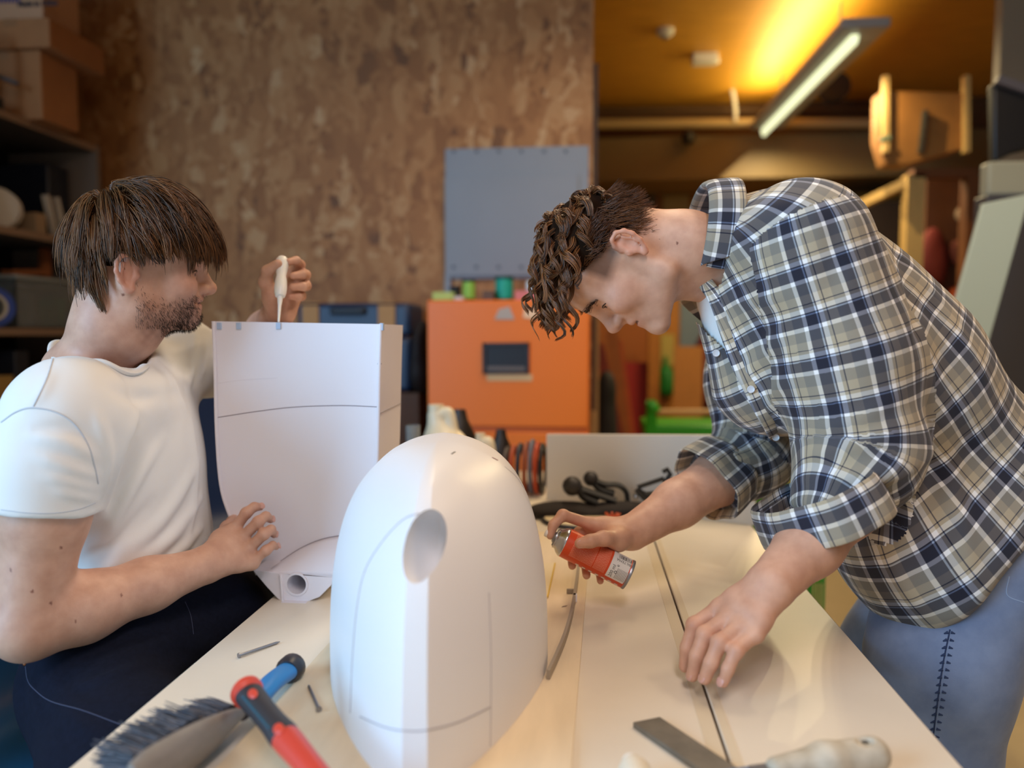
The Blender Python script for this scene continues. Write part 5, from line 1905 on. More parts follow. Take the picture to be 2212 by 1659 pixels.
    def tint(s, P, base, beard=0.0):
        """face colour: lips, ears, nose, beard roots, eye slit, and a mouth crease shaded dark"""
        L = s.local(P)
        x, y, z = L[:, 0], np.abs(L[:, 1]), L[:, 2]
        C = np.tile(np.array(base, float), (len(P), 1))

        def blend(mask, col):
            m = np.clip(mask, 0, 1)[:, None]
            C[:] = C * (1 - m) + np.array(col) * m
        b = np.array(base)
        g = lambda cx, cy, cz, rx, ry, rz: np.exp(-(((x - cx) / rx) ** 2 + ((y - cy) / ry) ** 2 + ((z - cz) / rz) ** 2))
        inhead = (np.abs(L) < 0.14).all(1)
        blend(inhead * 0.45 * g(0.075, 0.05, -0.012, 0.03, 0.02, 0.02), b * (1.08, 0.80, 0.76))
        blend(inhead * 0.45 * g(0.12, 0, -0.02, 0.012, 0.016, 0.012), b * (1.05, 0.78, 0.74))
        blend(inhead * 0.5 * (np.abs(L[:, 1]) > 0.079) * (x < 0.03) * (np.abs(z) < 0.04), b * (1.05, 0.72, 0.66))
        blend(inhead * 0.8 * g(0.102, 0, -0.0450, 0.016, 0.0235, 0.0085), b * (0.86, 0.50, 0.48))
        blend(inhead * 0.95 * ((x > 0.09) & (y < 0.0225) & (np.abs(z + 0.0448) < 0.0016)), (0.10, 0.03, 0.03))  # shade of the crease between the lips, put into the colour
        blend(inhead * 0.9 * ((x > 0.088) & (np.abs(y - 0.0335) < 0.0115) & (np.abs(z - 0.0030 + 0.15 * 0) < 0.0021)), (0.05, 0.03, 0.025))
        if beard:
            rough_ = 0.75 + 0.25 * np.sin(x * 410) * np.sin(z * 370 + 1)
            m = np.clip((-0.028 - 0.25 * (x - 0.02) * (x < 0.06) - z) / 0.02, 0, 1) * np.clip((x + 0.002) / 0.018, 0, 1)
            m *= np.clip((0.125 + z) / 0.03, 0, 1) * np.clip(1 - g(0.102, 0, -0.0455, 0.013, 0.024, 0.010) * 1.6, 0, 1)
            blend(inhead * beard * m * rough_, b * (0.42, 0.34, 0.31))
        return C


def limb(F, pts, k=0.02):
    """pts: list of (point, radius)"""
    for (a, ra), (b, rb) in zip(pts[:-1], pts[1:]):
        F.rc(a, b, ra, rb, k)


def hand(F, wrist, fingers, thumb, rw=0.021, rr=(0.0092, 0.0084, 0.0076, 0.0064), palm_n=None, scale=1.0):
    """fingers: lists of world points MCP, PIP, DIP, TIP; palm grown from the wrist to the knuckles"""
    wrist = np.asarray(wrist, float)
    m = [np.asarray(f[0]) for f in fingers]
    for i, f in enumerate(fingers):
        q = scale * (0.90 if i == 3 else 1.0)
        F.rc(wrist + (m[i] - wrist) * 0.06, m[i], rw * 0.72, 0.0118 * q, 0.014)
    for i in range(3):
        F.rc(m[i] * 0.72 + wrist * 0.28, m[i + 1] * 0.72 + wrist * 0.28, 0.0115, 0.0115, 0.012)
        F.rc(m[i] * 0.4 + wrist * 0.6, m[i + 1] * 0.4 + wrist * 0.6, 0.0125, 0.0125, 0.012)
    for i, f in enumerate(fingers):
        q = scale * (0.86 if i == 3 else 1.0)
        for j in range(3):
            F.rc(f[j], f[j + 1], rr[j] * q, rr[j + 1] * q, 0.0035 if j else 0.006)
        F.el(f[1], np.array([1, 1, 1]) * rr[1] * 1.07 * q, None, 0.004)
    F.rc(wrist * 0.75 + np.asarray(thumb[0]) * 0.25, thumb[0], rw * 0.6, 0.0155 * scale, 0.014)
    F.rc(thumb[0], thumb[1], 0.0150 * scale, 0.0118 * scale, 0.012)
    F.rc(thumb[1], thumb[2], 0.0112 * scale, 0.0102 * scale, 0.006)
    F.rc(thumb[2], thumb[3], 0.0104 * scale, 0.0080 * scale, 0.004)
    F.rc(np.asarray(thumb[0]), m[0] * 0.6 + wrist * 0.4, 0.012, 0.011, 0.016)


def nail_plate(parent, dip, tip, back, w=0.0056, m=None):
    dip, tip, back = np.asarray(dip), np.asarray(tip), nrm(back)
    d = nrm(tip - dip)
    b = nrm(back - d * (back @ d))
    s_ = np.cross(d, b)
    c = tip - d * 0.0005 + b * 0.0052
    MB().sphere(c, 1.0, 14, (0.0062, w, 0.0016), axes=np.array([d, s_, b])).build('fingernail', m or mat('fingernail', (214, 160, 142), 0.3), parent, True)


def cloth_tint(o, C):
    set_point_color(o, C)


def lay_folds(F, folds, hc=0.010):
    """folds given as outline points; each is dropped onto the cloth so the crease lies in its surface"""
    F.disp = None
    V, Q = F.mesh(hc, smooth=1)
    bv = BVHTree.FromPolygons([tuple(v) for v in V], [tuple(int(i) for i in q) for q in Q])
    out = []
    for pts, r, amp in folds:
        P = bez([np.array([x, y, 0.0]) for x, y in pts], 14)
        H_ = [hit(bv, q[0], q[1]) for q in P]
        H_ = [h for h in H_ if h is not None]
        if len(H_) > 3:
            out.append((np.array(H_), r, amp))
    return out


def fold_val(P, laid):
    v = np.zeros(len(P))
    for H_, r, amp in laid:
        lo, hi = H_.min(0) - 3 * r, H_.max(0) + 3 * r
        m = ((P > lo) & (P < hi)).all(1)
        if not m.any():
            continue
        Pm = P[m]
        best = np.full(len(Pm), 1e9)
        tb = np.zeros(len(Pm))
        n = len(H_) - 1
        for i in range(n):
            a, ba = H_[i], H_[i + 1] - H_[i]
            t_ = np.clip((Pm - a) @ ba / (ba @ ba + 1e-12), 0, 1)
            d = ((Pm - a - t_[:, None] * ba) ** 2).sum(1)
            k = d < best
            best[k] = d[k]
            tb[k] = (i + t_[k]) / n
        v[m] -= amp * np.exp(-best / r ** 2) * np.sin(np.pi * np.clip(tb, 0.03, 0.97)) ** 0.6
    return v


def noise3(P, f, seed):
    r = np.random.default_rng(seed)
    v = np.zeros(len(P))
    for i in range(5):
        k = r.normal(0, 1, 3)
        k = k / np.linalg.norm(k) * f * r.uniform(0.7, 1.4)
        v += np.sin(P @ k + r.uniform(0, 6.28))
    return v / 5


# ---------------------------------------------------------------- the seated man (left)
man = thing('person', (-0.72, 1.08, 0.0), 'seated man in a white t-shirt squeezing glue onto the tall hull section', 'person')
SK1 = lin((204, 160, 136))


def profile_head(px, py, d, pitch, side, sc, chin=0.0, yaw=0.0, low=1.0):
    """head seen in profile: side +1 faces picture right, -1 faces picture left; pitch tips the face down"""
    r = nrm(ray(px, py))
    er = nrm(np.cross(r, (0, 0, 1)))
    eu = np.cross(er, r)
    f = math.cos(pitch) * er * side - math.sin(pitch) * eu
    u = math.sin(pitch) * er * side + math.cos(pitch) * eu
    f = f * math.cos(yaw) - r * math.sin(yaw)
    return Head(pd(px, py, d), f, u, sc, chin, low)


H1 = profile_head(286, 590, 1.17, math.radians(1), 1, 0.94, 0.0, math.radians(-1))
SHn, SHf = pd(128, 912, 0.995), pd(392, 785, 1.37)
ELn, WRn = pd(62, 1352, 0.985), pd(440, 1222, 1.150)
ELf, WRf = pd(532, 782, 1.60), pd(606, 672, 1.362)
NB = pd(205, 800, 1.19)
body = Field()
H1.prims(body, smile=1)
# neck
limb(body, [(H1.w(-0.018, 0, -0.02), 0.055), (H1.w(-0.028, 0, -0.085), 0.053), (NB + np.array([-0.012, 0, 0.008]), 0.047)], 0.03)
body.rc(H1.w(0.02, 0, -0.055), H1.w(-0.004, 0, -0.098), 0.035, 0.036, 0.03)
for y in (1, -1):
    body.rc(H1.w(-0.01, y * 0.052, -0.035), H1.w(-0.004, y * 0.016, -0.122), 0.014, 0.011, 0.02)
# trapezius, shoulders, torso (under the shirt)
CH = (SHn + SHf) / 2
limb(body, [(NB + np.array([-0.035, -0.02, 0.0]), 0.032), (CH * 0.5 + SHn * 0.5 + np.array([-0.03, 0, 0.012]), 0.036), (SHn, 0.053)], 0.03)
limb(body, [(NB + np.array([0, 0.02, -0.02]), 0.035), (CH * 0.5 + SHf * 0.5 + np.array([0, 0, 0.0]), 0.038), (SHf, 0.05)], 0.04)
body.el(CH + np.array([-0.035, 0, -0.13]), (0.066, 0.115, 0.14), None, 0.03)
body.el(np.array([-0.752, 1.15, 0.82]), (0.055, 0.08, 0.12), None, 0.06)
# near arm
fa = nrm(WRn - ELn)
limb(body, [(SHn, 0.054), (SHn * 0.55 + ELn * 0.45, 0.049), (ELn, 0.041)], 0.025)
limb(body, [(ELn, 0.041), (ELn + (WRn - ELn) * 0.28, 0.045), (ELn + (WRn - ELn) * 0.65, 0.036), (WRn, 0.0275)], 0.02)
fing = [[pd(504, 1146, 1.224), pd(532, 1108, 1.222), pd(549, 1095, 1.228), pd(562, 1095, 1.238)],
        [pd(520, 1164, 1.214), pd(558, 1127, 1.210), pd(574, 1115, 1.219), pd(585, 1122, 1.234)],
        [pd(533, 1190, 1.208), pd(570, 1154, 1.205), pd(585, 1144, 1.215), pd(592, 1154, 1.231)],
        [pd(545, 1215, 1.204), pd(575, 1189, 1.203), pd(589, 1178, 1.212), pd(597, 1181, 1.228)]]
th = [pd(478, 1170, 1.21), pd(492, 1140, 1.245), pd(502, 1128, 1.272), pd(508, 1118, 1.295)]
hand(body, WRn, fing, th, rw=0.0265)
for f in fing:
    body.el(np.asarray(f[0]) - FWD * 0.004, (0.0105, 0.0105, 0.0105), None, 0.008)
# far arm with the bottle
limb(body, [(SHf, 0.052), (SHf * 0.5 + ELf * 0.5, 0.046), (ELf, 0.041)], 0.025)
limb(body, [(ELf, 0.041), (ELf + (WRf - ELf) * 0.3, 0.043), (ELf + (WRf - ELf) * 0.65, 0.036), (WRf, 0.027)], 0.02)
fing2 = [[pd(630, 590, 1.372), pd(648, 572, 1.352), pd(640, 563, 1.328), pd(623, 566, 1.314)],
         [pd(638, 606, 1.376), pd(660, 594, 1.352), pd(653, 593, 1.326), pd(633, 596, 1.312)],
         [pd(638, 624, 1.376), pd(661, 617, 1.352), pd(655, 619, 1.326), pd(632, 620, 1.314)],
         [pd(633, 641, 1.372), pd(651, 640, 1.350), pd(646, 641, 1.328), pd(628, 641, 1.318)]]
th2 = [pd(590, 642, 1.345), pd(574, 610, 1.322), pd(578, 586, 1.306), pd(600, 570, 1.300)]
hand(body, WRf, fing2, th2, rw=0.024)
V, Q = body.mesh(0.0023)
ob = mesh_object('body', V, Q, M_skin, man)
C = H1.tint(V, SK1, beard=0.72)
d_near = np.min([np.linalg.norm(V - f[j], axis=1) for f in fing + fing2 for j in (1, 3)], 0)
m_ = np.exp(-(d_near / 0.012) ** 2)[:, None] * 0.22
C = C * (1 - m_) + np.array(SK1) * (1.05, 0.72, 0.64) * m_
for px, py in ((22, 1231), (70, 1277), (132, 1183), (110, 1303), (262, 1285), (163, 1343), (266, 637)):
    d_ = 1.0
    r = nrm(ray(px, py))
    t_ = (V - CAM) @ r
    dist = np.linalg.norm((V - CAM) - t_[:, None] * r, axis=1)
    near_ = dist < 0.0016
    if near_.any():
        near_ &= t_ < t_[near_].min() + 0.03
        C[near_] = np.array(SK1) * (0.40, 0.28, 0.26)
set_point_color(ob, C)
for f in fing:
    nail_plate(man, f[2], f[3], -FWD + UPV * 0.6 + RGT * 0.5)
nail_plate(man, th2[2], th2[3], -FWD * 0.6 - RGT)

# white t-shirt
tee = Field()
ax_ = nrm(ELn - SHn)
hem_c = pd(92, 1100, 0.992)
limb(tee, [(SHn + np.array([0.0, 0.015, 0.0]), 0.068), (SHn * 0.5 + hem_c * 0.5, 0.0665)], 0.03)
tee.cone_cut(SHn * 0.5 + hem_c * 0.5, hem_c + ax_ * 0.05, 0.0665, 0.0700, hem_c, ax_, 0.02)
axf = nrm(ELf - SHf)
hemf = SHf + axf * 0.155
tee.cone_cut(SHf, hemf + axf * 0.05, 0.066, 0.064, hemf, axf, 0.03)
limb(tee, [(NB + np.array([-0.012, -0.02, -0.050]), 0.062), (SHn + np.array([0, 0.02, 0.006]), 0.066)], 0.05)
limb(tee, [(NB + np.array([-0.005, 0.05, -0.022]), 0.062), (SHf + np.array([0, -0.02, 0.010]), 0.064)], 0.05)
tee.el(CH + np.array([-0.026, 0.0, -0.09]), (0.104, 0.165, 0.165), None, 0.06)
tee.el(np.array([-0.732, 1.15, 0.90]), (0.102, 0.140, 0.16), None, 0.06)
tee.el(np.array([-0.728, 1.16, 0.80]), (0.104, 0.150, 0.12), None, 0.06)


tfolds = [([(425, 1000), (350, 1120), (235, 1225)], 0.012, 0.008), ([(435, 1075), (350, 1180), (250, 1250)], 0.010, 0.007), ([(438, 1140), (370, 1205), (285, 1258)], 0.009, 0.006),
          ([(300, 880), (255, 990), (228, 1100)], 0.013, 0.006), ([(350, 950), (270, 1080), (222, 1160)], 0.010, 0.006), ([(212, 900), (230, 980), (226, 1060)], 0.008, 0.008),
          ([(206, 1030), (150, 1010), (80, 985)], 0.007, 0.006), ([(208, 1058), (150, 1042), (95, 1028)], 0.006, 0.005), ([(208, 1080), (160, 1070), (120, 1060)], 0.005, 0.005),
          ([(204, 990), (150, 960), (70, 940)], 0.008, 0.006), ([(200, 950), (140, 925), (60, 930)], 0.008, -0.003), ([(410, 890), (420, 1040), (405, 1180)], 0.010, 0.005), ([(335, 780), (375, 830), (405, 900)], 0.010, 0.004),
          ([(160, 1280), (250, 1262), (340, 1232)], 0.009, 0.005), ([(180, 1240), (270, 1215), (390, 1150)], 0.010, 0.006), ([(190, 1200), (260, 1160), (330, 1080)], 0.009, -0.004), ([(425, 730), (415, 790), (405, 840)], 0.009, 0.005), ([(447, 735), (442, 780), (436, 815)], 0.007, 0.004),
          ([(230, 830), (290, 860), (400, 850)], 0.014, -0.004), ([(60, 880), (90, 850), (108, 800)], 0.008, 0.003)]
tlaid = lay_folds(tee, [(q, r * 0.9, a * 1.45) for q, r, a in tfolds])


def tee_disp(P):
    return 0.0022 * noise3(P, 42, 3) + 0.0012 * noise3(P * np.array([1, 1, 0.6]), 95, 4) + fold_val(P, tlaid)


tee.disp = tee_disp
nB, nF, nN = pd(118, 748, 1.20), pd(306, 804, 1.165), pd(205, 794, 1.09)
neck_a = (nB + nF) / 2
nax, nbx = (nF - nB) / 2, nN - neck_a
neck_n = nrm(np.cross(nax, nbx))
if neck_n[2] < 0:
    neck_n = -neck_n
tee.el(nF + np.array([-0.042, -0.005, -0.060]), (0.050, 0.095, 0.058), None, 0.03)
tee.el(pd(286, 868, 1.14), (0.045, 0.05, 0.05), None, 0.03)
for sft in (0.0, 0.25, 0.45):
    tee.rc(neck_a + nbx * sft + neck_n * (0.0 + 0.05 * sft), neck_a + nbx * sft + neck_n * 0.16, 0.068 - 0.016 * sft, 0.09, 0.016, True)
V, Q = tee.mesh(0.0036)
# neckline: open the collar around the neck, cut the sleeve and the hem
keep = V[:, 2] > 0.735
fm = keep[Q].all(1)
Q2 = Q[fm]
used = np.unique(Q2)
mp = -np.ones(len(V), int)
mp[used] = np.arange(len(used))
V2, Q2 = V[used], mp[Q2].astype(np.int32)
M_tee = mat('white_cotton', (232, 230, 226), 0.85, bump=0.10, bscale=900, sheen=0.2)
shirt = mesh_object('t_shirt', V2, Q2, M_tee, man)
# collar rib
rib = []
la, lb = np.linalg.norm(nax), np.linalg.norm(nbx)
for a in np.linspace(0, 2 * math.pi, 72, endpoint=False):
    rib.append(neck_a + nax / la * math.cos(a) * (la + 0.004) + nbx / lb * math.sin(a) * (lb + 0.012))
tb_ = BVHTree.FromPolygons([tuple(v) for v in V], [tuple(int(i) for i in q) for q in Q])
RP = []
for p in rib:
    l_, n_, _, _ = tb_.ray_cast(Vector(p + neck_n * 0.15), Vector(-neck_n))
    RP.append(np.array(l_) if l_ is not None else p)
RP = np.array(RP)
RP = RP - neck_n * np.clip((RP - neck_a) @ neck_n - 0.012, 0, 1)[:, None] + neck_n * np.clip(-0.012 - (RP - neck_a) @ neck_n, 0, 1)[:, None]
for _ in range(8):
    RP = 0.5 * RP + 0.25 * (np.roll(RP, 1, 0) + np.roll(RP, -1, 0))
MB().tube(RP + neck_n * 0.002, 0.0072, 10, closed=True, flat=0.6).build('collar', M_tee, shirt, True)
# shoulder seam and sleeve hem stitching
def tee_hit(px, py, lift=0.0003):
    return hit(tb_, px, py, lift)


def stitch(pts, r, name, m, parent, bv):
    P = bez([np.array([x, y, 0.0]) for x, y in pts], 40)
    S_ = [hit(bv, p[0], p[1], 0.0) for p in P]
    S_ = [q for q in S_ if q is not None]
    if len(S_) > 3:
        MB().tube(S_, r, 6).build(name, m, parent, True)


M_st = mat('grey_seam_thread', (196, 200, 206), 0.85)  # slightly greyer than the shirt cotton
stitch([(3, 912), (35, 890), (70, 881), (120, 890), (160, 915), (190, 960), (205, 1010), (212, 1045)], 0.0012, 'shoulder_seam', M_st, shirt, tb_)
stitch([(116, 770), (100, 820), (72, 878)], 0.0010, 'shoulder_seam', M_st, shirt, tb_)
stitch([(2, 1101), (60, 1108), (120, 1108), (170, 1100), (206, 1086)], 0.0007, 'hem_stitch', M_st, shirt, tb_)

# jeans
jn = Field()
HPn, HPf = np.array([-0.690, 1.00, 0.665]), np.array([-0.690, 1.24, 0.665])
KNn, KNf = np.array([-0.43, 0.74, 0.595]), np.array([-0.45, 1.52, 0.605])
FTn, FTf = np.array([-0.52, 0.74, 0.10]), np.array([-0.52, 1.52, 0.10])
jn.el(np.array([-0.705, 1.12, 0.685]), (0.104, 0.185, 0.115), None, 0.05)
limb(jn, [(HPn, 0.097), (HPn * 0.5 + KNn * 0.5, 0.088), (KNn, 0.070)], 0.05)
limb(jn, [(HPf, 0.102), (HPf * 0.5 + KNf * 0.5, 0.092), (KNf, 0.070)], 0.05)
limb(jn, [(KNn, 0.070), (KNn * 0.5 + FTn * 0.5, 0.062), (FTn, 0.058)], 0.04)
limb(jn, [(KNf, 0.070), (KNf * 0.5 + FTf * 0.5, 0.062), (FTf, 0.058)], 0.04)
jn.rc(np.array([-0.66, 1.05, 0.70]), np.array([-0.60, 1.2, 0.70]), 0.06, 0.07, 0.06)
jf = [([(150, 1490), (240, 1460), (330, 1425)], 0.010, 0.006), ([(90, 1500), (150, 1545), (215, 1590)], 0.009, 0.006), ([(65, 1465), (75, 1520), (95, 1570)], 0.008, 0.006), ([(240, 1420), (330, 1390), (430, 1340)], 0.010, 0.006), ([(300, 1400), (400, 1385), (470, 1400)], 0.012, 0.005), ([(110, 1470), (160, 1520), (200, 1530)], 0.007, 0.005)]
jlaid = lay_folds(jn, jf)


def jn_disp(P):
    return 0.002 * noise3(P, 40, 8) + 0.001 * noise3(P, 90, 9) + fold_val(P, jlaid)


jn.disp = jn_disp
V, Q = jn.mesh(0.005)
M_navyj = mat('dark_navy_denim', (17, 20, 34), 0.95, var=0.2, scale=160, bump=0.12, bscale=700, spec=0.15)
jo = mesh_object('jeans', V, Q, M_navyj, man)
jb = BVHTree.FromPolygons([tuple(v) for v in V], [tuple(int(i) for i in q) for q in Q])
M_thr = mat('pale_thread', (58, 62, 84), 0.9)
stitch([(55, 1440), (60, 1470), (75, 1490), (110, 1515), (180, 1535), (260, 1565)], 0.0007, 'stitching', M_thr, jo, jb)
stitch([(400, 1300), (412, 1330), (418, 1370)], 0.0006, 'stitching', M_thr, jo, jb)
q = hit(jb, 55, 1434, 0.0008)
if q is not None:
    MB().sphere(q, 0.0036, 12, (1, 0.6, 1)).build('rivet', mat('copper_rivet', (150, 96, 70), 0.35, 0.9), jo, True)
sh = mat('dark_shoe', (40, 40, 44), 0.6)
for F_ in (FTn, FTf):
    f = Field()
    f.rc(F_ + np.array([-0.03, 0, -0.05]), F_ + np.array([0.15, 0, -0.06]), 0.045, 0.034, 0.03).rc(F_ + np.array([0, 0, -0.0]), F_ + np.array([0, 0, -0.05]), 0.05, 0.045, 0.03)
    f.plane((0, 0, 0.0005), (0, 0, -1), 0.003)
    V, Q = f.mesh(0.007)
    mesh_object('shoe', V, Q, sh, man)


# ---------------------------------------------------------------- hair helpers
def skull_push(L, off):
    """push head-local points out to the scalp ellipsoid plus an offset"""
    c, r = np.array([0.014, 0, 0.049]), np.array([0.091, 0.077, 0.083])
    q = (L - c) / (r + off[..., None])
    k = np.linalg.norm(q, axis=-1)
    s_ = np.where(k < 1, 1.0 / np.maximum(k, 1e-6), 1.0)
    return c + (L - c) * s_[..., None]


def scalp_roots(n, keepf, rng):
    out = []
    tot = 0
    while tot < n:
        d = rng.normal(0, 1, (n * 2, 3))
        d /= np.linalg.norm(d, axis=1, keepdims=True)
        L = np.array([0.014, 0, 0.049]) + d * np.array([0.091, 0.077, 0.083])
        L = L[keepf(L)]
        out.append(L)
        tot += len(L)
    return np.concatenate(out)[:n]


def norm_(v):
    return v / (np.linalg.norm(v, axis=-1, keepdims=True) + 1e-9)


M_cap = mat('dark_hair_roots', (34, 21, 13), 1.0, spec=0.05)


def cap_mesh(H, name, m, parent, keepf, off, h=0.003):
    F = Field()
    F.el(H.w(0.014, 0, 0.049), np.array([0.091, 0.077, 0.083]) * H.sc + off, H.A, 0.01)
    V, Q = F.mesh(h)
    L = H.local(V)
    k = keepf(L)
    Q = Q[k[Q].all(1)]
    used = np.unique(Q)
    mp = -np.ones(len(V), int)
    mp[used] = np.arange(len(used))
    o = mesh_object(name, V[used], mp[Q].astype(np.int32), m, parent)
    set_point_float(o, np.full(len(used), 0.15))
    return o


# seated man's hair: straight, brown, swept forward from the crown
M_hair1 = hair_material('brown_hair', (36, 22, 13), (152, 100, 56), 0.36)
rng = np.random.default_rng(11)


def hair1_area(L):
    x, y, z = L[:, 0], np.abs(L[:, 1]), L[:, 2]
    front = x < 0.092 - 0.35 * np.maximum(0, 0.085 - z) - 0.0 * y
    side = z > np.where(x > 0.028, 0.030 + (x - 0.028) * 0.55, np.where(x > -0.022, 0.030, -0.062))
    return front & side


def grow1(roots, length, steps, rng, off0, off1, clump):
    n = len(roots)
    crown = np.array([-0.040, 0.0, 0.125])
    P = np.zeros((n, steps, 3))
    P[:, 0] = roots
    L0 = roots - crown
    away = norm_(L0 * np.array([1, 1, 0.3]))
    c = np.array([0.014, 0, 0.049])
    x0 = roots[:, 0]
    frontness = np.clip((x0 + 0.015) / 0.06, 0, 1)
    for j in range(1, steps):
        t_ = j / (steps - 1)
        p = P[:, j - 1]
        nr = norm_((p - c) / np.array([0.091, 0.077, 0.083]) ** 2)
        d = away * (1.0 - 0.55 * t_) + np.array([0.40, 0, 0]) * frontness[:, None] * (1 - 0.95 * t_) + np.array([0.02, 0, -1.0]) * ((0.25 + 0.85 * t_) * (1 + 0.45 * frontness))[:, None] + clump * 0.26
        low = np.clip((0.0 - p[:, 2]) / 0.04, 0, 1)[:, None] * (x0 < 0.0)[:, None]
        d = d + low * np.array([0.10, 0, 0])
        d = d - nr * np.sum(d * nr, 1, keepdims=True) * np.where(np.sum(d * nr, 1, keepdims=True) < 0, 1, 0.6)
        d = norm_(d + rng.normal(0, 0.035, (n, 3)))
        p = p + d * (length / (steps - 1))[:, None]
        P[:, j] = skull_push(p, off0 + (off1 - off0) * math.sin(min(1, t_ * 1.3) * math.pi * 0.75))
    return P


NL = 190
cr = scalp_roots(NL, hair1_area, rng)
clv = norm_(rng.normal(0, 1, (NL, 3)))
parts_ = []
n1 = 7600
roots = np.concatenate([scalp_roots(n1 - 1500, hair1_area, rng), scalp_roots(1500, lambda L: hair1_area(L) & (L[:, 2] < 0.035) & (L[:, 0] < -0.005), rng)])
ci = np.argmin(((roots[:, None] - cr[None]) ** 2).sum(2), 1)
roots = roots * 0.72 + cr[ci] * 0.28
roots = skull_push(roots, np.full(n1, 0.002))
xx = roots[:, 0]
length = np.where(xx > 0.02, rng.uniform(0.086, 0.116, n1), np.where(roots[:, 2] > 0.08, rng.uniform(0.075, 0.115, n1), rng.uniform(0.05, 0.075, n1)))
length = np.where((np.abs(roots[:, 1]) > 0.038) & (xx > -0.025), np.clip((roots[:, 2] - 0.012) * 0.85 + rng.uniform(0, 0.02, n1), 0.018, 0.12), length)
length = np.where((roots[:, 2] < 0.035) & (xx < -0.005), rng.uniform(0.045, 0.088, n1), length)
lr = rng.uniform(0.68, 1.16, NL)[ci] * rng.uniform(0.85, 1.1, n1)
o0 = rng.uniform(0.003, 0.013, n1)
o1 = o0 + 0.005 + 0.005 * rng.uniform(0, 1, NL)[ci]
bk_ = np.clip((-0.01 - xx) / 0.05, 0, 1) * np.clip((0.11 - roots[:, 2]) / 0.05, 0, 1)
o0, o1 = o0 * (1 - 0.5 * bk_) + 0.003 * np.clip((roots[:, 2] - 0.09) / 0.03, 0, 1), o1 * (1 - 0.5 * bk_) + 0.003 * np.clip((roots[:, 2] - 0.09) / 0.03, 0, 1)
P = grow1(roots, length * lr, 13, rng, o0, o1, clv[ci])
# gather each lock towards its tip
mid_ = np.zeros((NL, 13, 3))
cnt = np.bincount(ci, minlength=NL)
for j in range(13):
    for a in range(3):
        mid_[:, j, a] = np.bincount(ci, weights=P[:, j, a], minlength=NL) / np.maximum(cnt, 1)
w_ = (np.linspace(0, 1, 13) ** 1.4 * 0.55)[None, :, None]
w_ = w_ * (1 - 0.45 * np.clip(-roots[:, 2] / 0.03, 0, 1))[:, None, None]
P = P * (1 - w_) + mid_[ci] * w_
wv = 0.004 * np.sin(np.linspace(0, 1, 13)[None, :] * rng.uniform(3, 6, NL)[ci][:, None] + rng.uniform(0, 6.28, NL)[ci][:, None]) * np.linspace(0, 1, 13)[None]
P = P + wv[..., None] * clv[ci][:, None]
# loose single strands between the locks
lo = rng.permutation(n1)[:700]
P[lo] = grow1(roots[lo], length[lo] * rng.uniform(0.8, 1.15, 700), 13, rng, o0[lo] + 0.005, o1[lo] + 0.007, norm_(rng.normal(0, 1, (700, 3))) * 0.9)
# keep the ear and the face free
ok_ = ~((P[..., 0] > -0.034) & (P[..., 0] < 0.02) & (P[..., 2] < 0.004) & (np.abs(P[..., 1]) > 0.045)).any(1)
ok_ &= ~((P[..., 0] > -0.03) & (P[..., 2] < -0.02)).any(1)
ok_ &= P[..., 2].min(1) > -0.082
P, n1, ci = P[ok_], int(ok_.sum()), ci[ok_]
PW = H1.world(P.reshape(-1, 3)).reshape(P.shape)
rad_ = np.concatenate([np.full(9, 0.00060), np.linspace(0.00058, 0.00020, 4)])[None] * rng.uniform(0.7, 1.3, (n1, 1))
hr = strands_object('hair', PW, rad_, M_hair1, man, np.clip(rng.normal(0.36, 0.2, n1) + rng.normal(0, 0.14, NL)[ci], 0, 1))
cap_mesh(H1, 'hair_base', M_cap, hr, hair1_area, 0.005)


def short_hairs(H, pts, dirs, length, r, shade, m, parent, name, curve=0.3):
    n = len(pts)
    t_ = np.linspace(0, 1, 4)
    P = pts[:, None] + dirs[:, None] * (length[:, None] * t_)[..., None]
    P = P + (np.array([0.0, 0, -1.0]) * curve)[None, None] * (length[:, None] * t_ ** 2)[..., None]
    return strands_object(name, H.world(P.reshape(-1, 3)).reshape(P.shape), np.array([1, 0.9, 0.7, 0.25])[None] * r * np.ones((n, 1)), m, parent, shade)


# beard stubble: short hairs rooted on the jaw, cheeks and upper lip
bb = BVHTree.FromPolygons([tuple(v.co) for v in ob.data.vertices], [tuple(p.vertices) for p in ob.data.polygons])
boff = worldloc(ob)


def root_on_body(H, bvh, off, cand):
    """project head-local candidate points outwards-in onto the skin"""
    out, nor = [], []
    c = np.array([0.03, 0, -0.03])
    for p in cand:
        a = H.w(*(c + (p - c) * 2.2)) - off
        d = nrm(H.w(*c) - off - a)
        l_, n_, _, _ = bvh.ray_cast(Vector(a), Vector(d))
        if l_ is not None:
            out.append(H.local(np.array(l_) + off))
            nor.append(np.array(n_) @ H.A.T)
    return np.array(out), np.array(nor)


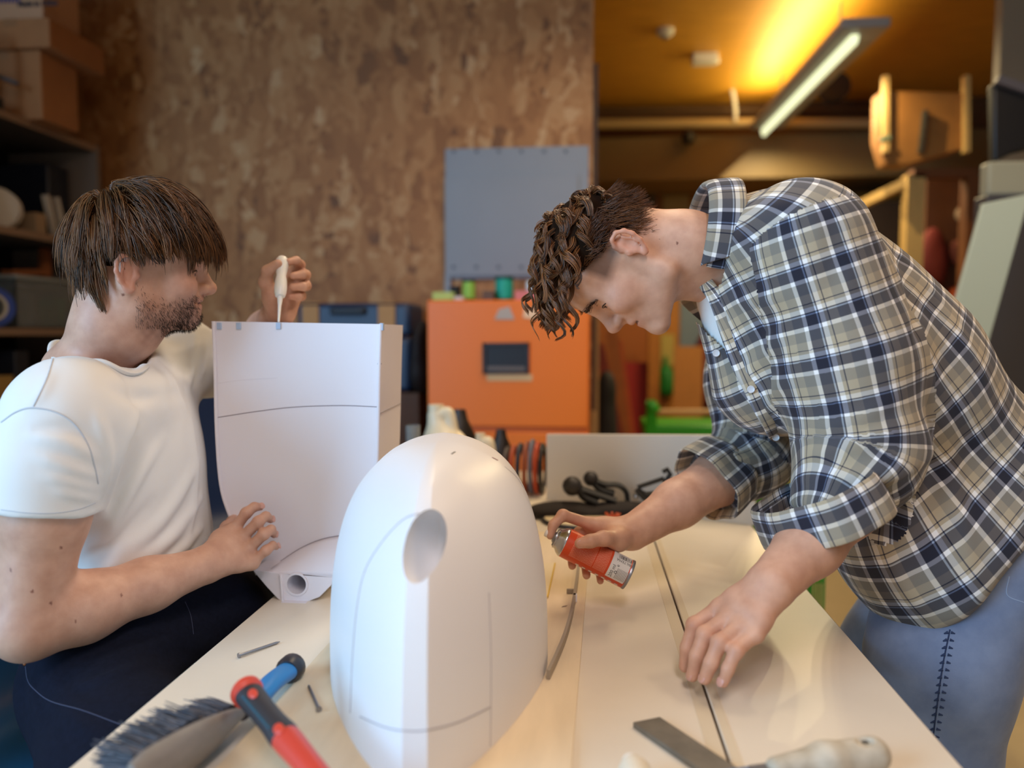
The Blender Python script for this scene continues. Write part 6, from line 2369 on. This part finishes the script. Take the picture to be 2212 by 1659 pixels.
cand = np.stack([rng.uniform(-0.002, 0.104, 6500), rng.uniform(-0.06, 0.06, 6500), rng.uniform(-0.105, -0.018, 6500)], 1)
R_, N_ = root_on_body(H1, bb, boff, cand)
x, y, z = R_[:, 0], np.abs(R_[:, 1]), R_[:, 2]
lim = np.where(x < 0.03, -0.012 - 0.4 * x, np.where(x < 0.085, -0.034, -0.030))
kp = (z < lim) & (x > 0.002) & ~((x > 0.086) & (y < 0.022) & (z > -0.060) & (z < -0.034)) & (z > -0.10) & ~((z < -0.085) & (x < 0.04))
kp &= rng.uniform(0, 1, len(x)) < np.clip(0.25 + (lim - z) / 0.03, 0, 1)
R_, N_ = R_[kp], N_[kp]
D_ = norm_(N_ * 0.55 + np.array([0.25, 0, -0.8]) + rng.normal(0, 0.25, N_.shape))
short_hairs(H1, R_ - N_ * 0.0006, D_, rng.uniform(0.003, 0.0065, len(R_)), 0.00024, rng.uniform(0.1, 0.5, len(R_)), hair_material('beard_hair', (20, 13, 10), (70, 46, 30), 0.5), man, 'beard', 0.2)


def eyebrows(H, bvh, off, m, parent, rng, n=200):
    P_, D_ = [], []
    for s_ in (1, -1):
        u = rng.uniform(0, 1, n)
        yy = 0.012 + 0.036 * u
        zz = 0.0130 + 0.0050 * np.sin(np.pi * np.minimum(u * 0.85 + 0.1, 1)) + rng.normal(0, 0.0019, n) * (1.2 - 0.6 * u)
        cand = np.stack([0.09 - 0.6 * np.maximum(0, u - 0.4) * 0.03, s_ * yy, zz], 1)
        R_, N_ = root_on_body(H, bvh, off, cand)
        P_.append(R_)
        D_.append(norm_(N_ * 0.5 + np.array([-0.1, s_ * 0.9, 0.25]) + rng.normal(0, 0.15, N_.shape)))
    P_, D_ = np.concatenate(P_), np.concatenate(D_)
    short_hairs(H, P_, D_, rng.uniform(0.005, 0.009, len(P_)), 0.00028, rng.uniform(0, 0.4, len(P_)), m, parent, 'eyebrows', 0.0)




def lash_line(H, bvh, off, m, parent, z=0.0028):
    for s_ in (1, -1):
        u = np.linspace(0, 1, 12)
        cand = np.stack([0.092 - 0.012 * u, s_ * (0.0235 + 0.022 * u), z + 0.0022 * np.sin(np.pi * u) - 0.001 * u], 1)
        R_, N_ = root_on_body(H, bvh, off, cand)
        if len(R_) > 4:
            MB().tube(H.world(R_ + N_ * 0.0002), np.interp(np.linspace(0, 1, len(R_)), [0, 0.5, 1], [0.0005, 0.0012, 0.0009]) * H.sc, 8).build('eyelashes', m, parent, True)


eyebrows(H1, bb, boff, M_hair1, man, rng)
lash_line(H1, bb, boff, mat('lash_dark', (30, 20, 16), 0.5), man)
# ---------------------------------------------------------------- the bending man (right)
man2 = thing('person', (0.55, 1.2, 0.0), 'bending man in a plaid shirt and blue jeans aiming the spray can', 'person')
SK2 = lin((214, 166, 138))
H2 = profile_head(1354, 546, 1.18, math.radians(71), -1, 0.965, 0.008, math.radians(4), 1.27)
NB2 = pd(1590, 565, 1.20)
SN, SF = pd(1748, 528, 1.06), pd(1622, 640, 1.42)
EN, WN = pd(1880, 1035, 1.09), pd(1668, 1262, 0.945)
EF, WF = pd(1628, 985, 1.375), pd(1366, 1150, 1.236)
b2 = Field()
H2.prims(b2)
limb(b2, [(H2.w(-0.020, 0, -0.02), 0.056), (H2.w(-0.036, 0, -0.085), 0.053), (NB2, 0.056)], 0.02)
b2.rc(H2.w(0.015, 0, -0.055), NB2 + np.array([-0.01, 0, -0.03]), 0.034, 0.04, 0.02)
T0, T1, T2 = pd(1660, 590, 1.22), pd(1870, 800, 1.23), pd(2085, 1085, 1.25)
ta = nrm(T2 - T0)
tn = nrm(np.cross(ta, (0, -1, 0)))
if tn[2] < 0:
    tn = -tn
TA = np.array([ta, (0, 1.0, 0), tn])
for S_ in (SN, SF):
    limb(b2, [(NB2 * 0.8 + T0 * 0.2, 0.04), (NB2 * 0.4 + S_ * 0.6, 0.045), (S_, 0.055)], 0.03)
b2.el(T0 * 0.6 + T1 * 0.4, (0.17, 0.15, 0.105), TA, 0.05)
b2.el(T1 * 0.5 + T2 * 0.5, (0.19, 0.135, 0.10), TA, 0.06)
limb(b2, [(SN, 0.054), (SN * 0.5 + EN * 0.5, 0.050), (EN, 0.043)], 0.025)
limb(b2, [(EN, 0.041), (EN + (WN - EN) * 0.28, 0.042), (EN + (WN - EN) * 0.65, 0.039), (WN, 0.0295)], 0.02)
limb(b2, [(SF, 0.054), (SF * 0.5 + EF * 0.5, 0.048), (EF, 0.042)], 0.025)
limb(b2, [(EF, 0.042), (EF + (WF - EF) * 0.28, 0.046), (EF + (WF - EF) * 0.65, 0.038), (WF, 0.0285)], 0.02)
# near hand, reaching down over the table (knuckles up, fingers hanging)
fn = [[pd(1556, 1312, 0.955), pd(1500, 1350, 0.950), pd(1484, 1400, 0.948), pd(1479, 1440, 0.950)],
      [pd(1578, 1330, 0.935), pd(1522, 1370, 0.925), pd(1504, 1418, 0.920), pd(1495, 1460, 0.922)],
      [pd(1604, 1350, 0.918), pd(1554, 1388, 0.903), pd(1536, 1432, 0.898), pd(1522, 1466, 0.900)],
      [pd(1632, 1370, 0.905), pd(1590, 1406, 0.890), pd(1573, 1444, 0.886), pd(1562, 1474, 0.888)]]
tn2 = [pd(1612, 1300, 0.972), pd(1572, 1342, 0.992), pd(1545, 1380, 0.996), pd(1530, 1412, 0.994)]
hand(b2, WN, fn, tn2, rw=0.028, rr=(0.0100, 0.0094, 0.0086, 0.0074))
# far hand round the spray can
ff = [[pd(1276, 1132, 1.232), pd(1216, 1113, 1.216), pd(1195, 1134, 1.206), pd(1189, 1157, 1.200)],
      [pd(1282, 1146, 1.246), pd(1252, 1150, 1.243), pd(1234, 1196, 1.238), pd(1236, 1222, 1.208)],
      [pd(1298, 1158, 1.252), pd(1282, 1168, 1.248), pd(1264, 1218, 1.236), pd(1267, 1243, 1.206)],
      [pd(1318, 1172, 1.250), pd(1310, 1186, 1.247), pd(1294, 1234, 1.230), pd(1297, 1255, 1.202)]]
tf = [pd(1335, 1166, 1.205), pd(1304, 1163, 1.172), pd(1275, 1169, 1.160), pd(1252, 1174, 1.158)]
hand(b2, WF, ff, tf, rw=0.026, rr=(0.0096, 0.0088, 0.0078, 0.0066))
V, Q = b2.mesh(0.0023)
ob2 = mesh_object('body', V, Q, M_skin, man2)
C = H2.tint(V, SK2, beard=0.12)
d_near = np.min([np.linalg.norm(V - f[j], axis=1) for f in fn + ff + [tf] for j in (1, 3)], 0)
m_ = np.exp(-(d_near / 0.012) ** 2)[:, None] * 0.22
C = C * (1 - m_) + np.array(SK2) * (1.05, 0.72, 0.64) * m_
L = H2.local(V)
fade = np.clip((0.030 - np.abs(L[:, 0] - 0.028)) / 0.012, 0, 1) * np.clip((L[:, 2] - 0.004) / 0.015, 0, 1) * np.clip((np.abs(L[:, 1]) - 0.05) / 0.01, 0, 1) * (np.abs(L) < 0.13).all(1)
C = C * (1 - 0.75 * fade[:, None]) + np.array(lin((70, 48, 40))) * 0.75 * fade[:, None]
r = nrm(ray(1463, 525))
t_ = (V - CAM) @ r
near_ = (np.linalg.norm((V - CAM) - t_[:, None] * r, axis=1) < 0.0020)
if near_.any():
    near_ &= t_ < t_[near_].min() + 0.03
    C[near_] = np.array(SK2) * (0.35, 0.24, 0.22)
set_point_color(ob2, C)
nail_plate(man2, tf[2], tf[3], -FWD, 0.0066)
for f in fn[1:]:
    nail_plate(man2, f[2], f[3], -RGT - FWD * 0.5)

# plaid shirt
M_plaid = plaid_material()
sh = Field()
sh.el(T0 * 0.75 + T1 * 0.25 + tn * 0.004, (0.165, 0.19, 0.138), TA, 0.06)
sh.el(T1 + tn * 0.012, (0.20, 0.19, 0.150), TA, 0.08)
sh.el(T2 + tn * 0.018, (0.22, 0.19, 0.165), TA, 0.08)
sh.el(pd(2000, 1190, 1.18), (0.17, 0.15, 0.125), TA, 0.08)
sh.rc(pd(1612, 520, 1.19), pd(1720, 512, 1.10), 0.060, 0.074, 0.06)
sh.rc(pd(1592, 640, 1.20), pd(1672, 800, 1.19), 0.070, 0.10, 0.05)
sh.rc(pd(1600, 570, 1.26), SF, 0.07, 0.076, 0.06)
nT_ = 6
MIDN = pd(1822, 770, 1.065)
sh.rc(SN, MIDN, 0.080, 0.086, 0.05)
ELB = pd(1858, 985, 1.065)
sh.rc(MIDN, ELB, 0.086, 0.084, 0.03)
fan = nrm((0.42, -0.06, -0.90))
cfn = pd(1786, 1112, 1.025)
sh.cone_cut(ELB, cfn + fan * 0.05, 0.084, 0.072, cfn - fan * 0.022, fan, 0.025)
MIDF = pd(1612, 830, 1.40)
sh.rc(SF, MIDF, 0.076, 0.070, 0.05)
sh.rc(MIDF, EF, 0.070, 0.066, 0.03)
faf = nrm(WF - EF)
cff = EF + faf * 0.105
sh.cone_cut(EF, cff + faf * 0.05, 0.064, 0.060, cff, faf, 0.03)
for (xa, ya), (xb, yb) in (((1950, 1404), (2110, 1326)), ((2110, 1326), (2212, 1185))):
    nb = nrm(np.cross(ray(xa, ya), ray(xb, yb)))
    if nb[2] > 0:
        nb = -nb
    sh.plane(pd(xa, ya, 1.2), nb, 0.012)
sf = [([(1700, 640), (1640, 650), (1570, 650)], 0.012, 0.005), ([(1700, 700), (1640, 780), (1590, 860)], 0.012, 0.007), ([(1700, 800), (1665, 870), (1640, 930)], 0.010, 0.006),
      ([(1740, 985), (1850, 960), (1965, 915)], 0.011, 0.007), ([(1725, 1035), (1850, 1030), (1960, 1000)], 0.010, 0.007), ([(1715, 1080), (1800, 1080), (1890, 1055)], 0.008, 0.006),
      ([(1750, 930), (1850, 905), (1945, 855)], 0.012, 0.006), ([(1530, 955), (1590, 985), (1660, 995)], 0.008, 0.008), ([(1512, 1000), (1580, 1030), (1650, 1035)], 0.008, 0.008),
      ([(1538, 905), (1590, 940), (1645, 950)], 0.008, 0.006), ([(1480, 1030), (1550, 1060), (1620, 1075)], 0.007, 0.005), ([(1995, 700), (2030, 900), (2060, 1100)], 0.016, 0.007),
      ([(2010, 900), (2060, 1080), (2100, 1240)], 0.014, 0.007), ([(1900, 1180), (1950, 1260), (2000, 1330)], 0.014, 0.006), ([(1960, 560), (2060, 700), (2150, 860)], 0.014, 0.004), ([(1790, 440), (1800, 560), (1790, 700)], 0.014, -0.005), ([(1900, 480), (1960, 600), (1985, 760)], 0.010, -0.007)]
slaid = lay_folds(sh, sf, 0.011)


def sh_disp(P):
    return 0.0030 * noise3(P, 34, 21) + 0.0014 * noise3(P, 90, 22) + fold_val(P, slaid)


sh.disp = sh_disp
V, Q = sh.mesh(0.0042)
shb = BVHTree.FromPolygons([tuple(v) for v in V], [tuple(int(i) for i in q) for q in Q])
# the open neck: a hole round the neck and a slit down the front
na = nrm((-0.975, -0.10, 0.13))
q = V - NB2
ln = q @ na
rad = np.linalg.norm(q - ln[:, None] * na, axis=1)
keep = ~((ln > -0.01) & (rad < 0.085))
pxv = CX + F * ((V - CAM) @ RGT) / ((V - CAM) @ FWD)
pyv = CY - F * ((V - CAM) @ UPV) / ((V - CAM) @ FWD)
poly = [(1440, 560), (1520, 596), (1548, 640), (1592, 772), (1560, 748), (1500, 690), (1440, 660)]
ins = np.zeros(len(V), bool)
for (xa, ya), (xb, yb) in zip(poly, poly[1:] + poly[:1]):
    c_ = ((ya > pyv) != (yb > pyv)) & (pxv < (xb - xa) * (pyv - ya) / (yb - ya + 1e-9) + xa)
    ins ^= c_
keep &= ~(ins & ((V - CAM) @ FWD < 1.30))
Qk = Q[keep[Q].all(1)]
used = np.unique(Qk)
mp = -np.ones(len(V), int)
mp[used] = np.arange(len(used))
V2, Q2 = V[used], mp[Qk].astype(np.int32)
shirt2 = mesh_object('plaid_shirt', V2, Q2, M_plaid, man2)


def cloth_uv(o, V, Q, segs):
    """segs: (points along the limb, radius, weight, offset); every face takes the flattened coordinates of its own piece of cloth"""
    fc = V[Q].mean(1)
    best, which = np.full(len(fc), 1e9), np.zeros(len(fc), int)
    lines = []
    for i, (pts, r, w, off) in enumerate(segs):
        P = bez(pts, 24) if len(pts) > 2 else np.array([pts[0] + (pts[1] - pts[0]) * t for t in np.linspace(0, 1, 12)])
        lines.append(P)
        d2 = ((fc[:, None] - P[None]) ** 2).sum(2)
        k = np.argmin(d2, 1)
        d = d2[np.arange(len(fc)), k] ** 0.5 / r * w
        over = np.where(k == len(P) - 1, (fc - P[-1]) @ nrm(P[-1] - P[-2]), np.where(k == 0, (fc - P[0]) @ nrm(P[0] - P[1]), 0))
        d = d + np.maximum(over - 0.02, 0) * 12
        m = d < best
        best[m], which[m] = d[m], i
    UV = np.zeros((len(Q), Q.shape[1], 2), np.float32)
    for i, (pts, r, w, off) in enumerate(segs):
        m = which == i
        if not m.any():
            continue
        P = lines[i]
        T = np.gradient(P, axis=0)
        T /= np.linalg.norm(T, axis=1, keepdims=True)
        s_ = np.concatenate([[0], np.cumsum(np.linalg.norm(np.diff(P, axis=0), axis=1))])
        x, y, _ = frame_from(T[0], (0, 1, 0.2))
        X = [x]
        for t_ in T[1:]:
            X.append(nrm(X[-1] - t_ * (X[-1] @ t_)))
        X = np.array(X)
        Y = np.cross(T, X)
        vq = V[Q[m]]
        k = np.argmin(((vq[:, :, None] - P[None, None]) ** 2).sum(3), 2)
        D = vq - P[k]
        th = np.arctan2((D * Y[k]).sum(2), (D * X[k]).sum(2))
        th0 = th[:, :1]
        th = th0 + (th - th0 + math.pi) % (2 * math.pi) - math.pi
        UV[m, :, 0] = th * r
        UV[m, :, 1] = s_[k] + (D * T[k]).sum(2) + off
    uv = o.data.uv_layers.new(name='cloth')
    uv.data.foreach_set('uv', UV.reshape(-1))


lenA = np.linalg.norm(MIDN - SN)
SEG = [([T0 - ta * 0.25, T2 + ta * 0.4], 0.185, 1.0, 0.0), ([SN, MIDN, ELB, cfn], 0.086, 0.95, 0.0), ([SF, MIDF, EF, cff], 0.070, 0.95, 0.0)]
cloth_uv(shirt2, V2, Q2, SEG)


def cuff(c, ax, r0, r1, w, th, seg_r, tilt=None):
    """a turned-up band: hollow at the open end"""
    x, y, z = frame_from(ax, (0, 1, 0.2))
    V, n = [], 56
    prof = [(r0, -w), (r0 + th, -w + 0.004), (r1 + th, 0.0), (r1 + th * 0.5, 0.004), (r1 - 0.002, 0.0), (r0 - 0.012, -w * 0.8)]
    for r, h in prof:
        for k in range(n):
            a = 2 * math.pi * k / n
            rr = r + 0.004 * math.sin(3 * a + 1) + 0.0025 * math.sin(7 * a)
            V.append(c + z * h + rr * (x * math.cos(a) + y * math.sin(a)))
    Q = np.array([(i * n + k, i * n + (k + 1) % n, (i + 1) * n + (k + 1) % n, (i + 1) * n + k) for i in range(len(prof) - 1) for k in range(n)], np.int32)
    V = np.array(V)
    o = mesh_object('cuff', V, Q, M_plaid, shirt2)
    cloth_uv(o, V, Q, [([c - z * w, c + z * 0.02], seg_r, 1.0, 0.013)])
    sd = o.modifiers.new('round', 'SUBSURF')
    sd.levels = sd.render_levels = 1
    return o


cuff(cff + faf * 0.022, nrm(faf + np.array([0.0, 0, -0.10])), 0.060, 0.067, 0.062, 0.0045, 0.066)
cuff(cfn + fan * 0.014, fan, 0.0825, 0.086, 0.055, 0.0045, 0.080)

# collar: a stand with the near flap turned down, and the far point
c0 = pd(1524, 526, 1.192)
e1 = nrm(tn - na * (tn @ na))
e2 = np.cross(na, e1)
if e2[1] > 0:
    e2 = -e2
V, nphi = [], 40
rows = [(-0.020, 0.006, 0.0), (0.0, 0.004, 0.0), (0.016, 0.002, 0.0), (0.022, 0.006, 0.0), (0.014, 0.013, 0.12), (-0.010, 0.018, 0.26), (-0.032, 0.022, 0.40)]
R_ = 0.080
for h, dr_, cutb in rows:
    for k in range(nphi):
        u = 2 * k / (nphi - 1) - 1
        phi = u * (R2(116) - cutb * 0.9)
        V.append(c0 + na * h + (R_ + dr_) * (e1 * math.cos(phi) * 1.02 + e2 * math.sin(phi) * 0.96))
Qc = np.array([(i * nphi + k, i * nphi + k + 1, (i + 1) * nphi + k + 1, (i + 1) * nphi + k) for i in range(len(rows) - 1) for k in range(nphi - 1)], np.int32)
V = np.array(V)
co = mesh_object('collar', V, Qc, M_plaid, shirt2)
cloth_uv(co, V, Qc, [([c0 - na * 0.1, c0 + na * 0.1], 0.085, 1.0, 0.0)])
md = co.modifiers.new('thickness', 'SOLIDIFY')
md.thickness, md.offset = 0.0022, 0
md = co.modifiers.new('round', 'SUBSURF')
md.levels = md.render_levels = 1
fp = [pd(1468, 652, 1.262), pd(1490, 644, 1.25), pd(1510, 641, 1.24), pd(1530, 658, 1.225), pd(1554, 694, 1.20), pd(1584, 760, 1.17), pd(1566, 752, 1.185), pd(1538, 714, 1.215), pd(1514, 692, 1.24), pd(1490, 673, 1.255)]
mb = MB().prism(fp, FWD * 0.003)
o = mb.build('collar_point', M_plaid, shirt2, bevel=0.001)
me = o.data
uv = me.uv_layers.new(name='cloth')
for lp in me.loops:
    v = me.vertices[lp.vertex_index].co
    uv.data[lp.index].uv = (v.x * 0.9 + v.z * 0.45 + 0.035, v.z * 0.9 - v.x * 0.45 + 0.03)
# white undershirt in the open neck
us = Field()
us.rc(pd(1594, 640, 1.20), pd(1668, 800, 1.19), 0.064, 0.092, 0.05)
V, Q = us.mesh(0.004)
q = V - NB2
ln = q @ na
rad = np.linalg.norm(q - ln[:, None] * na, axis=1)
keep = ~((ln > 0.09) | ((ln > 0.0) & (rad < 0.060)))
Q = Q[keep[Q].all(1)]
used = np.unique(Q)
mp = -np.ones(len(V), int)
mp[used] = np.arange(len(used))
mesh_object('undershirt', V[used], mp[Q].astype(np.int32), mat('white_cotton', (232, 230, 226), 0.85), man2)
for pts in ([(1516, 600), (1534, 622), (1552, 652), (1572, 712), (1594, 776), (1624, 838), (1652, 892), (1680, 945)],):
    P = bez([np.array([x, y, 0.0]) for x, y in pts], 40)
    H_ = [hit(shb, p[0], p[1], 0.0025) for p in P]
    H_ = np.array([h for h in H_ if h is not None])
    T_ = np.gradient(H_, axis=0)
    V, w_ = [], 0.011
    for i, h in enumerate(H_):
        n_ = nrm(CAM - h)
        s_ = nrm(np.cross(T_[i], n_))
        V += [h - s_ * w_, h - s_ * w_ * 0.4 + n_ * 0.0012, h + s_ * w_ * 0.4 + n_ * 0.0012, h + s_ * w_]
    V = np.array(V)
    Qp = np.array([(i * 4 + k, i * 4 + k + 1, i * 4 + 5 + k, i * 4 + 4 + k) for i in range(len(H_) - 1) for k in range(3)], np.int32)
    o = mesh_object('placket', V, Qp, M_plaid, shirt2)
    cloth_uv(o, V, Qp, [([H_[0], H_[-1]], 0.12, 1.0, 0.0)])
    sd = o.modifiers.new('thickness', 'SOLIDIFY')
    sd.thickness, sd.offset = 0.0022, -1
M_btn = mat('pearl_button', (206, 208, 212), 0.25)
for x, y in ((1553, 762), (1624, 838), (1676, 938)):
    p = hit(shb, x, y, 0.0050)
    if p is None:
        continue
    n_ = nrm(CAM - p)
    MB().lathe(p - n_ * 0.001, n_, [(0.0052, 0), (0.0056, 0.0012), (0.0048, 0.0022), (0.0035, 0.0016)], 20).build('button', M_btn, shirt2, True)

# blue jeans
j2 = Field()
hipn, hipf = pd(2085, 1240, 1.17), pd(2030, 1270, 1.36)
thn, knn = pd(2032, 1430, 1.15), pd(2036, 1725, 1.16)
thf, knf = pd(1925, 1420, 1.38), pd(1925, 1700, 1.42)
j2.el(pd(2110, 1180, 1.26), (0.14, 0.18, 0.125), TA, 0.06)
limb(j2, [(hipn, 0.118), (thn, 0.096), (knn, 0.072)], 0.05)
limb(j2, [(hipf, 0.110), (thf, 0.086), (knf, 0.068)], 0.04)
an = np.array([knn[0] + 0.03, knn[1], 0.10])
af = np.array([knf[0] + 0.03, knf[1], 0.10])
limb(j2, [(knn, 0.072), (an, 0.062)], 0.04)
limb(j2, [(knf, 0.068), (af, 0.060)], 0.04)


def j2_disp(P):
    return 0.0028 * noise3(P, 38, 31) + 0.0012 * noise3(P, 90, 32)


j2.disp = j2_disp
V, Q = j2.mesh(0.0055)
M_denim = mat('blue_denim', (134, 148, 174), 0.9, bump=0.15, bscale=800, sheen=0.2, rgb2=(102, 117, 146), scale=10)
jo2 = mesh_object('jeans', V, Q, M_denim, man2)
jb2 = BVHTree.FromPolygons([tuple(v) for v in V], [tuple(int(i) for i in q) for q in Q])
M_sd = mat('dark_denim_thread', (44, 58, 90), 0.9)
stitch([(2052, 1360), (2036, 1440), (2022, 1540), (2010, 1640)], 0.0011, 'side_seam', M_sd, jo2, jb2)
puck = MB()
for i in range(18):
    y = 1366 + i * 16
    x = 2052 - (y - 1360) * 0.15
    for s_ in (-1, 1):
        a, b = hit(jb2, x + s_ * 3, y, 0.0003), hit(jb2, x + s_ * 12, y + 3, 0.0003)
        if a is not None and b is not None:
            puck.tube([a, b], [0.0022, 0.0008], 6)
puck.build('seam_pucker', M_sd, jo2, True)
stitch([(2180, 1245), (2176, 1285), (2212, 1302)], 0.0008, 'pocket_stitch', mat('pale_denim_thread', (150, 168, 196), 0.9), jo2, jb2)
for A_ in (an, af):
    f = Field()
    f.rc(A_ + np.array([0.04, 0, -0.05]), A_ + np.array([-0.15, 0, -0.062]), 0.046, 0.034, 0.03).rc(A_, A_ + np.array([0, 0, -0.05]), 0.05, 0.045, 0.03)
    f.plane((0, 0, 0.0005), (0, 0, -1), 0.003)
    V, Q = f.mesh(0.007)
    mesh_object('shoe', V, Q, mat('dark_shoe', (40, 40, 44), 0.6), man2)

# curly brown hair, long on top, short at the sides
M_hair2 = hair_material('chestnut_hair', (40, 22, 12), (150, 92, 48), 0.36)
rng = np.random.default_rng(23)


def hair2_area(L):
    x, y, z = L[:, 0], np.abs(L[:, 1]), L[:, 2]
    front = x < 0.094 - 0.55 * np.maximum(0, 0.088 - z)
    side = z > np.where(x > 0.018, 0.036 + (x - 0.018) * 0.5, np.where(x > -0.022, 0.032, -0.050))
    return front & side


def hair2_top(L):
    return hair2_area(L) & (L[:, 2] > 0.072 - 0.30 * np.maximum(0, L[:, 0]))


n2 = 4200
NL = 150
cr = scalp_roots(NL, hair2_top, rng)
roots = scalp_roots(n2, hair2_top, rng)
ci = np.argmin(((roots[:, None] - cr[None]) ** 2).sum(2), 1)
roots = roots * 0.6 + cr[ci] * 0.4
roots = skull_push(roots, np.full(n2, 0.002))
steps = 20
c = np.array([0.014, 0, 0.049])
clv = norm_(rng.normal(0, 1, (NL, 3)))
lenL = np.clip(0.040 + 0.40 * np.maximum(0, cr[:, 0] + 0.01), 0.040, 0.078) * rng.uniform(0.85, 1.2, NL)
away = norm_((cr - np.array([-0.05, 0, 0.11])) * np.array([1, 1, 0.35]))
ph = rng.uniform(0, 6.28, NL)
wl = rng.uniform(0.034, 0.058, NL)
amp = rng.uniform(0.0030, 0.0062, NL)
P = np.zeros((n2, steps, 3))
P[:, 0] = roots
lift = rng.uniform(0.002, 0.008, n2) + rng.uniform(0.000, 0.008, NL)[ci]
for j in range(1, steps):
    t_ = j / (steps - 1)
    p = P[:, j - 1]
    nr = norm_((p - c) / np.array([0.091, 0.077, 0.083]) ** 2)
    d = away[ci] * (1.0 - 0.3 * t_) + np.array([0.65, 0, 0.10]) + clv[ci] * 0.42 + np.array([0.35, 0, -0.55]) * t_ * t_ + nr * (0.30 - 0.9 * t_)
    d = d + norm_(cr[ci] - p + d * 0.01) * 0.12
    d = norm_(d + rng.normal(0, 0.03, (n2, 3)))
    P[:, j] = skull_push(p + d * (lenL[ci] / (steps - 1))[:, None], lift * min(1, t_ * 3))
s_ = np.linspace(0, 1, steps)
arc = s_[None] * lenL[ci][:, None]
grow_ = np.clip(s_ * 1.6, 0, 1)[None] * (1 + 0.7 * s_[None] ** 2)
ang_ = ph[ci][:, None] + 2 * math.pi * arc / wl[ci][:, None]
a1 = norm_(np.cross(clv[ci], away[ci]))
a2 = norm_(np.cross(a1, away[ci]))
P = P + (amp[ci][:, None] * grow_)[..., None] * (np.cos(ang_)[..., None] * a1[:, None] + np.sin(ang_)[..., None] * a2[:, None])
PW = H2.world(P.reshape(-1, 3)).reshape(P.shape)
rad_ = np.concatenate([np.full(16, 0.00062), np.linspace(0.0006, 0.00022, 4)])[None] * rng.uniform(0.7, 1.3, (n2, 1))
hr2 = strands_object('hair', PW, rad_, M_hair2, man2, np.clip(rng.normal(0.42, 0.22, n2) + rng.normal(0, 0.1, NL)[ci], 0, 1))
cap_mesh(H2, 'hair_base', M_cap, hr2, hair2_area, 0.004)


def hair2_side(L):
    return hair2_area(L) & ~hair2_top(L)


n3 = 3600
R_ = scalp_roots(n3, hair2_side, rng)
R_ = skull_push(R_, np.full(n3, 0.001))
nr = norm_((R_ - c) / np.array([0.091, 0.077, 0.083]) ** 2)
back = (R_[:, 0] < -0.02)
D_ = norm_(nr * np.where(back, 0.16, 0.36)[:, None] + np.where(back[:, None], np.array([-0.35, 0, -0.9]), np.array([-0.75, 0, -0.45])) + 0.35 * np.stack([np.sin(R_[:, 2] * 180 + R_[:, 0] * 90), np.zeros(n3), np.cos(R_[:, 0] * 200 + R_[:, 2] * 60)], 1) + rng.normal(0, 0.14, (n3, 3)))
ln_ = np.where(back, rng.uniform(0.022, 0.036, n3), np.clip((R_[:, 2] - 0.015) * 0.55, 0.006, 0.03) * rng.uniform(0.8, 1.3, n3))
short_hairs(H2, R_, D_, ln_, 0.00055, np.clip(rng.normal(0.38, 0.2, n3), 0, 1), M_hair2, hr2, 'short_hair', 0.0)
bb2 = BVHTree.FromPolygons([tuple(v.co) for v in ob2.data.vertices], [tuple(p.vertices) for p in ob2.data.polygons])
eyebrows(H2, bb2, worldloc(ob2), hair_material('brow_hair', (44, 26, 16), (96, 62, 38), 0.5), man2, rng, 230)
lash_line(H2, bb2, worldloc(ob2), mat('lash_dark', (30, 20, 16), 0.5), man2)
